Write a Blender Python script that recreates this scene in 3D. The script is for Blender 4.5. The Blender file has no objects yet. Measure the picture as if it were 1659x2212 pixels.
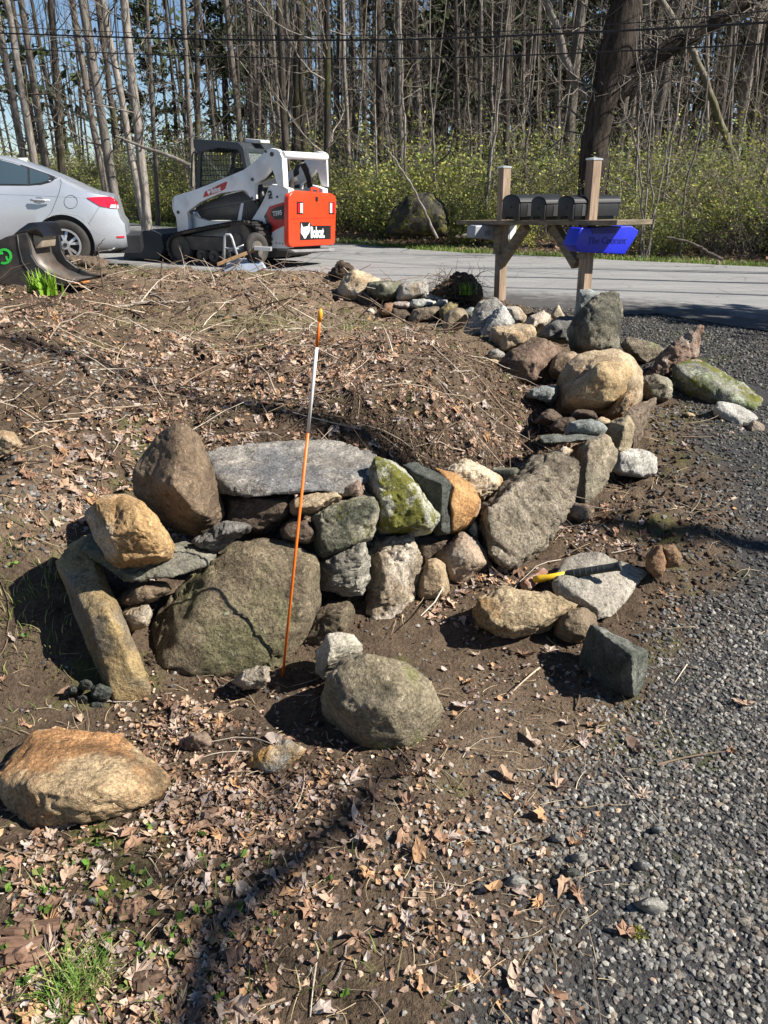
import bpy, bmesh, math, random
import numpy as np
from mathutils import Vector, Matrix
random.seed(7); RNG = np.random.default_rng(7)
SC = bpy.context.scene; COL = SC.collection
R = math.radians

# ------------------------------------------------------------------ camera
PITCH = R(23.0); CAMH = 1.55; FPX = 1662.0; PW, PH = 1659.0, 2212.0
cd = bpy.data.cameras.new('camera'); cam = bpy.data.objects.new('camera', cd); COL.objects.link(cam)
cam.location = (0, 0, CAMH); cam.rotation_euler = (R(90) - PITCH, 0, 0)
cd.sensor_fit = 'VERTICAL'; cd.sensor_height = 36.0; cd.lens = 36.0 * FPX / PH
cd.clip_start = 0.05; cd.clip_end = 2000
SC.camera = cam
SC.render.resolution_x = 768; SC.render.resolution_y = 1024

# ------------------------------------------------------------------ sky and sun
SUN_EL = R(42); SUN_AZ = math.atan2(0.27, -0.95)     # direction the shadows run, in the ground plane
w = bpy.data.worlds.new('World'); SC.world = w; w.use_nodes = True
nt = w.node_tree; nt.nodes.clear()
sky = nt.nodes.new('ShaderNodeTexSky'); sky.sky_type = 'NISHITA'; sky.sun_disc = False
sky.sun_elevation = SUN_EL
sx, sy = -math.cos(SUN_AZ), -math.sin(SUN_AZ)        # towards the sun
sky.sun_rotation = math.atan2(sx, sy); sky.air_density = 1.0; sky.dust_density = 0.0; sky.ozone_density = 4.0; sky.altitude = 800
bgn = nt.nodes.new('ShaderNodeBackground'); bgn.inputs[1].default_value = 0.052
wo = nt.nodes.new('ShaderNodeOutputWorld')
nt.links.new(sky.outputs[0], bgn.inputs[0]); nt.links.new(bgn.outputs[0], wo.inputs[0])
sd = bpy.data.lights.new('sun', 'SUN'); sd.energy = 5.0; sd.angle = R(0.5); sd.color = (1.0, 0.945, 0.86)
sun = bpy.data.objects.new('sun', sd); COL.objects.link(sun)
tosun = Vector((sx * math.cos(SUN_EL), sy * math.cos(SUN_EL), math.sin(SUN_EL)))
sun.rotation_euler = tosun.to_track_quat('Z', 'Y').to_euler(); sun.location = (8, -5, 12)
SC.view_settings.view_transform = 'Standard'; SC.view_settings.look = 'None'
SC.view_settings.exposure = 1.18; SC.view_settings.gamma = 1.0
SC.cycles.max_bounces = 6; SC.cycles.diffuse_bounces = 3; SC.cycles.transparent_max_bounces = 8

# ------------------------------------------------------------------ picture measurements -> places in the world
FR = {'A': (150, 1620, 1.8435), 'B': (800, 1650, 1.8433), 'C': (1400, 1650, 1.2762), 'D': (1200, 1000, .9095),
      'E': (0, 2600, 1.2762), 'F': (1200, 2600, .9095), 'G': (1300, 1030, 2.0738), 'H': (1900, 1130, 2.0738),
      'I': (1940, 1530, 2.37), 'J': (2300, 1250, 2.2914), 'K': (1650, 1780, 2.37), 'M': (0, 0, 1 / 1.8228),
      'L': (600, 480, 2.0738), 'N': (0, 560, 2.765), 'O': (1800, 580, 2.0738), 'P': (0, 1000, 1.185)}
CP, SP = math.cos(PITCH), math.sin(PITCH)
def ray(x, y, fr='M'):
    ox, oy, s = FR[fr]
    dx = (ox + x / s) / 1.8228; dy = (oy + y / s) / 1.8228
    u = (dx - PW / 2) / FPX; v = (PH / 2 - dy) / FPX
    return Vector((u, CP + v * SP, -SP + v * CP))
def atY(x, y, Y, fr='M'):
    d = ray(x, y, fr); t = Y / d.y
    return Vector((d.x * t, Y, CAMH + d.z * t))
def atZ(x, y, z, fr='M'):
    d = ray(x, y, fr); t = (z - CAMH) / d.z
    return Vector((d.x * t, d.y * t, z))
def onplane(x, y, p0, n, fr='M'):
    d = ray(x, y, fr); o = Vector((0, 0, CAMH))
    return o + d * ((p0 - o).dot(n) / d.dot(n))

# ------------------------------------------------------------------ noise
_P = np.random.default_rng(3).random((64, 64, 64)).astype(np.float32)
def vnoise(p):
    p = np.asarray(p, dtype=np.float64); i = np.floor(p).astype(int); f = p - i; f = f * f * f * (f * (f * 6 - 15) + 10)
    out = 0
    for a in (0, 1):
        for b in (0, 1):
            for c in (0, 1):
                wgt = (f[:, 0] if a else 1 - f[:, 0]) * (f[:, 1] if b else 1 - f[:, 1]) * (f[:, 2] if c else 1 - f[:, 2])
                out = out + wgt * _P[(i[:, 0] + a) & 63, (i[:, 1] + b) & 63, (i[:, 2] + c) & 63]
    return out * 2 - 1
def fbm(p, octv=4, gain=.5):
    s = 0; a = 1
    for k in range(octv):
        s = s + a * vnoise(p * (2.03 ** k) + 11.7 * k); a *= gain
    return s

# ------------------------------------------------------------------ objects
ORG = {}
def tag(o, label=None, cat=None, group=None, kind=None):
    if label: o['label'] = label
    if cat: o['category'] = cat
    if group: o['group'] = group
    if kind: o['kind'] = kind
    return o
def empty(name, loc, label, cat, group=None):
    o = bpy.data.objects.new(name, None); COL.objects.link(o); o.location = loc; o.empty_display_size = .1
    ORG[o] = Vector(loc); return tag(o, label, cat, group)
def link_mesh(name, me, mat, parent=None, loc=None, smooth=False):
    o = bpy.data.objects.new(name, me); COL.objects.link(o)
    if mat and not me.materials: me.materials.append(mat)
    if smooth: me.polygons.foreach_set('use_smooth', np.ones(len(me.polygons), dtype=bool))
    if parent: o.parent = parent; ORG[o] = ORG[parent]
    else:
        o.location = loc or (0, 0, 0); ORG[o] = Vector(loc or (0, 0, 0))
    return o
class MB:
    """collects world-space geometry for one mesh"""
    def __init__(s): s.v = []; s.f = []; s.sm = []
    def add(s, vs, fs, smooth=False):
        b = len(s.v); s.v += [tuple(v) for v in vs]; s.f += [tuple(b + i for i in f) for f in fs]; s.sm += [smooth] * len(fs); return s
    def box(s, c, ax, ay, az):
        c = Vector(c); ax, ay, az = Vector(ax), Vector(ay), Vector(az)
        vs = [c + ax * i + ay * j + az * k for k in (-1, 1) for j in (-1, 1) for i in (-1, 1)]
        return s.add(vs, [(0, 2, 3, 1), (4, 5, 7, 6), (0, 1, 5, 4), (2, 6, 7, 3), (0, 4, 6, 2), (1, 3, 7, 5)])
    def prism(s, pts, off, smooth=False):
        """closed polygon pts extruded by vector off"""
        n = len(pts); off = Vector(off); a = [Vector(p) for p in pts]; b = [p + off for p in a]
        fs = [tuple(range(n))[::-1], tuple(range(n, 2 * n))]; s.add(a + b, fs)
        bb = len(s.v) - 2 * n
        for i in range(n):
            s.f.append((bb + i, bb + (i + 1) % n, bb + n + (i + 1) % n, bb + n + i)); s.sm.append(smooth)
        return s
    def tube(s, pts, rad, n=8, cap=True, smooth=True):
        pts = [Vector(p) for p in pts]; m = len(pts)
        if not hasattr(rad, '__len__'): rad = [rad] * m
        b0 = len(s.v); up = Vector((0, 0, 1))
        d0 = (pts[1] - pts[0]).normalized()
        if abs(d0.z) > .9: up = Vector((1, 0, 0))
        x = d0.cross(up).normalized()
        for i, p in enumerate(pts):
            d = (pts[min(i + 1, m - 1)] - pts[max(i - 1, 0)]).normalized()
            x = (x - d * x.dot(d)).normalized(); y = d.cross(x)
            for k in range(n):
                a = 2 * math.pi * k / n
                s.v.append(tuple(p + (x * math.cos(a) + y * math.sin(a)) * rad[i]))
        for i in range(m - 1):
            for k in range(n):
                s.f.append((b0 + i * n + k, b0 + i * n + (k + 1) % n, b0 + (i + 1) * n + (k + 1) % n, b0 + (i + 1) * n + k)); s.sm.append(smooth)
        if cap:
            s.f.append(tuple(b0 + k for k in range(n))[::-1]); s.sm.append(False)
            s.f.append(tuple(b0 + (m - 1) * n + k for k in range(n))); s.sm.append(False)
        return s
    def disc(s, c, axis, r0, r1, h, n=24):
        """ring (or disc when r0 == 0) round axis, of length h centred on c"""
        c = Vector(c); a = Vector(axis).normalized(); x = a.orthogonal().normalized(); y = a.cross(x); b = len(s.v)
        prof = [(r1, -h / 2), (r1, h / 2), (r0, h / 2), (r0, -h / 2)]
        for r, z in prof:
            for k in range(n):
                t = 2 * math.pi * k / n; s.v.append(tuple(c + a * z + (x * math.cos(t) + y * math.sin(t)) * r))
        for q in range(4):
            for k in range(n):
                s.f.append((b + q * n + k, b + q * n + (k + 1) % n, b + ((q + 1) % 4) * n + (k + 1) % n, b + ((q + 1) % 4) * n + k)); s.sm.append(q in (0, 2))
        return s
    def mesh(s, name, org=(0, 0, 0)):
        me = bpy.data.meshes.new(name); o = Vector(org)
        me.from_pydata([tuple(Vector(v) - o) for v in s.v], [], s.f); me.polygons.foreach_set('use_smooth', np.array(s.sm, dtype=bool))
        bm = bmesh.new(); bm.from_mesh(me); bmesh.ops.recalc_face_normals(bm, faces=bm.faces); bm.to_mesh(me); bm.free()
        me.update(); return me
    def build(s, name, mat, parent=None, loc=None, bevel=0, seg=2):
        org = ORG[parent] if parent else Vector(loc or (0, 0, 0))
        me = s.mesh(name, org)
        if bevel:
            bm = bmesh.new(); bm.from_mesh(me); bmesh.ops.remove_doubles(bm, verts=bm.verts, dist=1e-5)
            es = [e for e in bm.edges if len(e.link_faces) == 2 and e.calc_face_angle(0) > R(25)]
            bmesh.ops.bevel(bm, geom=es, offset=bevel, segments=seg, profile=.6, affect='EDGES', clamp_overlap=True)
            bm.to_mesh(me); bm.free()
            if seg > 1: me.polygons.foreach_set('use_smooth', np.ones(len(me.polygons), dtype=bool)); me.set_sharp_from_angle(angle=R(40))
        return link_mesh(name, me, mat, parent, loc)
def npmesh(name, V, F, col=None, smooth=False):
    """fast mesh from arrays; F is (n,3) or (n,4)"""
    me = bpy.data.meshes.new(name); V = np.asarray(V, np.float32); F = np.asarray(F, np.int32); k = F.shape[1]
    me.vertices.add(len(V)); me.vertices.foreach_set('co', V.ravel()); me.loops.add(F.size); me.loops.foreach_set('vertex_index', F.ravel())
    me.polygons.add(len(F)); me.polygons.foreach_set('loop_start', np.arange(0, F.size, k, dtype=np.int32))
    me.polygons.foreach_set('use_smooth', np.full(len(F), smooth, dtype=bool))
    me.update(calc_edges=True)
    if col is not None: setcol(me, col)
    return me
def setcol(me, col, name='col'):
    a = me.color_attributes.new(name, 'FLOAT_COLOR', 'POINT'); c = np.ones((len(me.vertices), 4), np.float32); c[:, :3] = col
    a.data.foreach_set('color', c.ravel())
def setf(me, name, val):
    a = me.attributes.new(name, 'FLOAT', 'POINT'); a.data.foreach_set('value', np.asarray(val, np.float32))

# ------------------------------------------------------------------ materials
class NT:
    def __init__(s, name):
        s.m = bpy.data.materials.new(name); s.m.use_nodes = True; s.t = s.m.node_tree
        s.b = s.t.nodes['Principled BSDF']; s.out = s.t.nodes['Material Output']
    def n(s, typ, **kw):
        nd = s.t.nodes.new('ShaderNode' + typ)
        for k, v in kw.items():
            if k.startswith('i_'): nd.inputs[k[2:].replace('_', ' ')].default_value = v
            else: setattr(nd, k, v)
        return nd
    def l(s, a, b): s.t.links.new(a, b)
    def noise(s, vec, scale, detail=4, rough=.55, out='Fac'):
        nd = s.n('TexNoise'); nd.inputs['Scale'].default_value = scale; nd.inputs['Detail'].default_value = detail; nd.inputs['Roughness'].default_value = rough
        if vec is not None: s.l(vec, nd.inputs['Vector'])
        return nd.outputs[out]
    def ramp(s, fac, stops, interp='LINEAR'):
        nd = s.n('ValToRGB'); cr = nd.color_ramp; cr.interpolation = interp
        while len(cr.elements) < len(stops): cr.elements.new(.5)
        for e, (p, c) in zip(cr.elements, stops):
            e.position = p; e.color = (*c, 1) if hasattr(c, '__len__') else (c, c, c, 1)
        s.l(fac, nd.inputs[0]); return nd.outputs[0]
    def mix(s, fac, a, b, blend='MIX'):
        nd = s.n('Mix', data_type='RGBA', blend_type=blend)
        for sock, v in ((nd.inputs[0], fac), (nd.inputs[6], a), (nd.inputs[7], b)):
            if hasattr(v, 'is_linked'): s.l(v, sock)
            elif hasattr(v, '__len__'): sock.default_value = (*v, 1)
            else: sock.default_value = v
        return nd.outputs[2]
    def math(s, op, a, b=0.0, clamp=False):
        nd = s.n('Math', operation=op, use_clamp=clamp)
        for i, v in enumerate((a, b)):
            if hasattr(v, 'is_linked'): s.l(v, nd.inputs[i])
            else: nd.inputs[i].default_value = v
        return nd.outputs[0]
    def obj(s, mode='Object'): return s.n('TexCoord').outputs[mode]
    def attr(s, name, out='Color'): return s.n('Attribute', attribute_name=name).outputs[out]
    def shift(s, vec):
        """add a per-object random offset so alike things do not repeat"""
        r = s.n('ObjectInfo').outputs['Random']; m = s.math('MULTIPLY', r, 37.0)
        va = s.n('VectorMath', operation='ADD'); s.l(vec, va.inputs[0]); s.l(m, va.inputs[1]); return va.outputs[0]
    def mapping(s, vec, scale, rot=(0, 0, 0)):
        nd = s.n('Mapping'); nd.inputs['Scale'].default_value = scale; nd.inputs['Rotation'].default_value = rot; s.l(vec, nd.inputs['Vector']); return nd.outputs[0]
    def bump(s, h, strength=.5, dist=.01, prev=None):
        nd = s.n('Bump'); nd.inputs['Strength'].default_value = strength; nd.inputs['Distance'].default_value = dist; s.l(h, nd.inputs['Height'])
        if prev is not None: s.l(prev, nd.inputs['Normal'])
        return nd.outputs[0]
    def done(s, col=None, rough=.85, spec=.3, metal=0., normal=None, coat=0):
        if col is not None:
            if hasattr(col, 'is_linked'): s.l(col, s.b.inputs['Base Color'])
            else: s.b.inputs['Base Color'].default_value = (*col, 1)
        if hasattr(rough, 'is_linked'): s.l(rough, s.b.inputs['Roughness'])
        else: s.b.inputs['Roughness'].default_value = rough
        s.b.inputs['Specular IOR Level'].default_value = spec; s.b.inputs['Metallic'].default_value = metal
        s.b.inputs['Coat Weight'].default_value = coat
        if normal is not None: s.l(normal, s.b.inputs['Normal'])
        return s.m
def plain(name, c, rough=.6, spec=.4, metal=0., var=.18, scale=9., bump=0., coat=0., dirt=None):
    t = NT(name); v = t.shift(t.obj()); n = t.noise(v, scale, 5)
    col = t.mix(t.ramp(n, [(.3, 0.), (.7, 1.)]), tuple(x * (1 - var) for x in c), tuple(min(1, x * (1 + var)) for x in c))
    if dirt:
        d = t.ramp(t.noise(v, 2.6, 6, .65), [(.5, 0.), (.68, 1.)]); col = t.mix(t.math('MULTIPLY', d, dirt[1]), col, dirt[0])
    nm = t.bump(t.noise(v, scale * 8, 4), bump, .004) if bump else None
    rg = t.ramp(n, [(.2, max(0, rough - .08)), (.8, min(1, rough + .08))])
    return t.done(col, rg, spec, metal, nm, coat)
_rm = {}
def rockmat(c1, c2, c3=None, a3=.5, moss=0., lichen=0., layer=0., fleck=.4, bump=.6, tilt=(0, 0, 0)):
    key = (c1, c2, c3, a3, moss, lichen, layer, fleck, tilt)
    if key in _rm: return _rm[key]
    t = NT('rock_surface'); o = t.shift(t.obj())
    w = t.noise(o, 7, 6, .62); w2 = t.noise(o, 2.6, 3, .6)
    col = t.mix(t.ramp(w, [(.34, 0.), (.66, 1.)]), c1, c2)
    if layer:
        lv = t.mapping(o, (3, 3, 34), tilt); ln = t.noise(lv, 1.4, 5, .6)
        col = t.mix(t.math('MULTIPLY', t.ramp(ln, [(.42, 0.), (.62, 1.)]), layer), col, tuple(x * .5 for x in c1))
    if c3:
        f = t.ramp(t.math('ADD', w2, t.math('MULTIPLY', w, .35)), [(.755 - .15 * a3, 0.), (.84 - .15 * a3, 1.)])
        col = t.mix(t.math('MULTIPLY', f, .85), col, c3)
    fine = t.noise(o, 95, 4, .7)
    col = t.mix(1.0, col, t.ramp(fine, [(.28, max(0, 1 - fleck * 1.5)), (.72, 1 + fleck * .55)]), 'MULTIPLY')
    blot = t.ramp(t.noise(o, 3.6, 6, .7), [(.32, .72), (.62, 1.38)]); col = t.mix(1., col, blot, 'MULTIPLY')
    sp = t.ramp(t.noise(o, 48, 2, .5), [(.66, 0.), (.73, 1.)])
    col = t.mix(t.math('MULTIPLY', sp, .35), col, tuple(min(.85, x * 1.9 + .05) for x in c2))
    dk = t.ramp(t.noise(o, 21, 5, .7), [(.34, 1.), (.46, 0.)])
    col = t.mix(t.math('MULTIPLY', dk, .6), col, tuple(x * .3 for x in c1))
    if lichen:
        f = t.ramp(t.math('ADD', t.noise(o, 9, 6, .7), t.math('MULTIPLY', t.noise(o, 60, 3), .3)), [(.82 - .3 * lichen, 0.), (.88 - .3 * lichen, 1.)])
        col = t.mix(f, col, t.mix(fine, (.20, .22, .14), (.45, .47, .36)))
    if moss:
        f = t.ramp(t.math('ADD', t.noise(o, 5.5, 7, .72), t.math('MULTIPLY', fine, .25)), [(.72 - .13 * moss, 0.), (.77 - .13 * moss, 1.)])
        col = t.mix(f, col, t.mix(t.noise(o, 40, 3), (.040, .045, .010), (.20, .19, .035)))
    h = t.math('ADD', t.math('MULTIPLY', t.noise(o, 24, 8, .68), 1.0), t.math('MULTIPLY', fine, .35))
    if layer: h = t.math('ADD', h, t.math('MULTIPLY', ln, layer * 1.2))
    _rm[key] = t.done(col, .88, .25, 0, t.bump(h, min(1, bump * 1.4), .03)); return _rm[key]
# ================================================================== THE GROUND
CPS = [(-2.5,.3,0),(0,.3,0),(2.5,.3,0),(4.5,.5,0),(-2.5,1.2,.03),(-.9,1.3,.0),(0,1.2,0),(1,1.2,0),(2.5,1.2,0),(4.5,2,0),(-.5,1.8,0),(.3,1.8,0),(1.2,1.9,0),
 (-1.2,1.75,.0),(-.85,2.02,0),(-.35,2.12,0),(.2,2.45,.01),(.75,2.75,.05),(1.5,2.4,.02),(3,2.6,.05),(1.15,3.3,.11),(2.2,3.3,.11),(4.4,3.3,.11),(1.65,4.2,.20),(2.6,4.3,.21),(5,4.5,.22),
 (2.3,5.5,.33),(3.6,5.6,.34),(6,5.6,.33),(2.1,6.9,.455),(4,7,.45),(7,7,.43),(1.5,7.4,.46),(.8,8.5,.46),
 (-1.35,2.2,.12),(-1.35,2.38,.28),(-1.05,2.45,.24),(-1.37,2.75,.46),(-2.2,2.3,.3),(-2.6,2.9,.55),(-1.12,3.35,.52),(-.95,2.6,.18),(-.6,2.62,.12),(-.25,2.72,.12),(-.7,2.95,.3),(-.3,3.05,.28),(-.75,3.3,.48),(-.5,3.68,.5),(-1.1,4.35,.58),(-1.55,3.4,.68),(-2.1,4.5,.82),(-2.7,3.9,.85),(-3.4,5,.85),
 (-3.1,6.7,.70),(-1.2,7.9,.64),(-.9,8.6,.66),(-1.45,7.0,.60),(-1.8,5.6,.58),(-.42,5.4,.60),(.23,5.5,.58),(-.31,3.95,.55),(.17,4.05,.52),(.42,4.35,.51),(.82,4.35,.26),(.28,3.85,.50),(-.08,3.66,.49),(.02,3.52,.32),(-.3,3.48,.36),(.3,3.6,.26),(.3,3.2,.2),(0,3.0,.16),
 (.6,3.9,.24),(.95,4.6,.29),(.66,4.75,.49),(.82,5.45,.49),(1.05,5.0,.28),(.85,5.1,.33),(1.25,5.6,.36),(.3,5.95,.50),(.18,6.45,.43),(.42,6.2,.44),(-.2,6.95,.45),(-.5,6.6,.52),(.3,6.95,.40),(.6,6.45,.37),(.05,7.15,.42),(-.18,7.45,.45),(.95,6.3,.40),(-.4,7.9,.52),(.3,7.5,.44),
 (-4.2,10.2,.60),(-3.4,9.3,.62),(-5.5,9,.68),(-6.5,11.6,.46),(-4.5,11.7,.46),(-3,11.0,.42),(-1,9.9,.50),(.2,9.4,.47),(-1.2,12.3,.33),(-2.6,13.4,.32),(1.5,9.3,.44),(4,9.5,.42),(3,12,.38),(6,12,.38),(0,16,.32),(-4,17,.33),(-8,14,.40),(-8,20,.4),(4,20,.45),(10,16,.45),(10,8,.42),(-10,5,.8),(-10,10,.6),(-10,1,.3),(8,1,0)]
_c = np.array(CPS); _n = len(_c)
def _U(r2): return np.where(r2 > 0, r2 * np.log(r2 + 1e-12), 0)
_d2 = ((_c[:, None, :2] - _c[None, :, :2]) ** 2).sum(-1)
_A = np.zeros((_n + 3, _n + 3)); _A[:_n, :_n] = _U(_d2) + np.eye(_n) * .012; _A[:_n, _n] = 1; _A[:_n, _n + 1:] = _c[:, :2]; _A[_n:, :_n] = _A[:_n, _n:].T
_w = np.linalg.solve(_A, np.concatenate([_c[:, 2], np.zeros(3)]))
def baseh(X, Y):
    X = np.asarray(X, float); Y = np.asarray(Y, float); sh = X.shape; x = np.clip(X.ravel(), -10, 10); y = np.clip(Y.ravel(), .3, 20)
    out = np.empty(len(x))
    for i in range(0, len(x), 20000):
        xx, yy = x[i:i + 20000], y[i:i + 20000]
        out[i:i + 20000] = _U((xx[:, None] - _c[:, 0]) ** 2 + (yy[:, None] - _c[:, 1]) ** 2) @ _w[:_n] + _w[_n] + _w[_n + 1] * xx + _w[_n + 2] * yy
    far = np.clip((Y.ravel() - 16) / 8, 0, 1); out = out * (1 - far) + far * (.42 + .012 * np.clip(Y.ravel() - 20, 0, 60))
    return out.reshape(sh)
def sstep(a, b, x): t = np.clip((x - a) / (b - a), 0, 1); return t * t * (3 - 2 * t)
# road: strip along FAR edge, measured off the picture
RF = np.array([(14.0, 6.6), (9.2, 10.0), (5.6, 12.7), (2.6, 14.9), (.3, 16.8), (-3.6, 20.6), (-8.5, 26.0), (-14, 33)])
def road_dist(X, Y):
    """signed distance inside from the far edge (positive towards the camera)"""
    X = np.asarray(X, float); Y = np.asarray(Y, float); best = np.full(X.shape, 1e9); sg = np.zeros(X.shape)
    for (ax, ay), (bx, by) in zip(RF[:-1], RF[1:]):
        dx, dy = bx - ax, by - ay; L2 = dx * dx + dy * dy
        t = np.clip(((X - ax) * dx + (Y - ay) * dy) / L2, 0, 1); d = np.hypot(X - ax - t * dx, Y - ay - t * dy)
        s = np.sign((X - ax) * (-dy) + (Y - ay) * dx) * 1.0
        m = d < best; best = np.where(m, d, best); sg = np.where(m, s, sg)
    return best * sg
ROADW = 6.5
def gravel_line(X, Y):
    """>0 on the gravel drive"""
    gx = np.interp(Y, [.5, 1.02, 1.35, 1.7, 2.1, 2.55, 3.3, 4.6, 5.4, 6.4, 7.4], [.15, .22, .30, .52, .86, 1.30, 1.62, 1.8, 1.9, 1.85, 1.5])
    return X - gx
def noiseamp(X, Y):
    rd = road_dist(X, Y); onroad = sstep(-.3, .4, rd) * sstep(-.2, .5, ROADW - rd)
    g = sstep(-.25, .25, gravel_line(X, Y)) * (Y < 9)
    return (1 - onroad) * (1 - .75 * g), onroad
def fullh(X, Y):
    h = baseh(X, Y); a, onr = noiseamp(X, Y); P = np.stack([X.ravel(), Y.ravel(), np.zeros(X.size)], 1)
    n1 = fbm(P * 2.1 + 5, 3).reshape(X.shape); n2 = fbm(P * 9 + 31, 4, .6).reshape(X.shape); n3 = fbm(P * 26 + 3, 2).reshape(X.shape)
    bank = sstep(2.5, 3.3, Y) * sstep(.2, -.3, gravel_line(X, Y))
    front = 1 - bank; bank = bank * (1 - .75 * np.exp(-(((X - .15) / .7) ** 2 + ((Y - 6.6) / .7) ** 2)))
    h = h + a * (n1 * (.012 * front + 0.038 * bank) + n2 * (.0085 * front + .028 * bank) + np.abs(n3) * (.006 * front + .018 * bank))
    return h - .014 * onr
gx0, gx1, gy0, gy1, GS = -5.2, 5.2, .55, 11.6, .03
nx = int((gx1 - gx0) / GS) + 1; ny = int((gy1 - gy0) / GS) + 1
GX, GY = np.meshgrid(np.linspace(gx0, gx1, nx), np.linspace(gy0, gy1, ny)); GH = fullh(GX, GY)
def height(x, y):
    x = np.asarray(x, float); y = np.asarray(y, float)
    fx = np.clip((x - gx0) / (gx1 - gx0) * (nx - 1), 0, nx - 1.001); fy = np.clip((y - gy0) / (gy1 - gy0) * (ny - 1), 0, ny - 1.001)
    i = fx.astype(int); j = fy.astype(int); u = fx - i; v = fy - j
    h = GH[j, i] * (1 - u) * (1 - v) + GH[j, i + 1] * u * (1 - v) + GH[j + 1, i] * (1 - u) * v + GH[j + 1, i + 1] * u * v
    ins = (x >= gx0) & (x <= gx1) & (y >= gy0) & (y <= gy1)
    return np.where(ins, h, baseh(x, y))
def hz(x, y): return float(height(np.array([x]), np.array([y]))[0])
def nrm(x, y, e=.04):
    dx = (height(x + e, y) - height(x - e, y)) / (2 * e); dy = (height(x, y + e) - height(x, y - e)) / (2 * e)
    n = np.stack([-dx, -dy, np.ones_like(dx)], -1); return n / np.linalg.norm(n, axis=-1, keepdims=True)

# soil material
t = NT('soil'); o = t.obj(); n1 = t.noise(o, 1.7, 6, .6); n2 = t.noise(o, 11, 6, .65); n3 = t.noise(o, 85, 4, .7)
c = t.mix(t.ramp(n2, [(.3, 0.), (.7, 1.)]), (.034, .023, .015), (.090, .063, .042))
c = t.mix(t.math('MULTIPLY', t.attr('dry', 'Fac'), t.ramp(n2, [(.25, .35), (.65, 1.)])), c, t.mix(n3, (.14, .10, .068), (.27, .20, .138)))
c = t.mix(t.attr('gravel', 'Fac'), c, t.mix(n3, (.018, .018, .019), (.085, .082, .080)))
ms = t.ramp(t.math('ADD', n1, t.math('MULTIPLY', n2, .35)), [(.74, 0.), (.82, 1.)])
c = t.mix(t.math('MULTIPLY', ms, t.attr('mossy', 'Fac')), c, t.mix(n3, (.035, .045, .010), (.13, .14, .035)))
c = t.mix(1.0, c, t.ramp(n3, [(.25, .55), (.75, 1.3)]), 'MULTIPLY')
SOIL = t.done(c, .95, .15, 0, t.bump(t.math('ADD', n2, t.math('MULTIPLY', n3, .5)), .9, .03))
idx = np.arange(nx * ny).reshape(ny, nx)
Fq = np.stack([idx[:-1, :-1], idx[:-1, 1:], idx[1:, 1:], idx[1:, :-1]], -1).reshape(-1, 4)
me = npmesh('soil_bank', np.stack([GX.ravel(), GY.ravel(), GH.ravel()], 1), Fq, smooth=True)
gm = sstep(-.14, .14, gravel_line(GX, GY) + .16 * vnoise(np.stack([GX.ravel() * 5, GY.ravel() * 5, GX.ravel() * 0], 1)).reshape(GX.shape))
setf(me, 'gravel', gm.ravel())
dry = np.exp(-(((GX + .4) / 1.4) ** 2 + ((GY - 6.2) / 1.5) ** 2)) + .9 * np.exp(-(((GX + 1.6) / 1.8) ** 2 + ((GY - 8.6) / 1.2) ** 2)) + .5 * np.exp(-(((GX + 1.3) / .4) ** 2 + ((GY - 2.75) / .25) ** 2)) + .2 * np.exp(-(((GX - 1.6) / .5) ** 2 + ((GY - 3.6) / 1.) ** 2))
dry = dry + .5 * np.exp(-(((GX - .4) / .45) ** 2 + ((GY - 1.75) / .5) ** 2)) + .25
setf(me, 'dry', np.clip(dry, 0, 1).ravel())
mo = np.exp(-(((GX + .6) / .5) ** 2 + ((GY - 1.15) / .4) ** 2)) + .8 * np.exp(-(((GX + 1.5) / .4) ** 2 + ((GY - 2.4) / .4) ** 2)) + .8 * np.exp(-(((GX - .1) / 1.2) ** 2 + ((GY - 5.8) / .8) ** 2)) + .5
setf(me, 'mossy', np.clip(mo, 0, 1).ravel())
ground_bank = tag(link_mesh('soil_bank', me, SOIL), 'dark churned soil bank behind the stones and bare dirt in front', 'ground', kind='structure')

# far ground sheet
FS = 1.0; ax_ = np.concatenate([np.arange(-300, -40, 20.), np.arange(-40, 40, FS), np.arange(40, 301, 20.)]); ay_ = np.concatenate([np.arange(-40, 0, 8.), np.arange(0, 60, FS), np.arange(60, 421, 20.)])
FX, FY = np.meshgrid(ax_, ay_); FH = baseh(FX, FY) - .03
ins = (FX > gx0 - .5) & (FX < gx1 + .5) & (FY > gy0 - .5) & (FY < gy1 + .5); FH = np.where((FX > gx0 + .2) & (FX < gx1 - .2) & (FY > gy0 + .2) & (FY < gy1 - .2), FH - .6, FH)
rd = road_dist(FX, FY); FH = np.where((rd > -.2) & (rd < ROADW + .4), FH - .06, FH)
FH = FH + np.where(rd < -1.0, .10 * np.minimum(3, -rd - 1) * .35, 0)
idx = np.arange(FX.size).reshape(FX.shape); Fq = np.stack([idx[:-1, :-1], idx[:-1, 1:], idx[1:, 1:], idx[1:, :-1]], -1).reshape(-1, 4)
t = NT('forest_floor'); o = t.obj(); n1 = t.noise(o, .5, 5); n2 = t.noise(o, 9, 6, .7)
c = t.mix(t.ramp(n2, [(.3, 0.), (.7, 1.)]), (.07, .045, .028), (.24, .165, .11)); c = t.mix(t.ramp(n1, [(.55, 0.), (.7, .5)]), c, (.07, .09, .03))
FLOOR = t.done(c, .95, .1, 0, t.bump(n2, .8, .05))
tag(link_mesh('ground', npmesh('ground', np.stack([FX.ravel(), FY.ravel(), FH.ravel()], 1), Fq, smooth=True), FLOOR), 'leaf strewn forest floor and yard beyond the road', 'ground', kind='structure')
def gz(x, y):
    """forest-side ground height"""
    r = float(road_dist(np.array([x]), np.array([y]))[0]); return float(baseh(np.array([x]), np.array([y]))[0]) - .03 + (.035 * min(3, -r - 1) if r < -1 else 0)

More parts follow.
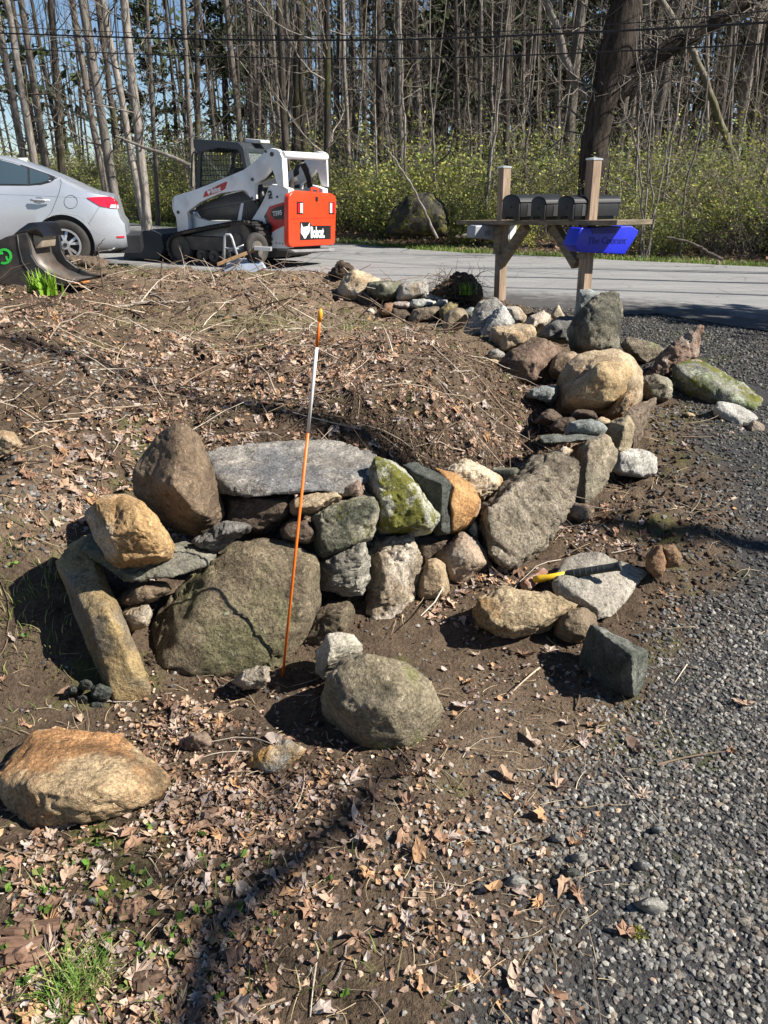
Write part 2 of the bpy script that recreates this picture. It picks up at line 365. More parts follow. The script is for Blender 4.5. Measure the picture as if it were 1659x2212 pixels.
# road sheet
seg = []
for (ax0, ay0), (bx0, by0) in zip(RF[:-1], RF[1:]):
    L = math.hypot(bx0 - ax0, by0 - ay0); k = max(2, int(L / .4))
    for q in range(k): seg.append((ax0 + (bx0 - ax0) * q / k, ay0 + (by0 - ay0) * q / k))
seg.append(tuple(RF[-1])); seg = np.array(seg)
for _ in range(30): seg[1:-1] = .25 * seg[:-2] + .5 * seg[1:-1] + .25 * seg[2:]
tan = np.gradient(seg, axis=0); tan /= np.linalg.norm(tan, axis=1, keepdims=True); nor = np.stack([-tan[:, 1], tan[:, 0]], 1)
if nor[0, 1] > 0: nor = -nor
RWN = 26; ws = np.linspace(0, ROADW, RWN)
RP = seg[:, None, :] + nor[:, None, :] * ws[None, :, None]
edge = .22 * vnoise(np.stack([np.arange(len(seg)) * .7, np.zeros(len(seg)), np.zeros(len(seg))], 1))
RP[:, -1] += nor * (edge[:, None]); RP[:, 0] += nor * (edge[::-1, None] * .4)
RH = baseh(RP[..., 0], RP[..., 1]) + .006
idx = np.arange(RP.shape[0] * RWN).reshape(-1, RWN); Fq = np.stack([idx[:-1, :-1], idx[1:, :-1], idx[1:, 1:], idx[:-1, 1:]], -1).reshape(-1, 4)
me = npmesh('road', np.concatenate([RP, RH[..., None]], -1).reshape(-1, 3), Fq, smooth=True)
setf(me, 'across', np.tile(ws / ROADW, len(seg)))
t = NT('worn_asphalt'); o = t.obj(); n1 = t.noise(o, .8, 5); n2 = t.noise(o, 6, 6, .7); n3 = t.noise(o, 140, 3, .7); ac = t.attr('across', 'Fac')
stre = t.noise(t.mapping(o, (1.4, 4, 1), (0, 0, R(-46))), .8, 6, .7)
c = t.mix(t.ramp(stre, [(.25, 0.), (.75, 1.)]), (.17, .169, .167), (.27, .265, .255)); c = t.mix(1., c, t.ramp(n3, [(.25, .55), (.75, 1.35)]), 'MULTIPLY')
lo = t.ramp(t.math('ADD', ac, t.math('MULTIPLY', t.math('SUBTRACT', n2, .5), .35)), [(.80, 0.), (.94, 1.)])
c = t.mix(lo, c, t.mix(n3, (.022, .022, .023), (.11, .105, .10)))
cr = t.n('TexVoronoi', feature='DISTANCE_TO_EDGE'); cr.inputs['Scale'].default_value = 1.1; t.l(o, cr.inputs['Vector'])
c = t.mix(t.math('MULTIPLY', t.ramp(cr.outputs['Distance'], [(.004, 1.), (.012, 0.)]), .35), c, (.04, .04, .04))
tag(link_mesh('road', me, t.done(c, .9, .25, 0, t.bump(n3, .5, .008))), 'worn grey asphalt road crossing behind the mailboxes', 'road', kind='structure')
# ================================================================== ROCKS
def smooth_np(V, E, it, lam=.5):
    deg = np.bincount(E.ravel(), minlength=len(V)).astype(float)[:, None]
    for _ in range(it):
        s = np.zeros_like(V); np.add.at(s, E[:, 0], V[E[:, 1]]); np.add.at(s, E[:, 1], V[E[:, 0]])
        V = V + lam * (s / np.maximum(deg, 1) - V)
    return V
ROCKN = [0]; ROCKXY = []
def rock(name, label, fr, Y, T, pts, mat, front=None, rnd=6, rough=1., res=34, cat='rock', back=.72, group=None, layered=0):
    """pts: outline in picture units (x, y[, depth offset in m]); front: nearer points; T: thickness in m"""
    ROCKN[0] += 1; rs = np.random.default_rng(ROCKN[0]); P = []
    cx = sum(p[0] for p in pts) / len(pts); cy = sum(p[1] for p in pts) / len(pts)
    pts = [(cx + (p[0] - cx) * 1.05, cy + (p[1] - cy) * 1.05) + tuple(p[2:]) for p in pts]
    for p in pts:
        dy = p[2] if len(p) > 2 else rs.uniform(-.12, .12) * T
        P.append(atY(p[0], p[1], Y + dy, fr))
        bx = cx + (p[0] - cx) * back * rs.uniform(.9, 1.08); by = cy + (p[1] - cy) * back * rs.uniform(.9, 1.08)
        q = atY(bx, by, Y + dy * .6, fr); d = ray(bx, by, fr); d = Vector((d.x, d.y, d.z * .75)).normalized(); P.append(q + d * T * .55)
        if front is None:
            fx = cx + (p[0] - cx) * .62 * rs.uniform(.85, 1.15); fy = cy + (p[1] - cy) * .62 * rs.uniform(.85, 1.15)
            P.append(atY(fx, fy, Y - T * .42 * rs.uniform(.75, 1.15), fr))
    for p in (front or []): P.append(atY(p[0], p[1], Y + p[2], fr))
    bm = bmesh.new()
    for p in P: bm.verts.new(p)
    r = bmesh.ops.convex_hull(bm, input=bm.verts)
    bmesh.ops.delete(bm, geom=list({g for g in list(r['geom_interior']) + list(r['geom_unused']) if isinstance(g, bmesh.types.BMVert)}), context='VERTS')
    me = bpy.data.meshes.new('hull'); bm.to_mesh(me); bm.free()
    H = np.array([v.co for v in me.vertices]); lo, hi = H.min(0), H.max(0); size = (hi - lo).max()
    base = Vector(((lo[0] + hi[0]) / 2, (lo[1] + hi[1]) / 2, lo[2]))
    o = bpy.data.objects.new(name, me); COL.objects.link(o)
    md = o.modifiers.new('r', 'REMESH'); md.mode = 'VOXEL'; md.voxel_size = size / (res * (1.2 if Y < 3.3 else .95))
    dg = bpy.context.evaluated_depsgraph_get(); em = bpy.data.meshes.new_from_object(o.evaluated_get(dg)); o.modifiers.clear()
    V = np.empty(len(em.vertices) * 3); em.vertices.foreach_get('co', V); V = V.reshape(-1, 3)
    E = np.empty(len(em.edges) * 2, int); em.edges.foreach_get('vertices', E); E = E.reshape(-1, 2)
    V = smooth_np(V, E, max(1, int(rnd * .45) if rnd < 6 else int(rnd * .7)))
    vl, vh = V.min(0), V.max(0); V = (V - (vl + vh) / 2) * ((hi - lo) / np.maximum(vh - vl, 1e-6)) + (lo + hi) / 2
    em.vertices.foreach_set('co', V.ravel()); em.update()
    Nn = np.empty(len(V) * 3); em.vertices.foreach_get('normal', Nn); Nn = Nn.reshape(-1, 3)
    sd = rs.uniform(0, 40, 3); k = 1 / size
    d = fbm(V * 2.6 * k + sd, 2) * .030 * size * min(1, rough + .15) + fbm(V * 7 * k + sd, 3, .6) * .016 * size * rough + fbm(V * 22 * k + sd, 2) * .0045 * size * rough
    rg = 1 - np.abs(fbm(V * 5 * k + sd + 9, 3, .6)); d -= np.clip(rg - .86, 0, 1) * .16 * size * rough
    rg2 = 1 - np.abs(vnoise(V * 3.1 * k + sd + 3)); d -= np.clip(rg2 - .93, 0, 1) * .26 * size * rough
    if layered:
        ax = Vector((rs.uniform(-.2, .2), rs.uniform(-.2, .2), 1)); zz = V @ np.array(ax.normalized())
        d += vnoise(np.stack([V[:, 0] * 3 * k, V[:, 1] * 3 * k, zz * 24 * k], 1) + sd) * .018 * size * layered
    V = V + Nn * d[:, None]
    V -= np.array(base); em.vertices.foreach_set('co', V.ravel()); em.polygons.foreach_set('use_smooth', np.ones(len(em.polygons), dtype=bool)); em.update()
    o.data = em; bpy.data.meshes.remove(me); em.name = name
    em.materials.append(mat); o.location = base; ORG[o] = base
    ROCKXY.append((base.x, base.y, (hi[0] - lo[0]) / 2, (hi[1] - lo[1]) / 2))
    return tag(o, label, cat, group)
# colours of the stones themselves
BROWN = rockmat((.13, .092, .060), (.24, .175, .115), (.30, .23, .16), .35)
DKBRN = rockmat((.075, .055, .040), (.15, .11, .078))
GOLD = rockmat((.26, .155, .065), (.44, .29, .14), (.50, .42, .32), .35)
ORANGE = rockmat((.30, .155, .06), (.46, .27, .12), (.52, .45, .36), .3)
TAN = rockmat((.30, .22, .135), (.46, .36, .24), (.33, .19, .09), .35)
PALE = rockmat((.36, .32, .26), (.54, .49, .40), (.30, .22, .14), .3)
GREY = rockmat((.20, .19, .165), (.34, .325, .29), (.14, .14, .14), .4)
SLATE = rockmat((.05, .056, .048), (.105, .11, .095), None, 0, layer=.4)
CAPM = rockmat((.24, .218, .19), (.41, .375, .325), (.17, .17, .172), .6, layer=.7, fleck=.45)
GGREY = rockmat((.15, .14, .11), (.27, .25, .20), (.11, .11, .07), .4, lichen=.1)
BIGS = rockmat((.135, .105, .068), (.25, .20, .13), (.155, .145, .075), .4, lichen=.08, fleck=.55)
MOSSY = rockmat((.24, .235, .18), (.42, .41, .33), None, 0, moss=.72, lichen=.22)
LONGM = rockmat((.12, .12, .095), (.27, .265, .215), (.10, .135, .04), .7, moss=.6, lichen=.36)
SPECK = rockmat((.15, .14, .10), (.32, .295, .22), (.06, .065, .045), .55, moss=.25, fleck=.6)
QUARTZ = rockmat((.20, .155, .105), (.38, .31, .225), (.58, .51, .42), .35, fleck=.55)
LAYW = rockmat((.27, .25, .20), (.47, .44, .37), (.20, .18, .14), .3, layer=.7)
REDSH = rockmat((.22, .14, .10), (.34, .24, .185), (.42, .38, .33), .25, layer=.3)
STAND = rockmat((.17, .14, .10), (.31, .265, .20), (.10, .08, .058), .5, fleck=.55)
YEL = rockmat((.24, .17, .08), (.42, .31, .155), (.20, .17, .13), .4)
CREAM = rockmat((.46, .36, .24), (.64, .54, .40), (.28, .16, .06), .3)
BLUEG = rockmat((.17, .185, .175), (.31, .325, .30), (.14, .15, .13), .4, lichen=.2)
TALLM = rockmat((.115, .105, .078), (.26, .235, .175), (.07, .072, .055), .55, fleck=.5)
BOULD = rockmat((.165, .135, .085), (.32, .27, .185), (.19, .185, .07), .5, fleck=.5)
DGREEN = rockmat((.055, .062, .050), (.125, .13, .105), (.20, .20, .175), .3, layer=.3)
RUSTB = rockmat((.14, .08, .045), (.25, .15, .09))
# ---- front of the wall, left to right
rock('upright_rock', 'tall leaning slab with sunlit yellow front edge at the left end of the wall', 'A', 2.15, .16,
 [(150,1130,.2),(230,1010,.28),(360,930,.33),(400,1130,.2),(480,1360,.12),(640,1570,0),(700,1690,-.03),(800,1970,-.07),(795,2040,-.08),(740,2085,-.08),(560,2110,-.08),(440,1960,.02),(290,1530,.12)], YEL,
 front=[(370,1500,-.03),(500,1475,-.05),(540,2095,-.11),(690,1900,-.1)], rnd=2, rough=.3, res=44, cat='rock slab', back=.8)
rock('face_stone', 'biggest flat faced greenish brown stone, behind the orange stake', 'M', 2.36, .34,
 [(313,1410,-.04),(345,1320,.02),(430,1235,.08),(505,1180,.12),(560,1168,.14),(640,1176,.14),(682,1200,.12),(692,1240,.08),(688,1300,.04),(655,1385,-.02),(605,1440,-.08),(545,1470,-.1),(470,1490,-.12),(400,1485,-.1),(330,1470,-.06)], BIGS,
 front=[(360,1440,-.17),(450,1290,-.08),(560,1210,.0),(660,1225,.0),(660,1320,-.08),(560,1440,-.17),(450,1460,-.19)], rnd=3, res=46, rough=.7)
rock('boulder', 'dark brown pointed boulder left of the grey capstone', 'A', 2.55, .34,
 [(690,450),(780,290),(900,165),(1010,120),(1110,140),(1180,200),(1235,330),(1285,510),(1335,730),(1290,810),(1150,880),(1000,890),(880,780),(720,600)], BROWN,
 front=[(1040,270,-.1),(975,530,-.19),(1110,700,-.19),(1240,770,-.12),(1150,420,-.13)], rnd=5, res=44, rough=.5, cat='boulder')
rock('boulder', 'rounded orange tan boulder perched on a thin slab at the wall\'s left end', 'A', 2.28, .26,
 [(365,750),(415,655),(520,600),(620,600),(730,645),(840,745),(935,855),(992,985),(955,1055),(860,1112),(720,1132),(590,1135),(510,1050),(430,910)], GOLD, 
 front=[(470,760,-.08),(700,680,-.08),(900,900,-.1),(880,1050,-.11),(620,1090,-.12),(520,900,-.13),(740,860,-.15)], rnd=7, res=44, rough=.8, cat='boulder')
rock('thin_rock', 'thin grey green slab lying under the orange tan boulder', 'A', 2.32, .16,
 [(330,1000,.04),(370,920,.1),(500,900,.16),(1000,950,.2),(1090,985,.14),(1255,1050,.06),(1180,1112,-.02),(960,1185,-.08),(760,1225,-.1),(620,1238,-.1),(510,1170,-.06),(400,1080,0)], GGREY, front=[(640,1190,-.11),(900,1130,-.08),(1180,1060,-.01),(440,1020,-.02)], rnd=3, res=40, rough=.8, cat='rock slab', layered=.5)
rock('wall_stone', 'flat brown stone wedged in shade under the thin slab', 'A', 2.3, .2, [(565,1385),(680,1270),(820,1225),(930,1240),(958,1300),(870,1365),(740,1412),(610,1428)], BROWN, rnd=5)
rock('wall_stone', 'small pale round stone wedged below the flat brown stone', 'A', 2.26, .16, [(580,1470),(650,1430),(800,1395),(812,1480),(790,1555),(680,1598),(620,1535)], PALE, rnd=6, res=26)
rock('slate_piece', 'small layered grey slate piece leaning below the pointed boulder', 'A', 2.4, .14,
 [(1118,945),(1240,860),(1365,788),(1500,795),(1555,842),(1500,905),(1385,975),(1270,1028),(1195,1000)], rockmat((.14,.13,.115),(.27,.255,.23),None,0,layer=.8,tilt=(0,R(35),0)), front=[(1210,950,-.06),(1370,880,-.07),(1480,850,-.05)], rnd=2, rough=1.3, layered=.8, cat='rock slab')
rock('capstone', 'wide flat pale grey capstone lying across the wall top', 'B', 2.74, .14,
 [(52,250,.1),(130,220,.16),(420,240,.18),(560,215,.2),(640,170,.24),(760,148,.26),(960,165,.24),(1085,215,.2),(1240,250,.14),(1268,330,.06),(1240,405,.0),(1090,445,-.08),(985,522,-.16),(700,535,-.2),(480,545,-.23),(300,550,-.21),(115,530,-.14),(80,400,-.04)], CAPM,
 front=[(85,375,-.05),(170,455,-.17),(480,470,-.21),(700,498,-.2),(940,480,-.15),(1090,375,-.05),(1250,325,.04)], rnd=2, res=56, rough=.55, cat='rock slab', back=.97, layered=.35)
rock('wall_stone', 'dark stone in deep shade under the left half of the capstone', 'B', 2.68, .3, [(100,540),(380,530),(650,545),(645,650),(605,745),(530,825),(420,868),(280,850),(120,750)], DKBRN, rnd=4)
rock('wall_stone', 'small light tan flat stone right under the capstone', 'B', 2.58, .2, [(638,615),(680,570),(950,528),(1008,578),(900,655),(800,698),(650,700)], TAN, front=[(660,640,-.1),(960,560,-.08),(820,640,-.11),(800,570,-.06)], rnd=3)
rock('wall_stone', 'small reddish brown stone tucked under the capstone\'s right end', 'B', 2.66, .18, [(950,525),(1050,470),(1135,445),(1170,520),(1148,582),(1010,590)], rockmat((.2,.14,.105),(.33,.25,.19)), rnd=3, res=26)
rock('block_stone', 'squarish dark speckled green stone under the capstone\'s right end', 'B', 2.56, .26,
 [(800,700,-.02),(900,645,.06),(1010,600,.08),(1150,530,.14),(1225,575,.1),(1268,640,.08),(1258,800,.06),(1215,882,.04),(1040,925,.0),(880,982,-.04),(835,960,-.04),(828,800,0)], SPECK, front=[(850,690,-.08),(880,960,-.1),(1060,620,-.06),(1240,605,-.02),(1230,850,-.02),(1040,900,-.08)], rnd=3, res=40)
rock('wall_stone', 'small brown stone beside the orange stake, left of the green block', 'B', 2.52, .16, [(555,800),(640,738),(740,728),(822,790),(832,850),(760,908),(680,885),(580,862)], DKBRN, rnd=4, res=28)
rock('mossy_stone', 'tilted stone with thick green moss at the middle of the wall', 'C', 2.72, .3,
 [(55,300),(105,205),(160,203),(245,258),(310,332),(370,420),(412,482),(403,535),(360,572),(230,582),(120,578),(98,540),(95,420)], MOSSY, front=[(120,250,-.05),(230,300,-.1),(340,440,-.12),(370,540,-.12),(200,550,-.14),(120,540,-.1),(130,400,-.13)], rnd=5, res=46)
rock('wall_stone', 'white layered stone with wavy ridges below the green block', 'B', 2.54, .22, [(845,1050),(900,1000),(1000,950),(1130,915),(1175,900),(1192,1010),(1165,1110),(1185,1180),(1145,1272),(1060,1275),(900,1242),(838,1205)], LAYW, rnd=4, res=42, layered=1.2)
rock('wall_stone', 'low brown stone half buried right of the biggest stone', 'B', 2.46, .3, [(680,1640,-.06),(770,1450),(900,1350),(1060,1345),(1085,1400),(1050,1535),(960,1590),(830,1680,-.06)], BIGS, rnd=5)
rock('pillar_stone', 'tall rough pillar stone with white quartz streaks', 'B', 2.68, .26,
 [(1170,1230),(1215,1000),(1290,905),(1420,870),(1500,838),(1550,950),(1573,1050),(1545,1250),(1525,1370),(1400,1490),(1250,1545),(1130,1500),(1150,1350)], QUARTZ, front=[(1270,960,-.1),(1480,900,-.08),(1330,1200,-.16),(1500,1300,-.1),(1230,1480,-.16),(1400,1440,-.14)], rnd=4, res=44, rough=1.3)
rock('wall_stone', 'small egg shaped tan stone standing right of the pillar stone', 'C', 2.7, .18, [(303,870),(325,770),(360,715),(400,700),(445,735),(468,850),(462,910),(400,930),(330,935),(300,915)], rockmat((.19,.135,.08),(.32,.24,.15),(.36,.27,.17),.3), rnd=8, res=32, rough=.5)
rock('wall_stone', 'rounded grey tan stone low in the wall beside the tall standing stone', 'C', 2.86, .32, [(415,690),(470,630),(530,578),(600,608),(655,665),(667,725),(640,775),(540,838),(490,875),(460,830),(440,740)], rockmat((.22,.19,.155),(.37,.33,.28),(.30,.22,.15),.35), rnd=7, res=36, rough=.7)
rock('wall_stone', 'dark stone in the shaded gap under the slate blade', 'C', 2.92, .25, [(285,620),(400,590),(500,600),(480,660),(420,720),(330,760),(300,700)], DKBRN, rnd=4, res=24)
rock('slate_rock', 'dark green slate blade standing on edge right of the mossy stone', 'C', 2.86, .1,
 [(243,232,.1),(300,220,.12),(420,280,.04),(477,322,-.02),(477,560,-.04),(440,575,-.06),(410,585,-.04),(330,450,.02)], SLATE, front=[(435,325,-.1),(432,560,-.1),(300,270,-.0)], rnd=2, rough=.6, cat='rock slab')
rock('boulder', 'smooth orange boulder right of the slate blade', 'C', 2.95, .3, [(400,250),(440,265),(510,282),(580,330),(628,405),(617,480),(570,552),(520,592),(470,588),(440,480)], ORANGE, front=[(500,330,-.12),(590,420,-.1),(560,520,-.13),(490,560,-.14),(480,440,-.16)], rnd=8, res=40, rough=.5, cat='boulder')
rock('wall_stone', 'cream coloured rough stone behind the orange boulder', 'C', 3.15, .26, [(430,262),(480,225),(580,210),(655,245),(722,290),(742,330),(690,385),(650,415),(590,370),(510,300)], CREAM, rnd=4, res=40, rough=1.2)
rock('wall_stone', 'tiny white and brown stone wedged under the orange boulder', 'C', 2.95, .1, [(556,562),(600,503),(617,545),(612,602),(588,604)], QUARTZ, rnd=4, res=22)
rock('wall_stone', 'grey green slab in the trench behind the cream stone', 'K', 3.5, .2, [(680,175),(780,150),(905,143),(940,190),(830,270),(780,310),(735,230)], GGREY, rnd=3, res=26)
rock('standing_stone', 'largest standing stone, grey brown and ridged, at the wall corner', 'K', 3.0, .2,
 [(565,570,-.06),(620,470,-.02),(750,360,.06),(930,150,.22),(1060,80,.26),(1200,10,.3),(1290,-5,.3),(1360,60,.28),(1480,100,.24),(1488,200,.2),(1455,480,.14),(1310,590,.08),(1235,690,.04),(1195,810,.0),(1130,910,-.05),(960,1050,-.1),(870,1090,-.12),(760,1000,-.14),(640,985,-.12),(590,800,-.1)], STAND,
 front=[(640,530,-.16),(760,400,-.08),(1000,220,.04),(1210,90,.14),(1350,110,.16),(1180,600,-.04),(1150,860,-.1),(870,1060,-.2),(680,950,-.22)], rnd=3, res=56, rough=1.25, back=.9)
rock('standing_rock', 'tan upright slab with shaded left side, second along the drive', 'I', 3.58, .12,
 [(710,640,.14),(760,540,.18),(900,480,.12),(1040,443,.06),(1110,478,.1),(1163,580,.14),(1130,705,.12),(1060,860,.06),(1000,960,.02),(870,1085,-.06),(775,1070,.0),(785,700,.1)], rockmat((.22,.18,.125),(.36,.305,.22),(.17,.15,.11),.4), front=[(890,540,-.06),(865,800,-.09),(862,1070,-.1),(1020,470,-.01)], rnd=3, res=40, rough=.7, cat='rock slab')
rock('standing_rock', 'golden tan upright slab, third along the drive', 'I', 3.88, .14,
 [(1055,410,.08),(1100,320,.1),(1270,260,.06),(1312,340,.05),(1303,500,.02),(1285,565,0),(1190,600,-.04),(1160,580,-.02),(1100,480,.04)], rockmat((.24,.19,.12),(.40,.33,.22)), front=[(1230,360,-.07),(1175,580,-.09),(1210,460,-.08)], rnd=3, res=34, rough=.6, cat='rock slab')
rock('standing_rock', 'dark jagged upright slab leaning outward below the big tan boulder', 'I', 4.15, .12,
 [(1215,245,.0),(1280,180,.08),(1400,120,.14),(1518,90,.18),(1503,175,.14),(1440,335,.08),(1385,470,.02),(1310,562,-.04),(1290,330,-.02)], rockmat((.115,.085,.06),(.22,.17,.125)), front=[(1290,260,-.06),(1460,185,.06),(1320,500,-.08)], rnd=2, res=36, rough=1.2, cat='rock slab', layered=.5)
rock('wall_stone', 'smooth grey stone on the thin slate, behind the tan slabs', 'I', 3.85, .22, [(677,370),(740,320),(830,300),(930,290),(1020,330),(1058,370),(1000,443),(880,443),(680,428)], BLUEG, rnd=6, rough=.6)
rock('thin_slate', 'long thin dark slate plate lying under the smooth grey stone', 'I', 3.7, .18, [(443,435),(600,428),(800,425),(975,450),(900,490),(640,525),(480,518)], rockmat((.10,.105,.09),(.18,.185,.16)), front=[(470,500,-.08),(640,505,-.1),(880,475,-.1),(700,440,-.04)], rnd=2, rough=.7, cat='rock slab')
rock('wall_stone', 'small golden stone wedged behind the second slab', 'I', 3.55, .14, [(608,582),(660,536),(745,575),(690,645),(640,625)], GOLD, rnd=3, res=24)
rock('loose_stone', 'pale grey stone lying on the dirt outside the third slab', 'I', 3.82, .22, [(1112,755),(1190,600),(1280,563),(1390,575),(1475,600),(1513,650),(1525,790),(1400,833),(1290,824),(1180,795)], rockmat((.36,.34,.30),(.54,.52,.46),(.27,.25,.21),.35), front=[(1200,650,-.06),(1440,640,-.06),(1300,690,-.1),(1390,810,-.1),(1200,770,-.1)], rnd=5, res=36)
rock('loose_stone', 'small brown stone on the leaves at the foot of the standing stone', 'K', 3.35, .16, [(1372,560),(1420,500),(1550,483),(1632,540),(1605,625),(1520,655),(1400,625)], rockmat((.24,.17,.11),(.38,.29,.20)), rnd=5, res=30)
# ---- drive side, farther
rock('boulder', 'large tan boulder at the bend of the wall, under the tall dark boulder', 'H', 4.65, .5,
 [(598,1010),(605,880),(640,750),(700,650),(770,580),(900,540),(1030,522),(1130,522),(1230,590),(1285,690),(1313,770),(1298,910),(1240,1010),(1080,1085),(900,1060),(700,1070)], TAN, rnd=7, res=44, rough=.8, cat='boulder')
rock('boulder', 'smooth golden boulder bulging from the front of the large tan boulder', 'H', 4.42, .36,
 [(685,905),(750,805),(830,720),(960,620),(1060,612),(1160,632),(1222,690),(1200,790),(1150,870),(1110,965),(1000,1002),(830,1012),(710,960)], rockmat((.33,.225,.115),(.50,.37,.21),(.55,.45,.32),.3), rnd=9, res=40, rough=.45, cat='boulder')
rock('wedge_stone', 'tan wedge of rock propped under the golden boulder', 'H', 4.36, .2, [(985,1060),(1110,915),(1170,860),(1255,828),(1245,930),(1150,1055),(1060,1085)], TAN, rnd=2, res=28, rough=1.2)
rock('boulder', 'tall dark greenish boulder standing on top beside the right mailbox post', 'H', 5.25, .5,
 [(700,505),(700,390),(720,300),(765,230),(860,130),(980,50),(1065,26),(1125,62),(1148,165),(1137,265),(1112,400),(1112,525),(1000,548),(800,565),(712,540)], TALLM,
 front=[(900,190,-.12),(1060,120,-.1),(870,330,-.25),(1050,300,-.2),(880,500,-.25),(1060,500,-.18),(760,480,-.18)], rnd=6, res=48, cat='boulder')
rock('wall_stone', 'blue grey stone against the right mailbox post', 'H', 5.75, .28, [(755,215),(783,32),(870,22),(970,45),(920,130),(800,230)], BLUEG, rnd=3, res=30)
rock('boulder', 'dark brown broken boulder with lit upper face below the tan angular stone', 'H', 5.0, .42,
 [(132,745),(155,590),(260,510),(420,425),(510,430),(650,512),(600,560),(500,620),(470,720),(480,790),(330,845),(170,850)], rockmat((.12,.08,.055),(.235,.165,.12)), front=[(230,600,-.14),(330,600,-.2),(440,630,-.2),(480,540,-.12),(200,780,-.16),(420,760,-.2)], rnd=3, res=40, rough=1.2, cat='boulder')
rock('wall_stone', 'round brown stone left of the large tan boulder', 'H', 4.95, .26, [(533,695),(560,600),(620,548),(720,535),(780,570),(710,660),(645,745),(570,748)], BROWN, rnd=7, res=28, rough=.5)
rock('wall_stone', 'angular light tan stone in front of the grey pointed rock', 'H', 5.45, .34, [(62,465),(88,340),(180,308),(290,303),(400,315),(442,370),(420,425),(350,475),(200,535),(100,525)], TAN, front=[(110,360,-.12),(380,345,-.12),(260,380,-.17),(330,450,-.16),(180,510,-.16)], rnd=4, res=38, rough=.9)
rock('pointed_rock', 'tall pointed grey rock leaning at the left mailbox post', 'G', 5.95, .34, [(1072,625),(1100,510),(1190,410),(1260,345),(1330,302),(1405,362),(1385,440),(1310,560),(1320,720),(1230,768),(1140,735),(1072,725)], rockmat((.20,.185,.16),(.34,.32,.285),(.15,.14,.12),.4), front=[(1120,640,-.14),(1240,500,-.14),(1350,350,-.06),(1280,700,-.17)], rnd=3, res=38)
rock('pointed_rock', 'pale grey jagged rock leaning on the tall pointed one', 'G', 5.75, .26, [(1228,560),(1290,475),(1345,420),(1412,368),(1460,440),(1502,505),(1460,560),(1340,640),(1290,745),(1235,710)], rockmat((.27,.265,.25),(.44,.43,.40),(.18,.175,.165),.3), rnd=2, res=32, rough=1.3)
rock('wall_stone', 'rounded cream stone behind the pale jagged rock', 'H', 6.3, .26, [(180,165),(240,158),(305,165),(358,245),(335,305),(255,300),(215,235)], PALE, rnd=6, res=26)
rock('wall_stone', 'pinkish tan stone left of the little pointed stone', 'H', 6.1, .3, [(333,305),(390,235),(490,205),(548,240),(560,272),(500,345),(445,400),(400,370)], rockmat((.38,.31,.24),(.54,.46,.37)), front=[(430,250,-.1),(410,330,-.16),(500,290,-.12)], rnd=4, res=28)
rock('wall_stone', 'little pointed stone standing by the gravel between the posts', 'H', 6.45, .16, [(548,245),(580,180),(620,150),(645,190),(672,242),(600,270)], rockmat((.26,.21,.14),(.4,.34,.25)), rnd=2, res=24)
rock('wall_stone', 'dark grey boulder in shade left of the tall dark boulder', 'H', 5.75, .34, [(440,410),(530,300),(640,240),(755,232),(750,310),(715,455),(640,465),(500,430)], rockmat((.10,.098,.092),(.19,.185,.175)), rnd=4, res=32)
rock('wall_stone', 'small grey stone below the angular tan stone', 'H', 5.2, .18, [(38,565),(60,520),(120,503),(180,545),(150,595),(70,595)], GREY, rnd=6, res=22)
rock('wall_stone', 'little tan stone at the edge of the soil bank', 'H', 5.05, .14, [(18,605),(90,592),(145,610),(120,655),(55,655)], TAN, rnd=5, res=20)
rock('wall_stone', 'low blue green lichen stone deep in the shaded trench', 'H', 4.6, .26, [(335,905),(400,840),(500,815),(605,808),(620,900),(560,965),(400,920)], BLUEG, rnd=3, res=26)
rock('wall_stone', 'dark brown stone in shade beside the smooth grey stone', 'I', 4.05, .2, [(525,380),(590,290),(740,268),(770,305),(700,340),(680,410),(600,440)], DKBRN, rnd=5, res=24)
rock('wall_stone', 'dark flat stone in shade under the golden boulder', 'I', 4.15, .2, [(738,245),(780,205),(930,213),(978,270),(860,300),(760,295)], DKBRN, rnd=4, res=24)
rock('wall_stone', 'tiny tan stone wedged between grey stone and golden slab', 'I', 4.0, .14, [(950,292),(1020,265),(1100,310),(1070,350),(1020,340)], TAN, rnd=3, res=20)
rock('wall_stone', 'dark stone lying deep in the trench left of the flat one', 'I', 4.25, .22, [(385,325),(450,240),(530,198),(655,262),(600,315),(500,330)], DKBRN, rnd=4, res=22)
# ---- row along the road
rock('boulder', 'large light tan boulder at the far end of the row', 'G', 8.0, .5, [(52,245),(100,160),(160,100),(205,73),(295,90),(370,125),(425,165),(380,260),(300,300),(235,365),(150,355),(85,285)], rockmat((.40,.31,.20),(.58,.48,.34),(.34,.24,.14),.3), front=[(130,210,-.2),(220,150,-.2),(330,180,-.2),(230,280,-.26),(110,280,-.18)], rnd=5, res=36, cat='boulder')
rock('wall_stone', 'flat grey green stone leaning next to the far tan boulder', 'G', 7.7, .36, [(293,215),(325,172),(440,160),(550,158),(590,200),(560,290),(500,325),(400,315),(330,268)], GGREY, rnd=5, res=30)
rock('wall_stone', 'blocky light grey stone on top of the far row', 'G', 7.6, .34, [(538,235),(575,190),(670,165),(772,148),(795,275),(720,305),(640,330),(545,315)], rockmat((.27,.255,.225),(.42,.40,.36),(.33,.26,.18),.3), rnd=4, res=32)
rock('wall_stone', 'dark shaded stone below the far tan boulder', 'G', 7.75, .3, [(225,310),(300,250),(390,310),(410,385),(330,395),(240,368)], DKBRN, rnd=4, res=20)
rock('wall_stone', 'flat pinkish stone under the blocky grey one', 'G', 7.35, .24, [(505,345),(560,328),(645,328),(655,372),(600,405),(525,385)], rockmat((.25,.20,.17),(.37,.31,.27)), rnd=4, res=20)
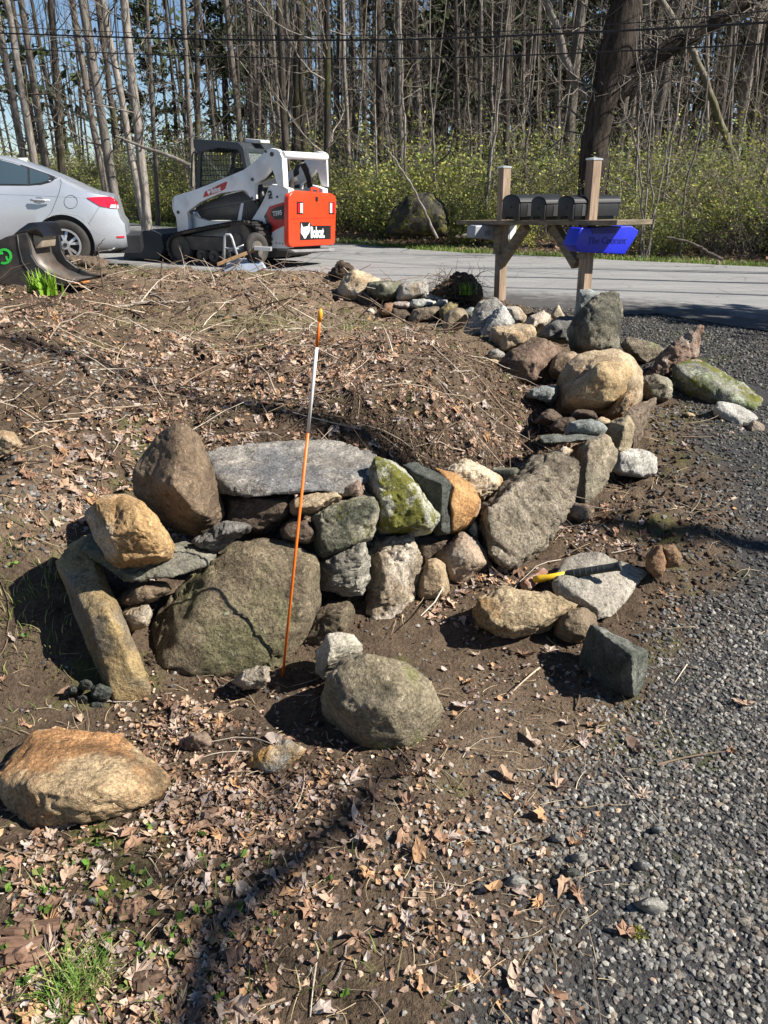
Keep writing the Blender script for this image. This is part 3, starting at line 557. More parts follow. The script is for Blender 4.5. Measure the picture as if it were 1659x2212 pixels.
rock('wall_stone', 'flat oval grey stone with green lichen in the far row', 'G', 7.35, .28, [(638,362),(680,310),(760,306),(853,325),(853,352),(780,385),(660,385)], rockmat((.28,.28,.25),(.43,.43,.39),None,0,lichen=.3), rnd=5, res=26)
rock('wall_stone', 'thin grey slab at the foot of the root clump', 'G', 7.55, .26, [(745,280),(820,272),(900,285),(960,300),(870,330),(760,315)], GREY, rnd=3, res=22)
rock('wall_stone', 'small round grey stone right of the oval lichen stone', 'G', 7.3, .22, [(852,345),(880,310),(950,307),(965,350),(890,392)], rockmat((.26,.245,.23),(.38,.365,.35)), rnd=6, res=20)
rock('wall_stone', 'brown block in the lower course of the far row', 'G', 7.15, .3, [(645,478),(690,395),(790,378),(885,372),(895,415),(855,492),(700,498)], rockmat((.15,.115,.08),(.26,.205,.145)), rnd=4, res=28)
rock('wall_stone', 'rusty brown stone at the shaded left of the lower course', 'G', 7.3, .26, [(395,415),(450,348),(515,343),(525,405),(480,460),(415,460)], RUSTB, rnd=5, res=20)
rock('wall_stone', 'dark brown stone next to the brown block in the lower course', 'G', 7.25, .26, [(485,468),(520,383),(640,398),(655,455),(640,498),(535,502)], DKBRN, rnd=4, res=20)
rock('wall_stone', 'mossy yellow brown stone above the round brown boulder', 'G', 7.05, .28, [(890,478),(898,390),(975,330),(1045,342),(1035,385),(965,440),(910,490)], rockmat((.17,.135,.06),(.29,.24,.12),(.12,.13,.03),.4), rnd=5, res=26)
rock('boulder', 'round brown boulder at the bank corner left of the pointed rocks', 'G', 6.7, .4, [(917,550),(935,460),(970,405),(1040,376),(1100,405),(1118,470),(1065,575),(975,615),(922,598)], rockmat((.20,.155,.10),(.33,.265,.18)), rnd=9, res=34, rough=.5, cat='boulder')
rock('wall_stone', 'bluish stone showing behind the round brown boulder', 'G', 6.9, .2, [(1085,400),(1165,375),(1185,410),(1140,460),(1105,450)], BLUEG, rnd=4, res=18)
rock('wall_stone', 'pale stone showing behind the tall pointed rock', 'G', 6.5, .24, [(1165,415),(1215,330),(1285,322),(1300,350),(1210,420)], PALE, rnd=5, res=20)
rock('wall_stone', 'small brown stone in the gap under the round brown boulder', 'G', 6.3, .2, [(977,625),(1010,583),(1070,577),(1085,650),(1060,700),(1010,680)], BROWN, rnd=6, res=20)
rock('wall_stone', 'flat pale stone in the soil edge of the far row', 'G', 7.4, .2, [(295,392),(340,383),(405,455),(350,450)], PALE, rnd=4, res=18)
# ---- right of the wall
rock('red_shard', 'thin reddish brown shard of rock standing on its tip', 'J', 5.45, .1, [(545,540,-.04),(600,440),(640,390),(720,320),(800,250),(850,200),(960,130),(1030,76),(1063,100),(1043,230),(990,400),(900,480),(800,560),(700,555)], REDSH, front=[(640,450,-.08),(1020,120,-.04),(940,380,-.07),(760,530,-.1)], rnd=2, res=44, rough=1.2, cat='rock slab', layered=.5)
rock('loose_stone', 'layered brown stone with green streaks behind the red shard', 'J', 5.8, .3, [(342,262),(390,193),(500,208),(620,240),(745,282),(700,345),(640,390),(560,450),(490,440),(410,350)], rockmat((.15,.12,.085),(.27,.23,.165),(.12,.15,.06),.4,layer=.6), front=[(400,240,-.06),(640,290,-.08),(560,400,-.16),(440,310,-.12)], rnd=3, res=34, layered=.8)
rock('long_boulder', 'long low boulder covered in green moss and pale lichen by the gravel', 'J', 5.05, .42, [(808,565,.1),(818,480,.12),(840,425,.14),(950,410,.14),(1100,428,.1),(1250,500,.04),(1430,590,-.04),(1545,682,-.12),(1612,790,-.18),(1602,865,-.2),(1540,893,-.22),(1440,860,-.22),(1200,810,-.14),(1080,795,-.08),(950,705,0),(830,645,.06)], LONGM,
 front=[(880,500,-.06),(1100,560,-.14),(1350,690,-.26),(1500,800,-.34),(1000,650,-.14),(1250,760,-.26)], rnd=7, res=48, rough=.8, cat='boulder', back=.9)
rock('loose_stone', 'flat topped pale stone in front of the long mossy boulder', 'J', 4.6, .26, [(1172,855),(1215,768),(1360,798),(1480,848),(1575,932),(1480,995),(1400,1005),(1300,955),(1190,895)], rockmat((.31,.295,.265),(.46,.445,.40)), front=[(1190,830,-.04),(1400,910,-.12),(1490,900,-.1),(1390,985,-.13)], rnd=3, res=32, rough=.6)
rock('loose_stone', 'crumbly brown stone beside the flat topped pale stone', 'J', 4.42, .16, [(1472,1000),(1530,928),(1625,980),(1655,1045),(1500,1050)], rockmat((.2,.16,.12),(.31,.26,.2)), rnd=3, res=24, rough=1.3)
rock('loose_stone', 'dark stone with a hollow right of the large tan boulder', 'J', 4.95, .3, [(515,730),(530,560),(650,518),(785,570),(803,640),(775,740),(720,757),(640,730),(560,740)], rockmat((.14,.12,.085),(.27,.24,.18),(.09,.10,.065),.4,lichen=.2), rnd=4, res=30, rough=1.5)
rock('loose_stone', 'tan stone peeking out behind the red shard', 'J', 5.7, .16, [(980,375),(1050,383),(1115,445),(1020,440),(970,420)], TAN, rnd=4, res=18)
rock('loose_stone', 'small flat tan pebble stone on the dirt near the mossy boulder', 'J', 4.62, .1, [(895,872),(940,858),(1003,885),(950,906)], TAN, rnd=4, res=16)
# ---- lying in front of the wall
rock('flat_rock', 'flat grey tan slab on the ground under the hammer handle', 'C', 2.68, .08,
 [(1060,715,.14),(1140,695,.18),(1225,688,.2),(1340,738,.16),(1443,770,.12),(1370,830,.02),(1310,885,-.06),(1285,990,-.18),(1215,1005,-.2),(1140,945,-.16),(1020,885,-.08),(1012,820,-.02),(1080,760,.06)], rockmat((.25,.225,.185),(.37,.335,.28),(.2,.19,.17),.4), front=[(1020,820,-.04),(1140,900,-.17),(1215,950,-.21),(1300,930,-.13),(1310,870,-.07)], rnd=2, res=46, rough=.5, cat='rock slab', back=.96)
rock('rough_rock', 'rough golden tan stone lying propped below the hammer head', 'C', 2.5, .22,
 [(603,965),(625,890),(700,858),(830,860),(960,880),(1102,932),(1080,965),(1000,1015),(900,1075),(800,1110),(700,1085),(630,1015)], rockmat((.33,.245,.14),(.50,.39,.25),(.36,.21,.09),.35,fleck=.55), front=[(640,930,-.06),(800,890,-.03),(1060,940,-.06),(980,990,-.12),(800,1070,-.16),(680,1010,-.14)], rnd=3, res=44, rough=1.1)
rock('loose_stone', 'rounded brown stone between the rough slab and the dark block', 'C', 2.46, .2, [(997,1085),(1008,1000),(1060,953),(1140,948),(1203,990),(1214,1045),(1180,1110),(1140,1138),(1050,1140)], rockmat((.155,.115,.075),(.27,.21,.14)), rnd=7, res=34, rough=.7)
rock('block_stone', 'dark green angular block with bright yellow right edge near the gravel', 'C', 2.17, .2,
 [(1126,1225,.10),(1150,1130,.12),(1180,1038,.12),(1300,1088,.06),(1468,1165,.02),(1443,1330,.0),(1397,1393,-.1),(1250,1355,-.02),(1128,1295,.08)], DGREEN, front=[(1385,1190,-.12),(1395,1385,-.13)], rnd=2, res=42, rough=.6)
rock('loose_stone', 'left of the pair of small red brown stones by the drive', 'C', 2.74, .11, [(1458,705),(1500,640),(1535,638),(1558,720),(1545,795),(1500,800),(1463,755)], RUSTB, rnd=4, res=28)
rock('loose_stone', 'right of the pair of small red brown stones by the drive', 'C', 2.80, .12, [(1533,642),(1600,628),(1643,690),(1632,738),(1560,745)], rockmat((.17,.10,.055),(.29,.19,.11)), rnd=4, res=26)
rock('loose_stone', 'pale angular stone behind the big round boulder in front', 'B', 2.16, .16, [(818,1705),(850,1650),(900,1568),(1000,1563),(1085,1570),(1148,1640),(1153,1720),(1050,1800),(940,1850),(880,1885),(820,1835)], rockmat((.33,.30,.235),(.48,.44,.36)), front=[(930,1640,-.08),(1090,1640,-.06),(900,1760,-.1)], rnd=3, res=34, rough=.6)
rock('boulder', 'big round grey brown boulder alone in front of the wall', 'M', 1.98, .36, [(696,1505),(712,1460),(740,1432),(790,1416),(870,1438),(930,1473),(957,1530),(942,1582),(895,1637),(840,1645),(790,1632),(750,1588),(708,1545)], BOULD,
 front=[(740,1470,-.1),(860,1480,-.13),(920,1530,-.12),(870,1600,-.16),(790,1590,-.16),(740,1530,-.15),(820,1530,-.2)], rnd=9, res=52, rough=.45, cat='boulder')
rock('boulder', 'broad orange tan boulder at the lower left of the scene', 'E', 1.66, .34,
 [(3,585,.0),(60,500,.06),(180,370,.14),(300,338,.16),(440,343,.16),(620,380,.12),(690,470,.08),(780,560,.04),(818,612,0),(790,665,-.04),(700,715,-.08),(600,765,-.1),(450,805,-.12),(200,850,-.12),(120,795,-.1),(75,690,-.06),(8,642,-.02)], rockmat((.32,.215,.115),(.50,.375,.225),(.44,.22,.09),.4,fleck=.5),
 front=[(150,640,-.13),(320,690,-.16),(520,650,-.14),(680,620,-.07),(200,810,-.16),(440,780,-.16)], rnd=4, res=52, rough=.7, cat='boulder', back=.85)
rock('loose_stone', 'small white stone with an orange end on the soil by the leaves', 'E', 1.76, .1, [(1247,522),(1310,460),(1375,430),(1442,410),(1528,450),(1490,505),(1380,593),(1320,588)], rockmat((.36,.34,.28),(.50,.47,.39),(.50,.25,.04),1.0), front=[(1370,560,-.05),(1340,480,-.03),(1460,460,-.03)], rnd=2, res=32)
rock('loose_stone', 'crumbly light stone at the foot of the biggest wall stone', 'B', 2.1, .12, [(215,1910),(300,1830),(400,1800),(472,1800),(480,1900),(440,1950),(300,1960)], rockmat((.27,.22,.16),(.44,.38,.30)), rnd=3, res=28, rough=1.5)
rock('loose_stone', 'small brown stone among leaves between the two front boulders', 'E', 1.86, .1, [(915,435),(960,370),(1040,368),(1070,425),(1000,468),(940,470)], rockmat((.17,.12,.085),(.27,.2,.15)), rnd=5, res=24)
rock('loose_stone', 'tan stone cut by the left edge above the wall end', 'M', 2.95, .2, [(-30,950),(5,932),(30,935),(52,962),(30,988),(-20,990)], TAN, rnd=5, res=22)
for k, (x, y, r_) in enumerate([(370,150,30),(430,125,38),(418,200,36),(485,232,46),(505,165,60)]):
    rock('dark_pebble', 'dark grey pebble in the shade at the foot of the leaning slab', 'E', 2.05, .06, [(x+r_*math.cos(a)*(.8+.3*((i*7+k*3)%5)/5), y+.75*r_*math.sin(a)) for i, a in enumerate(np.linspace(0, 5.6, 7))], SLATE, rnd=1, res=30, rough=1.2, cat='pebble', group='dark pebbles below the leaning slab')
# ================================================================== SMALL BUILT THINGS
def text_part(name, body, org, xd, up, size, mat, parent, depth=.003, bold=0., shear=0., align='LEFT', sx=1.):
    cu = bpy.data.curves.new(name, 'FONT'); cu.body = body; cu.size = size; cu.extrude = depth; cu.offset = bold * size; cu.shear = shear; cu.align_x = align; cu.resolution_u = 3
    ob = bpy.data.objects.new(name, cu); COL.objects.link(ob); dg = bpy.context.evaluated_depsgraph_get()
    me = bpy.data.meshes.new_from_object(ob.evaluated_get(dg)); bpy.data.objects.remove(ob)
    xd = Vector(xd).normalized(); up = Vector(up); up = (up - xd * up.dot(xd)).normalized(); nz = xd.cross(up)
    o = Vector(org) - ORG[parent]; M = Matrix(((xd.x * sx, up.x, nz.x, o.x), (xd.y * sx, up.y, nz.y, o.y), (xd.z * sx, up.z, nz.z, o.z), (0, 0, 0, 1)))
    me.transform(M); me.materials.clear(); return link_mesh(name, me, mat, parent)
# ---- driveway stake
ORG_P = plain('stake_orange', (.62, .13, .012), .4, .4, var=.1); WHT_P = plain('stake_white', (.62, .62, .60), .4, .4, var=.08); YEL_P = plain('stake_cap', (.75, .32, .02), .4, .4)
b_, t_ = atZ(610, 1467, 0.0), atY(693, 667, 2.21)
st = empty('driveway_stake', (b_.x, b_.y, hz(b_.x, b_.y)), 'thin orange driveway marker stake with a white band in front of the wall', 'stake')
L_ = lambda k: b_ + (t_ - b_) * k
MB().tube([L_(-.03), L_(.707)], .0048, 10).build('lower_shaft', ORG_P, st); MB().tube([L_(.707), L_(.913)], .0050, 10).build('white_band', WHT_P, st)
MB().tube([L_(.913), L_(.976)], .0048, 10).build('upper_shaft', ORG_P, st); MB().tube([L_(.972), L_(.99), L_(1.0)], [.0068, .0068, .004], 10).build('cap', YEL_P, st)
# ---- sledge hammer
h0, h1 = atY(848, 842, 2.71, 'C'), atY(950, 772, 2.80, 'C'); g0, g1 = atY(915, 804, 2.71, 'C'), atY(1335, 738, 2.62, 'C')
hm = empty('sledge_hammer', (h0.x, h0.y, hz(h0.x, h0.y)), 'short sledge hammer with yellow and black handle and rusty head', 'hammer')
t = NT('rusty_steel'); o = t.obj(); c = t.mix(t.ramp(t.noise(o, 26, 6, .7), [(.42, 0.), (.6, 1.)]), (.24, .12, .075), (.34, .27, .22)); RUST = t.done(c, .65, .4, .25, t.bump(t.noise(o, 120, 4), .5, .003))
d_ = (h1 - h0).normalized(); m_ = (h0 + h1) / 2; hl = (h1 - h0).length
hb = MB().tube([h0, h0 + d_ * .008, h0 + d_ * hl * .22, h0 + d_ * hl * .34, m_, h0 + d_ * hl * .66, h0 + d_ * hl * .78, h1 - d_ * .008, h1], [.021, .027, .027, .023, .0225, .023, .027, .027, .021], 8, smooth=False)
hb.build('head', RUST, hm)
G_ = lambda k: g0 + (g1 - g0) * k
yh = MB().tube([G_(-.05), G_(.04), G_(.12), G_(.36)], [.013, .0155, .0125, .013], 12).build('handle', plain('yellow_fibreglass', (.62, .40, .02), .4, .45, dirt=((.2, .13, .05), .4)), hm)
gr = MB().tube([G_(.35), G_(.37), G_(.6), G_(.9), G_(.955), G_(.985), G_(1.)], [.0135, .0165, .0162, .0165, .0175, .022, .02], 14).build('grip', plain('black_rubber', (.022, .026, .028), .62, .35, bump=.3), hm)
for k in (.45, .52, .59, .66, .73, .8): MB().tube([G_(k), G_(k + .006)], .0172, 14).build('grip_ring', plain('grip_ring_rubber', (.05, .055, .05), .6), gr)
# ---- mailbox stand
def woodmat(name, c1, c2, ax=(18, 18, 1.2), knots=True):
    t = NT(name); o = t.shift(t.obj()); n = t.noise(t.mapping(o, ax), 2.2, 6, .62); n2 = t.noise(o, 4, 4)
    c = t.mix(t.ramp(n, [(.33, 0.), (.68, 1.)]), c1, c2); c = t.mix(t.math('MULTIPLY', t.ramp(n2, [(.5, 0.), (.75, 1.)]), .4), c, tuple(x * .55 for x in c1))
    cr = t.ramp(t.noise(t.mapping(o, tuple(a * 2.2 for a in ax)), 2.5, 3), [(.33, 1.), (.38, 0.)]); c = t.mix(t.math('MULTIPLY', cr, .6), c, tuple(x * .35 for x in c1))
    return t.done(c, .82, .25, 0, t.bump(n, .5, .006))
WOOD = woodmat('weathered_post_wood', (.21, .145, .10), (.38, .285, .205)); WOODH = woodmat('weathered_board_wood', (.13, .105, .07), (.27, .215, .15), (3, 3, 14))
lb, lt = atY(346, 1262, 8.0, 'O'), atY(388, 168, 8.0, 'O'); rb, rt = atY(1020, 1345, 6.87, 'O'), atY(1120, 104, 6.87, 'O')
sv = Vector((rb.x - lb.x, rb.y - lb.y, 0)).normalized(); av = Vector((-sv.y, sv.x, 0))      # sv along the shelf to the right post, av towards the road
UP = Vector((0, 0, 1))
ms = empty('mailbox_stand', (lb.x, lb.y, hz(lb.x, lb.y)), 'weathered wooden double post stand carrying the black mailboxes', 'mailbox stand')
GALV = plain('galvanised_cap', (.55, .56, .57), .4, .5, .6)
for p0, p1 in ((lb, lt), (rb, rt)):
    ax = (p1 - p0); h = .0445; q0 = p0 - ax * .12
    mb = MB(); vs = []
    for p in (q0, p1):
        vs += [p + av * i * h + sv * j * h for i, j in ((-1, -1), (1, -1), (1, 1), (-1, 1))]
    mb.add(vs, [(0, 1, 2, 3), (4, 5, 6, 7), (0, 1, 5, 4), (1, 2, 6, 5), (2, 3, 7, 6), (3, 0, 4, 7)]); po = mb.build('post', WOOD, ms, bevel=.004, seg=1)
    cb = MB(); vs = [p1 + av * i * (h + .004) + sv * j * (h + .004) for i, j in ((-1, -1), (1, -1), (1, 1), (-1, 1))]
    vs2 = [v + UP * .012 for v in vs]; cb.add(vs + vs2 + [p1 + UP * .022], [(0, 1, 2, 3), (0, 1, 5, 4), (1, 2, 6, 5), (2, 3, 7, 6), (3, 0, 4, 7), (4, 5, 8), (5, 6, 8), (6, 7, 8), (7, 4, 8)]); cb.build('post_cap', GALV, po)
se0, se1 = onplane(105, 612, lb, av, 'O'), onplane(1440, 612, lb, av, 'O')
shz0 = onplane(385, 612, lb, av, 'O').z; shz1 = onplane(1080, 612, lb, av, 'O').z
SH = lambda s: shz0 + (shz1 - shz0) * s / (rb - lb).length
Ls = (rb.xy - lb.xy).length; s0 = (se0.xy - lb.xy).dot(sv.xy); s1 = (se1.xy - lb.xy).dot(sv.xy)
def SW(s, a, z): return Vector((lb.x, lb.y, 0)) + sv * s + av * a + UP * z
mb = MB(); th = .019; a0, a1 = -.17, .20
vs = [SW(s, a, SH(s) + k * th) for s in (s0, s1) for a, k in ((a0, -1), (a1, -1), (a1, 1), (a0, 1))]
mb.add(vs, [(0, 1, 2, 3), (4, 7, 6, 5), (0, 4, 5, 1), (1, 5, 6, 2), (2, 6, 7, 3), (3, 7, 4, 0)]); mb.build('shelf', WOODH, ms, bevel=.003, seg=1)
def brace(pa, pb, wd=.042, off=-.03):
    A = onplane(*pa, lb, av, 'O'); B = onplane(*pb, lb, av, 'O'); d = (B - A).normalized(); n = d.cross(av).normalized()
    MB().box((A + B) / 2 + av * off, d * ((B - A).length / 2), av * .035, n * wd).build('brace', WOODH, ms, bevel=.003, seg=1)
brace((375, 950), (590, 640)); brace((1000, 960), (815, 645))
for (x0, y0, x1, y1, lbp) in ((300, 640, 352, 868, lb), (985, 860, 1125, 905, rb)):
    c0 = onplane((x0 + x1) / 2, y0, lbp, av, 'O'); c1 = onplane((x0 + x1) / 2, y1, lbp, av, 'O'); c = (c0 + c1) / 2
    c = Vector((lbp.x, lbp.y, c.z)) - av * .062
    MB().box(c, av * .016, sv * .05, UP * abs(c0.z - c1.z) / 2).build('mounting_board', WOODH, ms, bevel=.003, seg=1)
# ---- three mailboxes
t = NT('black_mailbox'); o = t.obj(); n = t.noise(o, 14, 5); MBX = t.done(t.mix(n, (.009, .0095, .010), (.020, .021, .022)), .5, .35, 0, t.bump(t.noise(o, 60, 3), .08, .004))
MBX2 = plain('mailbox_side_panel', (.045, .046, .048), .45, .4)
def mailbox(xl, xr, ytop, label, ln=.49):
    e = -.20                                                       # near end sits over the shelf edge
    A = onplane(xl, 560, lb + av * e, av, 'O'); B = onplane(xr, 560, lb + av * e, av, 'O'); T = onplane((xl + xr) / 2, ytop, lb + av * e, av, 'O')
    sa = (A.xy - lb.xy).dot(sv.xy); sb = (B.xy - lb.xy).dot(sv.xy); sc = (sa + sb) / 2; hw = abs(sb - sa) / 2; zb = SH(sc) + th + .003; H = T.z - zb
    root = empty('mailbox', SW(sc, e + .24, zb), label, 'mailbox', 'black mailboxes on the wooden stand')
    def arch(k, g=0.):                                              # half outline: straight sides then a low arch
        pts = [(-hw - g, .03)]; hs = H * .74
        pts += [(-hw - g, hs)]
        for i in range(1, 12):
            a = math.pi * i / 12; pts.append((-(hw + g) * math.cos(a), hs + (H - hs + g) * math.sin(a)))
        return pts + [(hw + g, hs), (hw + g, .03)]
    mb = MB(); P = [SW(sc + x, e + .012, zb + z) for x, z in arch(0)]; mb.prism(P, av * (ln - .03)); mb.build('body', MBX, root, bevel=.004)
    hs = H * .74; rp = [q for q in arch(0, .007) if q[1] >= hs - 1e-6]; ri = [(x * .93, z - .008) for x, z in rp]
    mb = MB(); mb.prism([SW(sc + x, e, zb + z) for x, z in rp] + [SW(sc + x, e, zb + z) for x, z in ri[::-1]], av * ln); mb.build('roof', MBX, root)
    dp = [(-hw + .004, .0), (-hw + .004, hs)] + [(-(hw - .004) * math.cos(math.pi * i / 12), hs + (H - hs - .006) * math.sin(math.pi * i / 12)) for i in range(1, 12)] + [(hw - .004, hs), (hw - .004, 0), (hw * .45, 0), (hw * .45, .03), (-hw * .45, .03), (-hw * .45, 0)]
    bp = MB().prism([SW(sc + x, e - .004, zb + z) for x, z in dp], av * .014).build('back_panel', MBX, root, bevel=.002)
    MB().disc(SW(sc, e - .006, zb + H * .52), av, .006, .011, .006, 14).build('knob_ring', MBX2, bp)
    for sgn in (-1, 1): MB().box(SW(sc + sgn * (hw + .002), e + .17, zb + H * .42), av * .085, sv * .002, UP * H * .24).build('side_panel', MBX2, root, bevel=.0015, seg=1)
    MB().prism([SW(sc + x * .98, e + ln - .016, zb + z * .99) for x, z in arch(0)], av * .012).build('door', MBX, root)
    MB().box(SW(sc, e + ln * .5, zb + .016), av * ln * .42, sv * hw * .8, UP * .014).build('foot', MBX, root)
mailbox(366, 506, 391, 'black mailbox nearest the left post, its curved roof catching the sun')
mailbox(600, 716, 407, 'smaller black mailbox in the middle of the shelf')
mailbox(818, 948, 400, 'black mailbox partly hidden behind the right post')
# ---- newspaper boxes
def paperbox(name, label, pts, base, off, depth, mat, cat='newspaper box'):
    p0 = base + sv * off; P = [onplane(x, y, p0, sv, 'O') for x, y in pts]
    root = empty(name, (base.x, base.y, min(p.z for p in P)), label, cat)
    b = MB().prism(P, -sv * depth).build('shell', mat, root, bevel=.014, seg=3)
    return root, P, p0
BLUE = plain('blue_plastic', (.010, .020, .48), .38, .5, var=.08); GREYP = plain('grey_plastic', (.30, .31, .33), .5, .4)
pb, PB, p0 = paperbox('newspaper_box', 'bright blue plastic newspaper box under the right end of the shelf', [(955, 800), (1008, 668), (1020, 658), (1425, 643), (1482, 680), (1478, 705), (1370, 874), (1000, 856)], rb, .17, .15, BLUE)
MB().prism([onplane(x, y, p0 + sv * .003, sv, 'O') for x, y in ((1085, 657), (1312, 648), (1300, 700), (1110, 706))], -sv * .02).build('top_recess', plain('blue_dark', (.004, .008, .22), .45), pb)
q0 = onplane(1062, 792, p0, sv, 'O'); q1 = onplane(1345, 786, p0, sv, 'O')
BTX = plain('blue_lettering', (.004, .010, .20), .5)
text_part('lettering', 'The Courant', q0 + sv * .001, q1 - q0, UP, .078, BTX, pb, .002, .012, .12)
gb, _, _ = paperbox('newspaper_box', 'grey plastic newspaper box behind the left post under the shelf', [(138, 742), (150, 640), (300, 632), (488, 638), (470, 738), (430, 757), (300, 757)], lb, -.07, .15, GREYP)
p0 = lb - sv * .07; MB().prism([onplane(x, y, p0 + sv * .003, sv, 'O') for x, y in ((225, 680), (270, 678), (270, 722), (225, 722))], -sv * .01).build('embossed_panel', plain('grey_dark_plastic', (.2, .21, .23), .5), gb)
MB().prism([onplane(x, y, p0 + sv * .003, sv, 'O') for x, y in ((430, 640), (488, 640), (468, 740), (430, 752))], -sv * .006).build('pale_front', plain('white_plastic', (.62, .63, .62), .45), gb)
# ================================================================== TRACK LOADER
lf = Vector((-.871, .491, 0)).normalized(); ll = Vector((-lf.y, lf.x, 0))          # forward, left
corner = atY(1112, 1035, 12.8, 'L'); LZ = .33
LO = Vector((corner.x, corner.y, 0)) - ll * .55; LO.z = LZ
def lw(x, y, z): return LO + lf * x + ll * y + UP * z
def ls(px, py, y, fr='L'):
    p = onplane(px, py, LO + ll * y, ll, fr) - LO; return (p.dot(lf), p.z)            # side view -> (x, z)
def lr(px, py, x): return onplane(px, py, LO + lf * x, lf, 'L')                       # rear view -> world
loader = empty('track_loader', LO, 'white and red compact track loader with black cab parked on the road', 'track loader')
WHITE = plain('loader_white', (.70, .70, .69), .38, .45, var=.05, scale=3, dirt=((.28, .24, .19), .35)); BLACKP = plain('loader_black', (.018, .019, .021), .45, .4, dirt=((.09, .08, .065), .3))
CABM = plain('cab_charcoal', (.028, .034, .038), .4, .45); RED = plain('loader_red', (.72, .045, .012), .34, .5, var=.06, scale=3); RUBBER = plain('track_rubber', (.022, .021, .020), .8, .25, var=.3, bump=.5, dirt=((.13, .10, .075), .7))
STEELD = plain('dusty_steel', (.06, .055, .05), .7, .35, var=.3, dirt=((.17, .135, .10), .7)); GREYM = plain('grey_step', (.20, .20, .20), .5, .4)
t = NT('cab_glass'); gl = t.b; gl.inputs['Transmission Weight'].default_value = .85; GLASS = t.done((.55, .62, .62), .06, .5)
SOCK = plain('decal_dark', (.012, .012, .013), .4); DRED = plain('decal_red', (.42, .02, .015), .4); DWHITE = plain('decal_white', (.75, .75, .74), .4, var=.03)
def slab(name, pts, y0, y1, mat, parent=loader, bevel=.012, ytrace=None, fr='L', seg=2):
    """side-view outline traced at y0, filled to y1"""
    P = [lw(*(lambda q: (q[0], y0, q[1]))(ls(px, py, y0 if ytrace is None else ytrace, fr))) for px, py in pts]
    return MB().prism(P, ll * (y1 - y0)).build(name, mat, parent, bevel=bevel, seg=seg)
tower = [(800, 815), (860, 720), (905, 640), (945, 540), (975, 507), (1050, 525), (1112, 548), (1112, 1035), (930, 1030), (880, 900)]
for y0, y1 in ((.55, .40), (-.40, -.55)): slab('rear_frame', tower, y0, y1, WHITE, ytrace=.55)
slab('engine_block', [(830, 800), (960, 560), (1108, 570), (1108, 1030), (900, 1000)], .39, -.39, BLACKP, ytrace=.5)
slab('chassis', [(290, 730), (380, 785), (460, 808), (740, 806), (800, 816), (880, 905), (860, 1000), (300, 1010), (240, 960)], .50, -.50, WHITE, ytrace=.5)
slab('underbody', [(240, 980), (900, 900), (1100, 1030), (1090, 1100), (860, 1120), (260, 1110)], .47, -.47, STEELD, ytrace=.5)
cw = slab('side_cowl', [(350, 705), (440, 655), (560, 605), (740, 562), (800, 620), (870, 690), (808, 805), (465, 802), (395, 780)], .53, .42, BLACKP, ytrace=.53)
slab('side_cowl', [(350, 705), (440, 655), (560, 605), (740, 562), (800, 620), (870, 690), (808, 805), (465, 802), (395, 780)], -.42, -.53, BLACKP, ytrace=.53)
slab('cowl_strip', [(722, 665), (745, 660), (725, 812), (692, 812)], .545, .52, WHITE, cw, .004)
slab('cowl_seam', [(345, 715), (850, 625), (850, 640), (350, 732)], .545, .52, CABM, cw, .003)
for k in range(6): slab('grille_bar', [(755 + k * 20, 670), (760 + k * 20, 670), (755 + k * 18, 795), (750 + k * 18, 795)], .537, .52, STEELD, cw, 0)
# lift arms
arm = [(175, 605), (330, 560), (440, 518), (620, 443), (740, 393), (840, 318), (925, 235), (965, 213), (1020, 223), (1046, 245), (985, 320), (945, 410), (900, 462), (838, 505), (832, 580), (836, 628), (817, 642), (796, 618), (770, 572), (738, 557), (560, 582), (400, 650), (320, 708), (282, 742), (292, 830), (296, 905), (206, 917), (192, 780), (168, 735)]
link = [(945, 232), (1000, 222), (1045, 240), (1068, 285), (1082, 532), (1030, 527), (992, 400), (955, 320)]
for s, y0, y1 in ((1, .66, .57), (-1, -.57, -.66)):
    a = slab('lift_arm', arm, y0, y1, WHITE, ytrace=.66, bevel=.015)
    slab('rear_link', link, y0 - s * .01, y1 - s * .05, WHITE, ytrace=.62, bevel=.015)
    for (px, py, r) in ((977, 263, .032), (928, 240, .022), (817, 470, .024), (815, 622, .02), (212, 738, .026), (318, 738, .03)):
        x, z = ls(px, py, .66); MB().disc(lw(x, s * .664, z), ll, 0, r, .02, 16).build('pivot_pin', STEELD, a)
x0, z0 = ls(1052, 268, .62); MB().tube([lw(x0, .60, z0), lw(x0, -.60, z0)], .055, 16).build('crossbar', WHITE, loader)
x0, z0 = ls(850, 515, .58); x1, z1 = ls(893, 700, .58)
for s in (1, -1):
    MB().tube([lw(x0, s * .5, z0), lw(x1, s * .5, z1)], .045, 14).build('lift_cylinder', BLACKP, loader)
x, z = ls(600, 545, .66)
la = [c for c in loader.children if c.name.startswith('lift_arm')][0]
slab('arm_decal', [(415, 612), (430, 570), (470, 550), (600, 487), (613, 494), (595, 545), (575, 560), (425, 616)], .664, .661, DRED, la, 0, ytrace=.66)
p0, p1 = lw(*(lambda q: (q[0], .667, q[1]))(ls(487, 583, .66))), lw(*(lambda q: (q[0], .667, q[1]))(ls(575, 558, .66)))
text_part('lettering', 'Bobcat', p0, p1 - p0, UP, .105, DWHITE, la, .001, .03, sx=.68)
def cathead(px, py, sc, plane, parent, name='cat_head_emblem'):
    pts = [(-30, -60), (-20, -28), (4, -30), (22, -34), (36, -62), (38, -10), (30, 20), (12, 42), (4, 60), (-8, 60), (-16, 42), (-34, 18), (-34, -10)]
    o = MB().prism([plane(px + x * sc, py + y * sc) for x, y in pts], -lf * .002 if plane(px, py) else lf).build(name, DWHITE, parent)
    return o
pl = lambda a, b: lw(*(lambda q: (q[0], .666, q[1]))(ls(a, b, .66)))
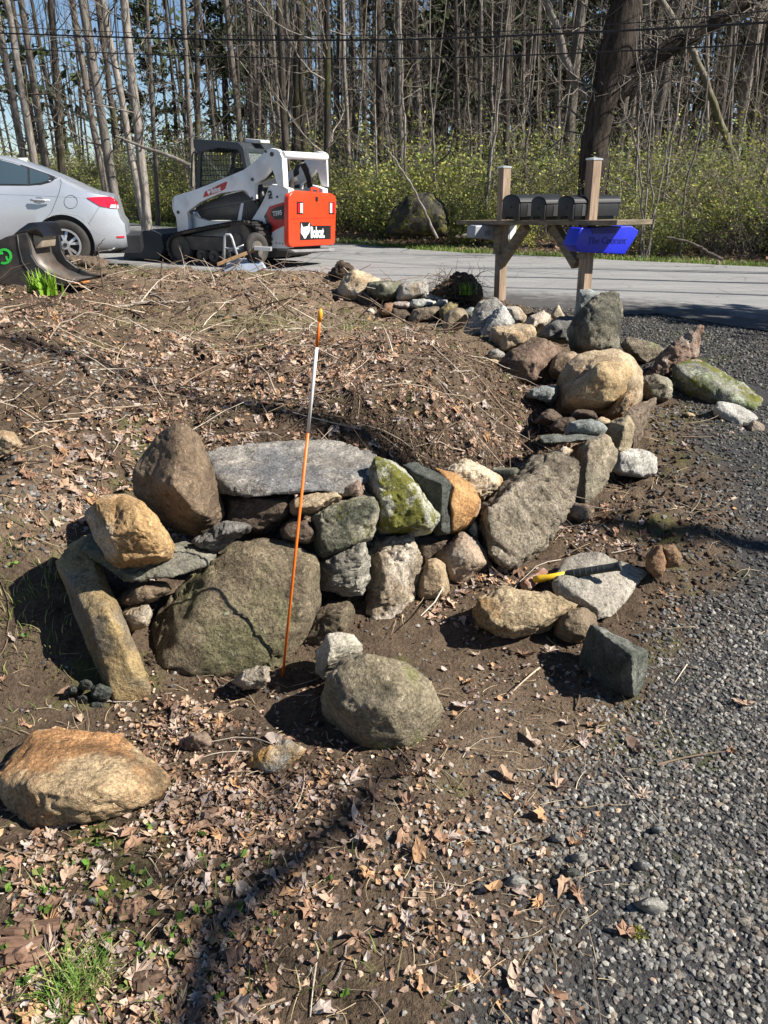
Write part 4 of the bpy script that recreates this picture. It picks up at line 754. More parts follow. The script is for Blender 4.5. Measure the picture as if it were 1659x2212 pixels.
MB().prism([pl(463 + x * .36, 572 + y * .36) for x, y in [(-30, -60), (-20, -28), (4, -30), (22, -34), (36, -62), (38, -10), (30, 20), (12, 42), (4, 60), (-8, 60), (-16, 42), (-34, 18), (-34, -10)]], ll * .002).build('cat_head_emblem', DWHITE, la)
# rear side decals
rf = [c for c in loader.children if c.name.startswith('rear_frame')][0]
slab('side_decal', [(912, 772), (958, 690), (1094, 650), (1094, 840), (1000, 885), (968, 915)], .554, .551, DRED, rf, 0, ytrace=.55)
slab('decal_panel', [(968, 752), (975, 720), (1000, 700), (1092, 672), (1092, 792), (1000, 800)], .557, .5545, SOCK, rf, 0, ytrace=.55)
slab('decal_panel', [(914, 772), (935, 745), (948, 800), (985, 860), (968, 912), (940, 850)], .557, .5545, SOCK, rf, 0, ytrace=.55)
q = lambda a, b, y=.559: lw(*(lambda r: (r[0], y, r[1]))(ls(a, b, .55)))
text_part('lettering', 'T595', q(986, 770), q(1076, 754) - q(986, 770), UP, .095, DWHITE, rf, .001, .02, .15, sx=.92)
text_part('lettering', '2', q(948, 625), q(990, 622) - q(948, 625), UP, .155, SOCK, rf, .001, .03, .0, sx=1.1)
text_part('lettering', 'SPEED', q(945, 607, .561), q(995, 603, .561) - q(945, 607, .561), UP, .035, SOCK, rf, .001, .01, .1, sx=.9)
for (px, py) in ((1020, 612), (1015, 990), (1042, 992), (1066, 995)):
    MB().disc(q(px, py, .553), ll, 0, .018 if py < 700 else .01, .012, 12).build('bolt', STEELD, rf)
# tailgate
TX = -.10
tg = [(1116, 640), (1122, 600), (1140, 573), (1170, 561), (1330, 571), (1462, 582), (1492, 602), (1503, 640), (1493, 985), (1478, 1004), (1145, 1023), (1122, 1010), (1115, 980)]
tail = MB().prism([lr(a, b, TX) for a, b in tg], lf * .10).build('tailgate', RED, loader, bevel=.022, seg=3)
def onrear(name, pts, mat, parent=tail, d=.004, x=TX): return MB().prism([lr(a, b, x) - lf * d for a, b in pts], lf * .012).build(name, mat, parent)
onrear('logo_panel', [(1205, 817), (1285, 817), (1300, 846), (1456, 846), (1456, 956), (1205, 966)], SOCK)
onrear('cat_head_emblem', [(1245 + x * 1.02, 888 + y * 1.05) for x, y in [(-30, -60), (-20, -28), (4, -30), (22, -34), (36, -62), (38, -10), (30, 20), (12, 42), (4, 60), (-8, 60), (-16, 42), (-34, 18), (-34, -10)]], DWHITE, d=.007)
for a, b in ((1232, 885), (1254, 884)): onrear('emblem_eye', [(a - 5, b), (a + 5, b - 3), (a + 4, b + 4), (a - 3, b + 5)], SOCK, d=.009)
p0, p1 = lr(1292, 945, TX - .009), lr(1448, 942, TX - .009)
text_part('lettering', 'Bobcat.', p0, p1 - p0, UP, .235, DWHITE, tail, .002, .028, sx=.575)
t = NT('lamp_red'); LRED = t.done((.5, .012, .02), .15, .5); LWHT = NT('lamp_clear').done((.75, .75, .72), .15, .5)
for xs in (((1178, 650), (1229, 652), (1228, 755), (1178, 752)), ((1440, 655), (1487, 657), (1485, 754), (1440, 752))):
    lp = onrear('tail_lamp', xs, SOCK, d=.006); cxx = (xs[0][0] + xs[1][0]) / 2; l0, r0 = xs[0][0] + 5, xs[1][0] - 5
    inner = [(l0, cxx), (cxx, r0)]; mats = (LRED, LWHT) if xs[0][0] < 1300 else (LWHT, LRED)
    for (a, b), m in zip(inner, mats): onrear('lens', [(a + 1, 663), (b - 1, 664), (b - 1, 744), (a + 1, 742)], m, lp, d=.012)
onrear('panel_groove', [(1125, 790), (1490, 778), (1490, 783), (1125, 796)], DRED, d=.002); onrear('latch', [(1330, 610), (1352, 612), (1352, 645), (1340, 655), (1330, 645)], SOCK, d=.004)
onrear('latch_handle', [(1292, 575), (1296, 536), (1330, 532), (1360, 546), (1362, 578), (1346, 577), (1344, 552), (1310, 548), (1308, 576)], RED, d=.0)
MB().prism([lr(a, b, -.02) for a, b in ((1130, 1040), (1480, 1030), (1478, 1062), (1165, 1072))], lf * .3).build('rear_step', GREYM, loader, bevel=.006, seg=1)
MB().prism([lr(a, b, -.12) for a, b in ((1130, 1045), (1490, 1034), (1490, 1056), (1165, 1066))], lf * .12).build('bumper', GREYM, loader, bevel=.006, seg=1)
for k, (a, b, c_, d_) in enumerate(((1100, 480, 1460, 560), )):
    MB().prism([lw(.05, .42, 1.12), lw(.05, -.42, 1.12), lw(.75, -.42, 1.22), lw(.75, .42, 1.22)], -UP * .25).build('engine_hood', STEELD, loader, bevel=.02)
x, z = ls(1190, 535, .2); mu = [lw(.14, .22, 1.1), lw(.14, .22, 1.22), lw(.11, .20, 1.28), lw(.05, .16, 1.31)]
MB().tube(mu, [.05, .05, .045, .045], 12).build('exhaust_pipe', STEELD, loader)
hs = [lr(1190, 430, .25), lr(1185, 385, .25), lr(1205, 340, .22), lr(1240, 335, .2), lr(1265, 380, .18), lr(1290, 450, .16), lr(1300, 520, .16)]
for d in (0, .03, .06): MB().tube([p + lf * d - UP * d * .5 for p in hs], .022, 8).build('hose', BLACKP, loader)
# cab
outer = [(328, 138), (520, 150), (700, 166), (742, 212), (775, 392), (640, 470), (480, 545), (345, 553), (372, 262), (334, 205)]
inner = [(400, 246), (520, 212), (692, 226), (720, 264), (748, 384), (620, 440), (490, 492), (388, 530), (392, 330), (394, 280)]
def cabring(y0, y1):
    n = len(outer); A = [ls(px, py, .45) for px, py in outer]; B = [ls(px, py, .45) for px, py in inner]; mb = MB()
    vs = [lw(x, y, z) for y in (y0, y1) for lst in (A, B) for x, z in lst]; fs = []
    for i in range(n):
        j = (i + 1) % n; fs += [(i, j, n + j, n + i), (2 * n + i, 2 * n + j, 3 * n + j, 3 * n + i), (i, j, 2 * n + j, 2 * n + i), (n + i, n + j, 3 * n + j, 3 * n + i)]
    return mb.add(vs, fs)
cabs = []
for y0, y1 in ((.45, .40), (-.40, -.45)): cabs.append(cabring(y0, y1).build('cab_side', CABM, loader, bevel=.008, seg=1))
A = [ls(px, py, .45) for px, py in outer]; B = [ls(px, py, .45) for px, py in inner]
rp = [A[9], A[0], A[1], A[2], A[3]]; roof = MB(); rin = [(x, z - .06) for x, z in rp]
roof.prism([lw(x, .40, z) for x, z in rp] + [lw(x, .40, z) for x, z in rin[::-1]], -ll * .80).build('cab_roof', CABM, loader, bevel=.012)
for i, j in ((2, 3), (3, 4)): pass
# rear wall of the cab with its window
rx, rz = A[3]; ex, ez = A[4]
MB().prism([lw(rx, .40, rz), lw(ex, .40, ez), lw(ex + .05, .40, ez), lw(rx + .05, .40, rz)], -ll * .06).build('cab_rear_post', CABM, loader); MB().prism([lw(rx, -.34, rz), lw(ex, -.34, ez), lw(ex + .05, -.34, ez), lw(rx + .05, -.34, rz)], -ll * .06).build('cab_rear_post', CABM, loader)
MB().prism([lw(rx + .02, .34, rz - .03), lw(ex + .02, .34, ez), lw(ex + .03, .34, ez), lw(rx + .03, .34, rz - .03)], -ll * .68).build('rear_window', GLASS, loader)
ix = [p[0] for p in B]; iz = [p[1] for p in B]
def poly_span(val, axis):
    out = []
    for i in range(len(B)):
        a, b = B[i], B[(i + 1) % len(B)]
        if (a[axis] - val) * (b[axis] - val) < 0:
            k = (val - a[axis]) / (b[axis] - a[axis]); out.append(a[1 - axis] + k * (b[1 - axis] - a[1 - axis]))
    return (min(out), max(out)) if len(out) > 1 else None
for y, cs in ((.425, cabs[0]), (-.425, cabs[1])):
    mb = MB(); v = min(ix) + .02
    while v < max(ix):
        sp = poly_span(v, 0)
        if sp: mb.tube([lw(v, y, sp[0]), lw(v, y, sp[1])], .0045, 4, smooth=False)
        v += .058
    v = min(iz) + .02
    while v < max(iz):
        sp = poly_span(v, 1)
        if sp: mb.tube([lw(sp[0], y, v), lw(sp[1], y, v)], .0045, 4, smooth=False)
        v += .075
    mb.build('window_guard', BLACKP, cs)
slab('seat', [(560, 520), (640, 520), (680, 380), (640, 370), (600, 470), (520, 480), (500, 520)], .22, -.22, BLACKP, ytrace=.2, bevel=.03)
slab('roof_beacon', [(695, 130), (826, 142), (826, 166), (760, 168), (695, 160)], .12, -.12, plain('beacon_white', (.6, .58, .54), .5), ytrace=.3, bevel=.012)
gp = [ls(a, b, .5) for a, b in ((360, 245), (335, 248), (325, 280), (318, 520), (332, 540))]; MB().tube([lw(x, .5, z) for x, z in gp], .012, 8).build('grab_bar', BLACKP, loader)
gp = [ls(a, b, .66) for a, b in ((172, 620), (155, 622), (148, 650), (150, 715), (165, 730))]; MB().tube([lw(x, .60, z) for x, z in gp], .014, 8).build('step_rail', WHITE, loader)
MB().prism([lw(A[8][0], .38, A[8][1]), lw(A[7][0], .38, A[7][1]), lw(A[7][0] + .02, .38, A[7][1]), lw(A[8][0] + .02, .38, A[8][1])], -ll * .76).build('front_window', GLASS, loader)
# tracks
tr = [(122, 1012), (135, 967), (180, 932), (260, 908), (480, 866), (690, 828), (790, 832), (850, 868), (886, 930), (890, 1010), (862, 1090), (805, 1150), (640, 1176), (400, 1172), (220, 1162), (160, 1122), (130, 1072)]
T2 = [Vector((*ls(a, b, .82), 0)) for a, b in tr]
for i in range(3):
    T2 = [p for k in range(len(T2)) for p in (T2[k] * .75 + T2[(k + 1) % len(T2)] * .25, T2[k] * .25 + T2[(k + 1) % len(T2)] * .75)] if i < 2 else T2
mnz = min(p.y for p in T2); T2 = [Vector((p.x, p.y - mnz + .02, 0)) for p in T2]
cxm = sum(p.x for p in T2) / len(T2); n = len(T2)
def inward(i, d):
    tn = (T2[(i + 1) % n] - T2[i - 1]).normalized(); nn = Vector((-tn.y, tn.x, 0)); c = Vector((cxm, .33, 0))
    if nn.dot(c - T2[i]) < 0: nn = -nn
    return T2[i] + nn * d
for y0, y1 in ((.84, .52), (-.52, -.84)):
    tk = empty_part = None
    mb = MB(); I2 = [inward(i, .035) for i in range(n)]
    vs = [lw(p.x, y, p.y) for y in (y0, y1) for lst in (T2, I2) for p in lst]; fs = []
    for i in range(n):
        j = (i + 1) % n; fs += [(i, j, n + j, n + i), (2 * n + i, 2 * n + j, 3 * n + j, 3 * n + i), (i, j, 2 * n + j, 2 * n + i), (n + i, n + j, 3 * n + j, 3 * n + i)]
    tk = mb.add(vs, fs).build('track', RUBBER, loader)
    acc = 0; mb = MB()
    for i in range(n):
        a, b = T2[i], T2[(i + 1) % n]; L = (b - a).length; k = acc
        while k < L:
            p = a + (b - a) * (k / L); tn = (b - a).normalized(); nn = Vector((-tn.y, tn.x, 0))
            if nn.dot(Vector((cxm, .33, 0)) - p) > 0: nn = -nn
            c = lw(p.x, (y0 + y1) / 2, p.y); T3 = lf * tn.x + UP * tn.y; N3 = lf * nn.x + UP * nn.y
            mb.box(c + N3 * .010, T3 * .020, ll * .155, N3 * .014); k += .078
        acc = k - L
    mb.build('track_lugs', RUBBER, tk)
    for (px, py, r) in ((222, 1062, .20), (700, 970, .25), (395, 1125, .10), (495, 1130, .10), (595, 1130, .10)):
        x, z = ls(px, py, .82); z = min(max(z - mnz + .02, r + .05), .6); yy = (y0 + y1) / 2
        w_ = MB().disc(lw(x, yy, z), ll, .04, r, .24, 24).build('track_wheel', STEELD, tk); MB().disc(lw(x, yy + (.13 if y0 > 0 else -.13), z), ll, 0, r * .35, .05, 12).build('hub', STEELD, w_)
    MB().box(lw(cxm, (y0 + y1) / 2, .34), lf * .62, ll * .09, UP * .11).build('track_frame', STEELD, loader, bevel=.02)
# bucket
bk = [ls(a, b, .85, 'N') for a, b in ((1345, 1268), (1356, 1214), (1556, 962), (1640, 958), (1760, 1010), (1790, 1150), (1740, 1275))]
BKM = plain('bucket_paint', (.022, .028, .036), .5, .4, dirt=((.07, .065, .06), .5))
bko = MB().prism([lw(x, .86, z) for x, z in bk], -ll * .03).build('bucket', BKM, loader, bevel=.004, seg=1)
MB().prism([lw(x, -.83, z) for x, z in bk], -ll * .03).build('bucket_side', BKM, bko, bevel=.004, seg=1)
sh_ = bk[3:] + [bk[0]]; shi = [(x + .0, z) for x, z in sh_]
vs = []; fs = []
for i, (x, z) in enumerate(sh_): vs += [lw(x, .86, z), lw(x, -.86, z), lw(x + .02, .86, z + .015), lw(x + .02, -.86, z + .015)]
for i in range(len(sh_) - 1): a = 4 * i; b = a + 4; fs += [(a, b, b + 1, a + 1), (a + 2, b + 2, b + 3, a + 3), (a, b, b + 2, a + 2), (a + 1, b + 1, b + 3, a + 3)]
MB().add(vs, fs).build('bucket_shell', BKM, bko)
MB().box(lw(bk[4][0] - .12, 0, .55), lf * .12, ll * .45, UP * .28).build('quick_coupler', BLACKP, loader, bevel=.02)
# ================================================================== SILVER CAR
from mathutils.bvhtree import BVHTree
cf = Vector((-1, -.26, 0)).normalized(); cl = Vector((-cf.y, cf.x, 0))          # forward, left (towards the camera)
wc = atY(715, 1115, 11.4, 'N'); CG = wc.z - .325
HWID = .90; CO = Vector((wc.x, wc.y, CG)) - cl * .86                            # ground point under the rear axle, on the centre line
def cw_(x, y, z): return CO + cf * x + cl * y + UP * z
def cs(px, py, y): p = onplane(px, py, CO + cl * y, cl, 'N') - CO; return (p.dot(cf), p.z)
car = empty('silver_car', CO, 'silver sedan parked at the left edge behind the black bucket', 'car')
SILV = plain('silver_paint', (.43, .455, .495), .28, .5, .4, var=.04, scale=2, coat=.6); DARKT = plain('car_black_trim', (.02, .02, .022), .4, .4); TYRE = plain('tyre_rubber', (.025, .024, .023), .8, .25, dirt=((.11, .09, .07), .35))
ALLOY = plain('alloy', (.55, .55, .55), .3, .5, .7, var=.05); t = NT('car_glass'); CGL = t.done((.035, .055, .07), .05, .6)
roofc = [cs(a, b, 0) for a, b in ((1268, 566), (1180, 545), (1100, 530), (1000, 492), (900, 447), (700, 357), (500, 272), (300, 202), (150, 162), (0, 137))]
roofc = [(x, z) for x, z in roofc]; rx0, rz0 = roofc[-1]
roofc += [(rx0 + .35, rz0 + .012), (rx0 + .8, rz0 - .03), (rx0 + 1.15, rz0 - .14), (rx0 + 1.75, rz0 - .47), (rx0 + 2.1, rz0 - .52), (rx0 + 2.6, rz0 - .62), (rx0 + 2.75, rz0 - .75)]
belt = [cs(a, b, .86) for a, b in ((1268, 600), (1100, 575), (900, 530), (760, 470), (640, 400), (540, 440), (350, 478), (0, 482))]
belt += [(belt[-1][0] + 1.0, belt[-1][1] - .03), (belt[-1][0] + 2.6, belt[-1][1] - .2)]
sill = [cs(a, b, .88) for a, b in ((1345, 1165), (1200, 1215), (1040, 1235))]
rx = np.array([p[0] for p in roofc]); rz = np.array([p[1] for p in roofc]); bx = np.array([p[0] for p in belt]); bz = np.array([p[1] for p in belt])
xr = min(cs(1357, 1010, .8)[0], rx.min() - .1); xf = rx.max()
zt = cs(1300, 850, .8)[1]
stx = np.concatenate([np.linspace(xr, xr + .35, 8), np.linspace(xr + .42, xf, 46)])
V = []; NSEC = 15
for x in stx:
    u = (x - xr) / (xf - xr)
    plan = 1 - .22 * (1 - np.clip((x - xr) / .55, 0, 1)) ** 2.2 - .25 * np.clip((u - .82) / .18, 0, 1) ** 2      # plan taper
    zr = np.interp(x, rx, rz); zb_ = min(np.interp(x, bx, bz), zr - .035)
    if x < rx.min():                                                       # bumper behind the boot lid
        k = (x - xr) / (rx.min() - xr); zr = zt - .02 + (rz[0] - zt + .0) * np.clip((k - .35) / .65, 0, 1); zb_ = zr - .03
    zs = .20 + .05 * np.clip(1 - (x - xr) / .5, 0, 1)
    gh = np.clip((zr - zb_) / .42, 0, 1); ye = .76 - .16 * gh; yb = .865
    sec = [(0, zs - .02), (.70, zs - .02), (.82, zs + .02), (.875, zs + .16), (.90, zs + .32), (.895, zb_ - (zb_ - zs - .32) * .42), (.885, zb_ - (zb_ - zs - .32) * .2), (yb, zb_)]
    for k in (.33, .66, .92): sec.append((yb + (ye - yb) * k, zb_ + (zr - .03 - zb_) * k * .96))
    sec += [(ye - .06, zr - .026 * (1 + gh)), (ye * .7, zr - .014), (ye * .35, zr - .004), (0, zr)]
    V += [(x, y * plan, z) for y, z in sec]
V = np.array(V); ns = len(stx); verts = []; faces = []
for i in range(ns):
    for k in range(NSEC): x, y, z = V[i * NSEC + k]; verts.append(cw_(x, y, z))
base2 = len(verts)
for i in range(ns):
    for k in range(NSEC): x, y, z = V[i * NSEC + k]; verts.append(cw_(x, -y, z))
for off in (0, base2):
    for i in range(ns - 1):
        for k in range(NSEC - 1): a = off + i * NSEC + k; faces.append((a, a + 1, a + NSEC + 1, a + NSEC))
    for e in (0, ns - 1): pass
for e in (0, ns - 1):
    faces.append(tuple(e * NSEC + k for k in range(NSEC)) + tuple(base2 + e * NSEC + k for k in range(NSEC - 2, 0, -1)))
mb = MB().add(verts, faces, True); me = mb.mesh('body', CO)
bm = bmesh.new(); bm.from_mesh(me); bmesh.ops.remove_doubles(bm, verts=bm.verts, dist=1e-4); bmesh.ops.recalc_face_normals(bm, faces=bm.faces); bm.to_mesh(me); bm.free()
tmp = bpy.data.objects.new('tmp', me); COL.objects.link(tmp)
WB = 2.70; cutters = []
for x in (0, WB):
    for s in (1, -1):
        c = MB().disc(cf * x + cl * s * .86 + UP * (.325 + .01), cl, 0, .385, .55, 40); cm = c.mesh('cut'); co = bpy.data.objects.new('cut', cm); COL.objects.link(co); cutters.append(co)
        md = tmp.modifiers.new('b', 'BOOLEAN'); md.operation = 'DIFFERENCE'; md.object = co; md.solver = 'EXACT'
dg = bpy.context.evaluated_depsgraph_get(); body = bpy.data.meshes.new_from_object(tmp.evaluated_get(dg)); bpy.data.objects.remove(tmp)
for c in cutters: bpy.data.objects.remove(c)
body.materials.clear(); bo = link_mesh('body', body, SILV, car, smooth=True); body.set_sharp_from_angle(angle=R(50))
bvh = BVHTree.FromPolygons([v.co + CO for v in body.vertices], [tuple(p.vertices) for p in body.polygons])
def decal(name, pts, mat, parent, off=.004, fr='N', thick=.0, sub=4):
    """a thin panel laid on the body where the outline meets it"""
    bm = bmesh.new(); f = bm.faces.new([bm.verts.new((x, y, 0)) for x, y in pts]); bmesh.ops.triangulate(bm, faces=[f])
    bmesh.ops.subdivide_edges(bm, edges=bm.edges, cuts=sub, use_grid_fill=True); o = Vector((0, 0, CAMH)); bm.normal_update()
    for v in bm.verts:
        d = ray(v.co.x, v.co.y, fr).normalized(); h, n_, _, _ = bvh.ray_cast(o, d)
        if h is None: h, n_, _, _ = bvh.find_nearest(onplane(v.co.x, v.co.y, CO + cl * .85, cl, fr))
        if n_.dot(d) > 0: n_ = -n_
        v.co = h + n_ * off - ORG[parent]
    me = bpy.data.meshes.new(name); bm.to_mesh(me); bm.free(); return link_mesh(name, me, mat, parent, smooth=True)
def strip(pts, w):
    out = []
    for i, p in enumerate(pts):
        a, b = pts[max(i - 1, 0)], pts[min(i + 1, len(pts) - 1)]; dx, dy = b[0] - a[0], b[1] - a[1]; L = math.hypot(dx, dy); out.append((p, (-dy / L * w, dx / L * w)))
    return [(p[0] + n_[0], p[1] + n_[1]) for p, n_ in out] + [(p[0] - n_[0], p[1] - n_[1]) for p, n_ in out[::-1]]
decal('window_surround', [(-60, 175), (0, 183), (150, 222), (300, 268), (530, 348), (632, 390), (560, 432), (450, 462), (320, 475), (0, 473), (-60, 472)], DARKT, car, .004)
decal('rear_door_window', [(-55, 192), (0, 197), (150, 235), (296, 283), (303, 462), (0, 458), (-55, 456)], CGL, car, .009)
decal('quarter_window', [(320, 290), (430, 325), (530, 365), (533, 422), (440, 450), (328, 460)], CGL, car, .009)
SEAM = plain('panel_gap', (.05, .055, .065), .6)
decal('door_seam', strip([(655, 400), (668, 440), (645, 545), (610, 640), (560, 760), (510, 825), (440, 880), (412, 915)], 2.6), SEAM, car, .003, sub=2)
decal('boot_seam', strip([(1078, 706), (1010, 820), (940, 925)], 2.0), SEAM, car, .003, sub=2)
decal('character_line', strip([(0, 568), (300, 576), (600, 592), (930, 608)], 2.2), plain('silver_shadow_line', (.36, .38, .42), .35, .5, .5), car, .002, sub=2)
fl = decal('fuel_flap', strip([(770 + 72 * math.cos(a), 650 + 72 * math.sin(a)) for a in np.linspace(0, 2 * math.pi, 24)], 2.4), SEAM, car, .003, sub=1)
decal('tail_lamp', [(938, 604), (1060, 597), (1192, 592), (1240, 615), (1276, 650), (1281, 726), (1200, 718), (1088, 698)], NT('car_lamp_red').done((.42, .010, .03), .12, .6), car, .010)
decal('reverse_lens', [(1205, 680), (1278, 684), (1280, 722), (1190, 712)], NT('car_lamp_clear').done((.7, .7, .7), .15, .6), car, .014, sub=2)
decal('reflector', [(1262, 1022), (1352, 1018), (1352, 1038), (1275, 1040)], NT('car_reflector').done((.45, .015, .03), .2, .6), car, .008, sub=2)
decal('lower_bumper', [(1035, 1195), (1150, 1175), (1330, 1150), (1325, 1182), (1200, 1214), (1042, 1232)], plain('bumper_lower', (.30, .31, .33), .4, .4), car, .004, sub=2)
decal('wheel_arch_crease', strip([(430, 950), (480, 850), (560, 790), (700, 765), (850, 800), (960, 870), (1060, 1000), (1160, 1015), (1340, 1018)], 3), plain('silver_crease_highlight', (.62, .65, .70), .25, .5, .5), car, .002, sub=2)  # crease highlight painted as a lighter silver strip
h0 = onplane(328, 628, CO + cl * .93, cl, 'N'); h1 = onplane(545, 632, CO + cl * .93, cl, 'N')
decal('handle_cup', [(365, 625), (400, 597), (440, 597), (480, 620), (490, 650), (430, 670), (370, 655)], plain('handle_recess', (.12, .125, .14), .4), car, .003)
MB().tube([h0, h0 * .8 + h1 * .2 + cl * .012, h0 * .4 + h1 * .6 + cl * .015, h1], [.010, .019, .017, .008], 10).build('door_handle', SILV, car)
a0 = [cs(a, b, 0) for a, b in ((195, 172), (300, 170), (298, 200), (215, 190))]
MB().prism([cw_(x, .02, z) for x, z in a0], -cl * .04).build('antenna_fin', plain('fin_white', (.7, .72, .74), .3), car, bevel=.006)
MB().box(cw_(1.2, 0, .3), cf * 2.2, cl * .62, UP * .12).build('underbody', DARKT, car)
for x in (0, WB):
    for s in (1, -1):
        c = cw_(x, s * .80, .325); ax = cl * s
        MB().disc(c - ax * .12, cl, 0, .38, .16, 40).build('wheel_well', DARKT, car)
        wh = MB(); prof = [(.205, .10), (.225, .112), (.29, .112), (.318, .10), (.325, .075), (.325, -.075), (.318, -.10), (.21, -.10)]; n = 48; vs = []; fs = []
        for r_, h in prof:
            for k in range(n): a = 2 * math.pi * k / n; vs.append(c + ax * h + cf * r_ * math.cos(a) + UP * r_ * math.sin(a))
        for q in range(len(prof) - 1):
            for k in range(n): fs.append((q * n + k, q * n + (k + 1) % n, (q + 1) * n + (k + 1) % n, (q + 1) * n + k))
        w_ = wh.add(vs, fs, True).build('wheel', TYRE, car)
        rim = MB().disc(c + ax * .06, cl, .185, .212, .10, 40)
        rimo = rim.build('rim', ALLOY, w_)
        sp = MB()
        for k in range(5):
            a = math.pi / 2 + 2 * math.pi * k / 5
            for dlt in (-.17, .17):
                d0 = cf * math.cos(a + dlt * .55) + UP * math.sin(a + dlt * .55); d1 = cf * math.cos(a + dlt * 1.35) + UP * math.sin(a + dlt * 1.35); tn = ax.cross(d1).normalized()
                p0 = c + ax * .10 + d0 * .05; p1 = c + ax * .075 + d1 * .195
                vs = [p0 - tn * .012, p0 + tn * .012, p1 + tn * .021, p1 - tn * .021]; sp.add(vs + [v - ax * .03 for v in vs], [(0, 1, 2, 3), (4, 7, 6, 5), (0, 4, 5, 1), (1, 5, 6, 2), (2, 6, 7, 3), (3, 7, 4, 0)])
        sp.build('spokes', ALLOY, w_)
        MB().disc(c + ax * .095, cl, 0, .062, .03, 20).build('hub_cap', ALLOY, w_); MB().disc(c + ax * .115, cl, 0, .027, .012, 16).build('centre_cap', DARKT, w_)
        MB().disc(c - ax * .02, cl, 0, .19, .01, 30).build('brake_disc', STEELD, w_)
# ================================================================== BLACK DIGGING BUCKET AT THE LEFT EDGE
BKY = 6.9; bp0 = atY(150, 1450, BKY, 'N'); bn = Vector((.10, -1, 0)).normalized(); bdir = Vector((bn.y * -1, bn.x, 0)); into = (-bn * .9 + Vector((.28, 0, 0))).normalized()
def bq(px, py, d=0.): return onplane(px, py, bp0, bn, 'N') + into * d
BKD = plain('black_bucket_steel', (.018, .018, .019), .42, .45, var=.3, dirt=((.085, .065, .05), .6)); BKI = plain('worn_bucket_steel', (.10, .085, .07), .5, .4, .3, var=.35, dirt=((.22, .10, .05), .5))
bkt = empty('digging_bucket', (bp0.x, bp0.y, hz(bp0.x, bp0.y)), 'black steel digging bucket with green round emblem at the left edge', 'bucket')
side = [(-260, 1160), (-120, 1100), (0, 1062), (60, 1032), (160, 1005), (290, 985), (318, 1100), (340, 1230), (400, 1330), (520, 1420), (690, 1490), (855, 1512), (800, 1535), (600, 1575), (340, 1592), (180, 1585), (0, 1528), (-150, 1430), (-250, 1290)]
sp_ = MB().prism([bq(a, b) for a, b in side], into * .025).build('side_plate', BKD, bkt, bevel=.004, seg=1)
MB().prism([bq(a, b, .44) for a, b in side], into * .025).build('side_plate', BKD, bkt, bevel=.004, seg=1)
crv = [(-250, 1290), (-150, 1430), (0, 1528), (180, 1585), (340, 1592), (600, 1575), (855, 1512)]
mb = MB(); vs = []; fs = []
for (a, b) in crv: vs += [bq(a, b - 14, .0), bq(a, b - 14, .46), bq(a, b, .0), bq(a, b, .46)]
for i in range(len(crv) - 1): a = 4 * i; b = a + 4; fs += [(a, b, b + 1, a + 1), (a + 2, b + 2, b + 3, a + 3), (a, b, b + 2, a + 2), (a + 1, b + 1, b + 3, a + 3)]
mb.add(vs, fs).build('bottom_shell', BKI, bkt)
crv = [(290, 990), (318, 1100), (340, 1230), (400, 1330), (520, 1420), (690, 1490), (850, 1510)]
mb = MB(); vs = []; fs = []
for (a, b) in crv: vs += [bq(a, b, .02), bq(a, b, .30), bq(a - 14, b + 8, .02), bq(a - 14, b + 8, .30)]
for i in range(len(crv) - 1): a = 4 * i; b = a + 4; fs += [(a, b, b + 1, a + 1), (a + 2, b + 2, b + 3, a + 3), (a, b, b + 2, a + 2), (a + 1, b + 1, b + 3, a + 3)]
mb.add(vs, fs, True).build('curved_shell', BKI, bkt)
wr = [(190, 1010), (205, 1150), (240, 1300), (330, 1430), (480, 1510), (700, 1560)]
mb = MB(); mb.tube([bq(a, b) + bn * .003 for a, b in wr], .006, 6); mb.build('weld_line', plain('weld', (.035, .033, .03), .5), sp_)
cap = [(120, 1015), (200, 945), (290, 882), (350, 872), (400, 900), (472, 1032), (440, 1038), (380, 1010), (300, 1000), (200, 1012)]
MB().prism([bq(a, b, .01) for a, b in cap], into * .3).build('hinge_ear', NT('gloss_black').done((.008, .008, .009), .16, .6), bkt, bevel=.012)
MB().prism([bq(a, b, .05) for a, b in ((318, 1010), (425, 1030), (415, 1150), (350, 1165), (325, 1100))], into * .2).build('wear_plate', plain('worn_plate', (.36, .30, .23), .45, .4, .4), bkt, bevel=.006)
EMG = plain('emblem_green', (.03, .42, .05), .45)
cx_, cy_ = 45, 1243
ring = [(cx_ + 88 * math.cos(a), cy_ + 88 * math.sin(a)) for a in np.linspace(R(-215), R(115), 34)] + [(cx_ + 60 * math.cos(a), cy_ + 62 * math.sin(a)) for a in np.linspace(R(115), R(-215), 34)]
MB().prism([bq(a, b) + bn * .004 for a, b in ring], -bn * .003).build('green_emblem', EMG, sp_)
MB().prism([bq(a, b) + bn * .004 for a, b in ((60, 1240), (80, 1245), (82, 1268), (125, 1272), (122, 1288), (68, 1286))], -bn * .003).build('green_emblem', EMG, sp_)
MB().prism([bq(a, b) + bn * .004 for a, b in ((-20, 1195), (30, 1192), (34, 1222), (8, 1220), (-15, 1250), (-30, 1240))], -bn * .003).build('green_emblem', EMG, sp_)
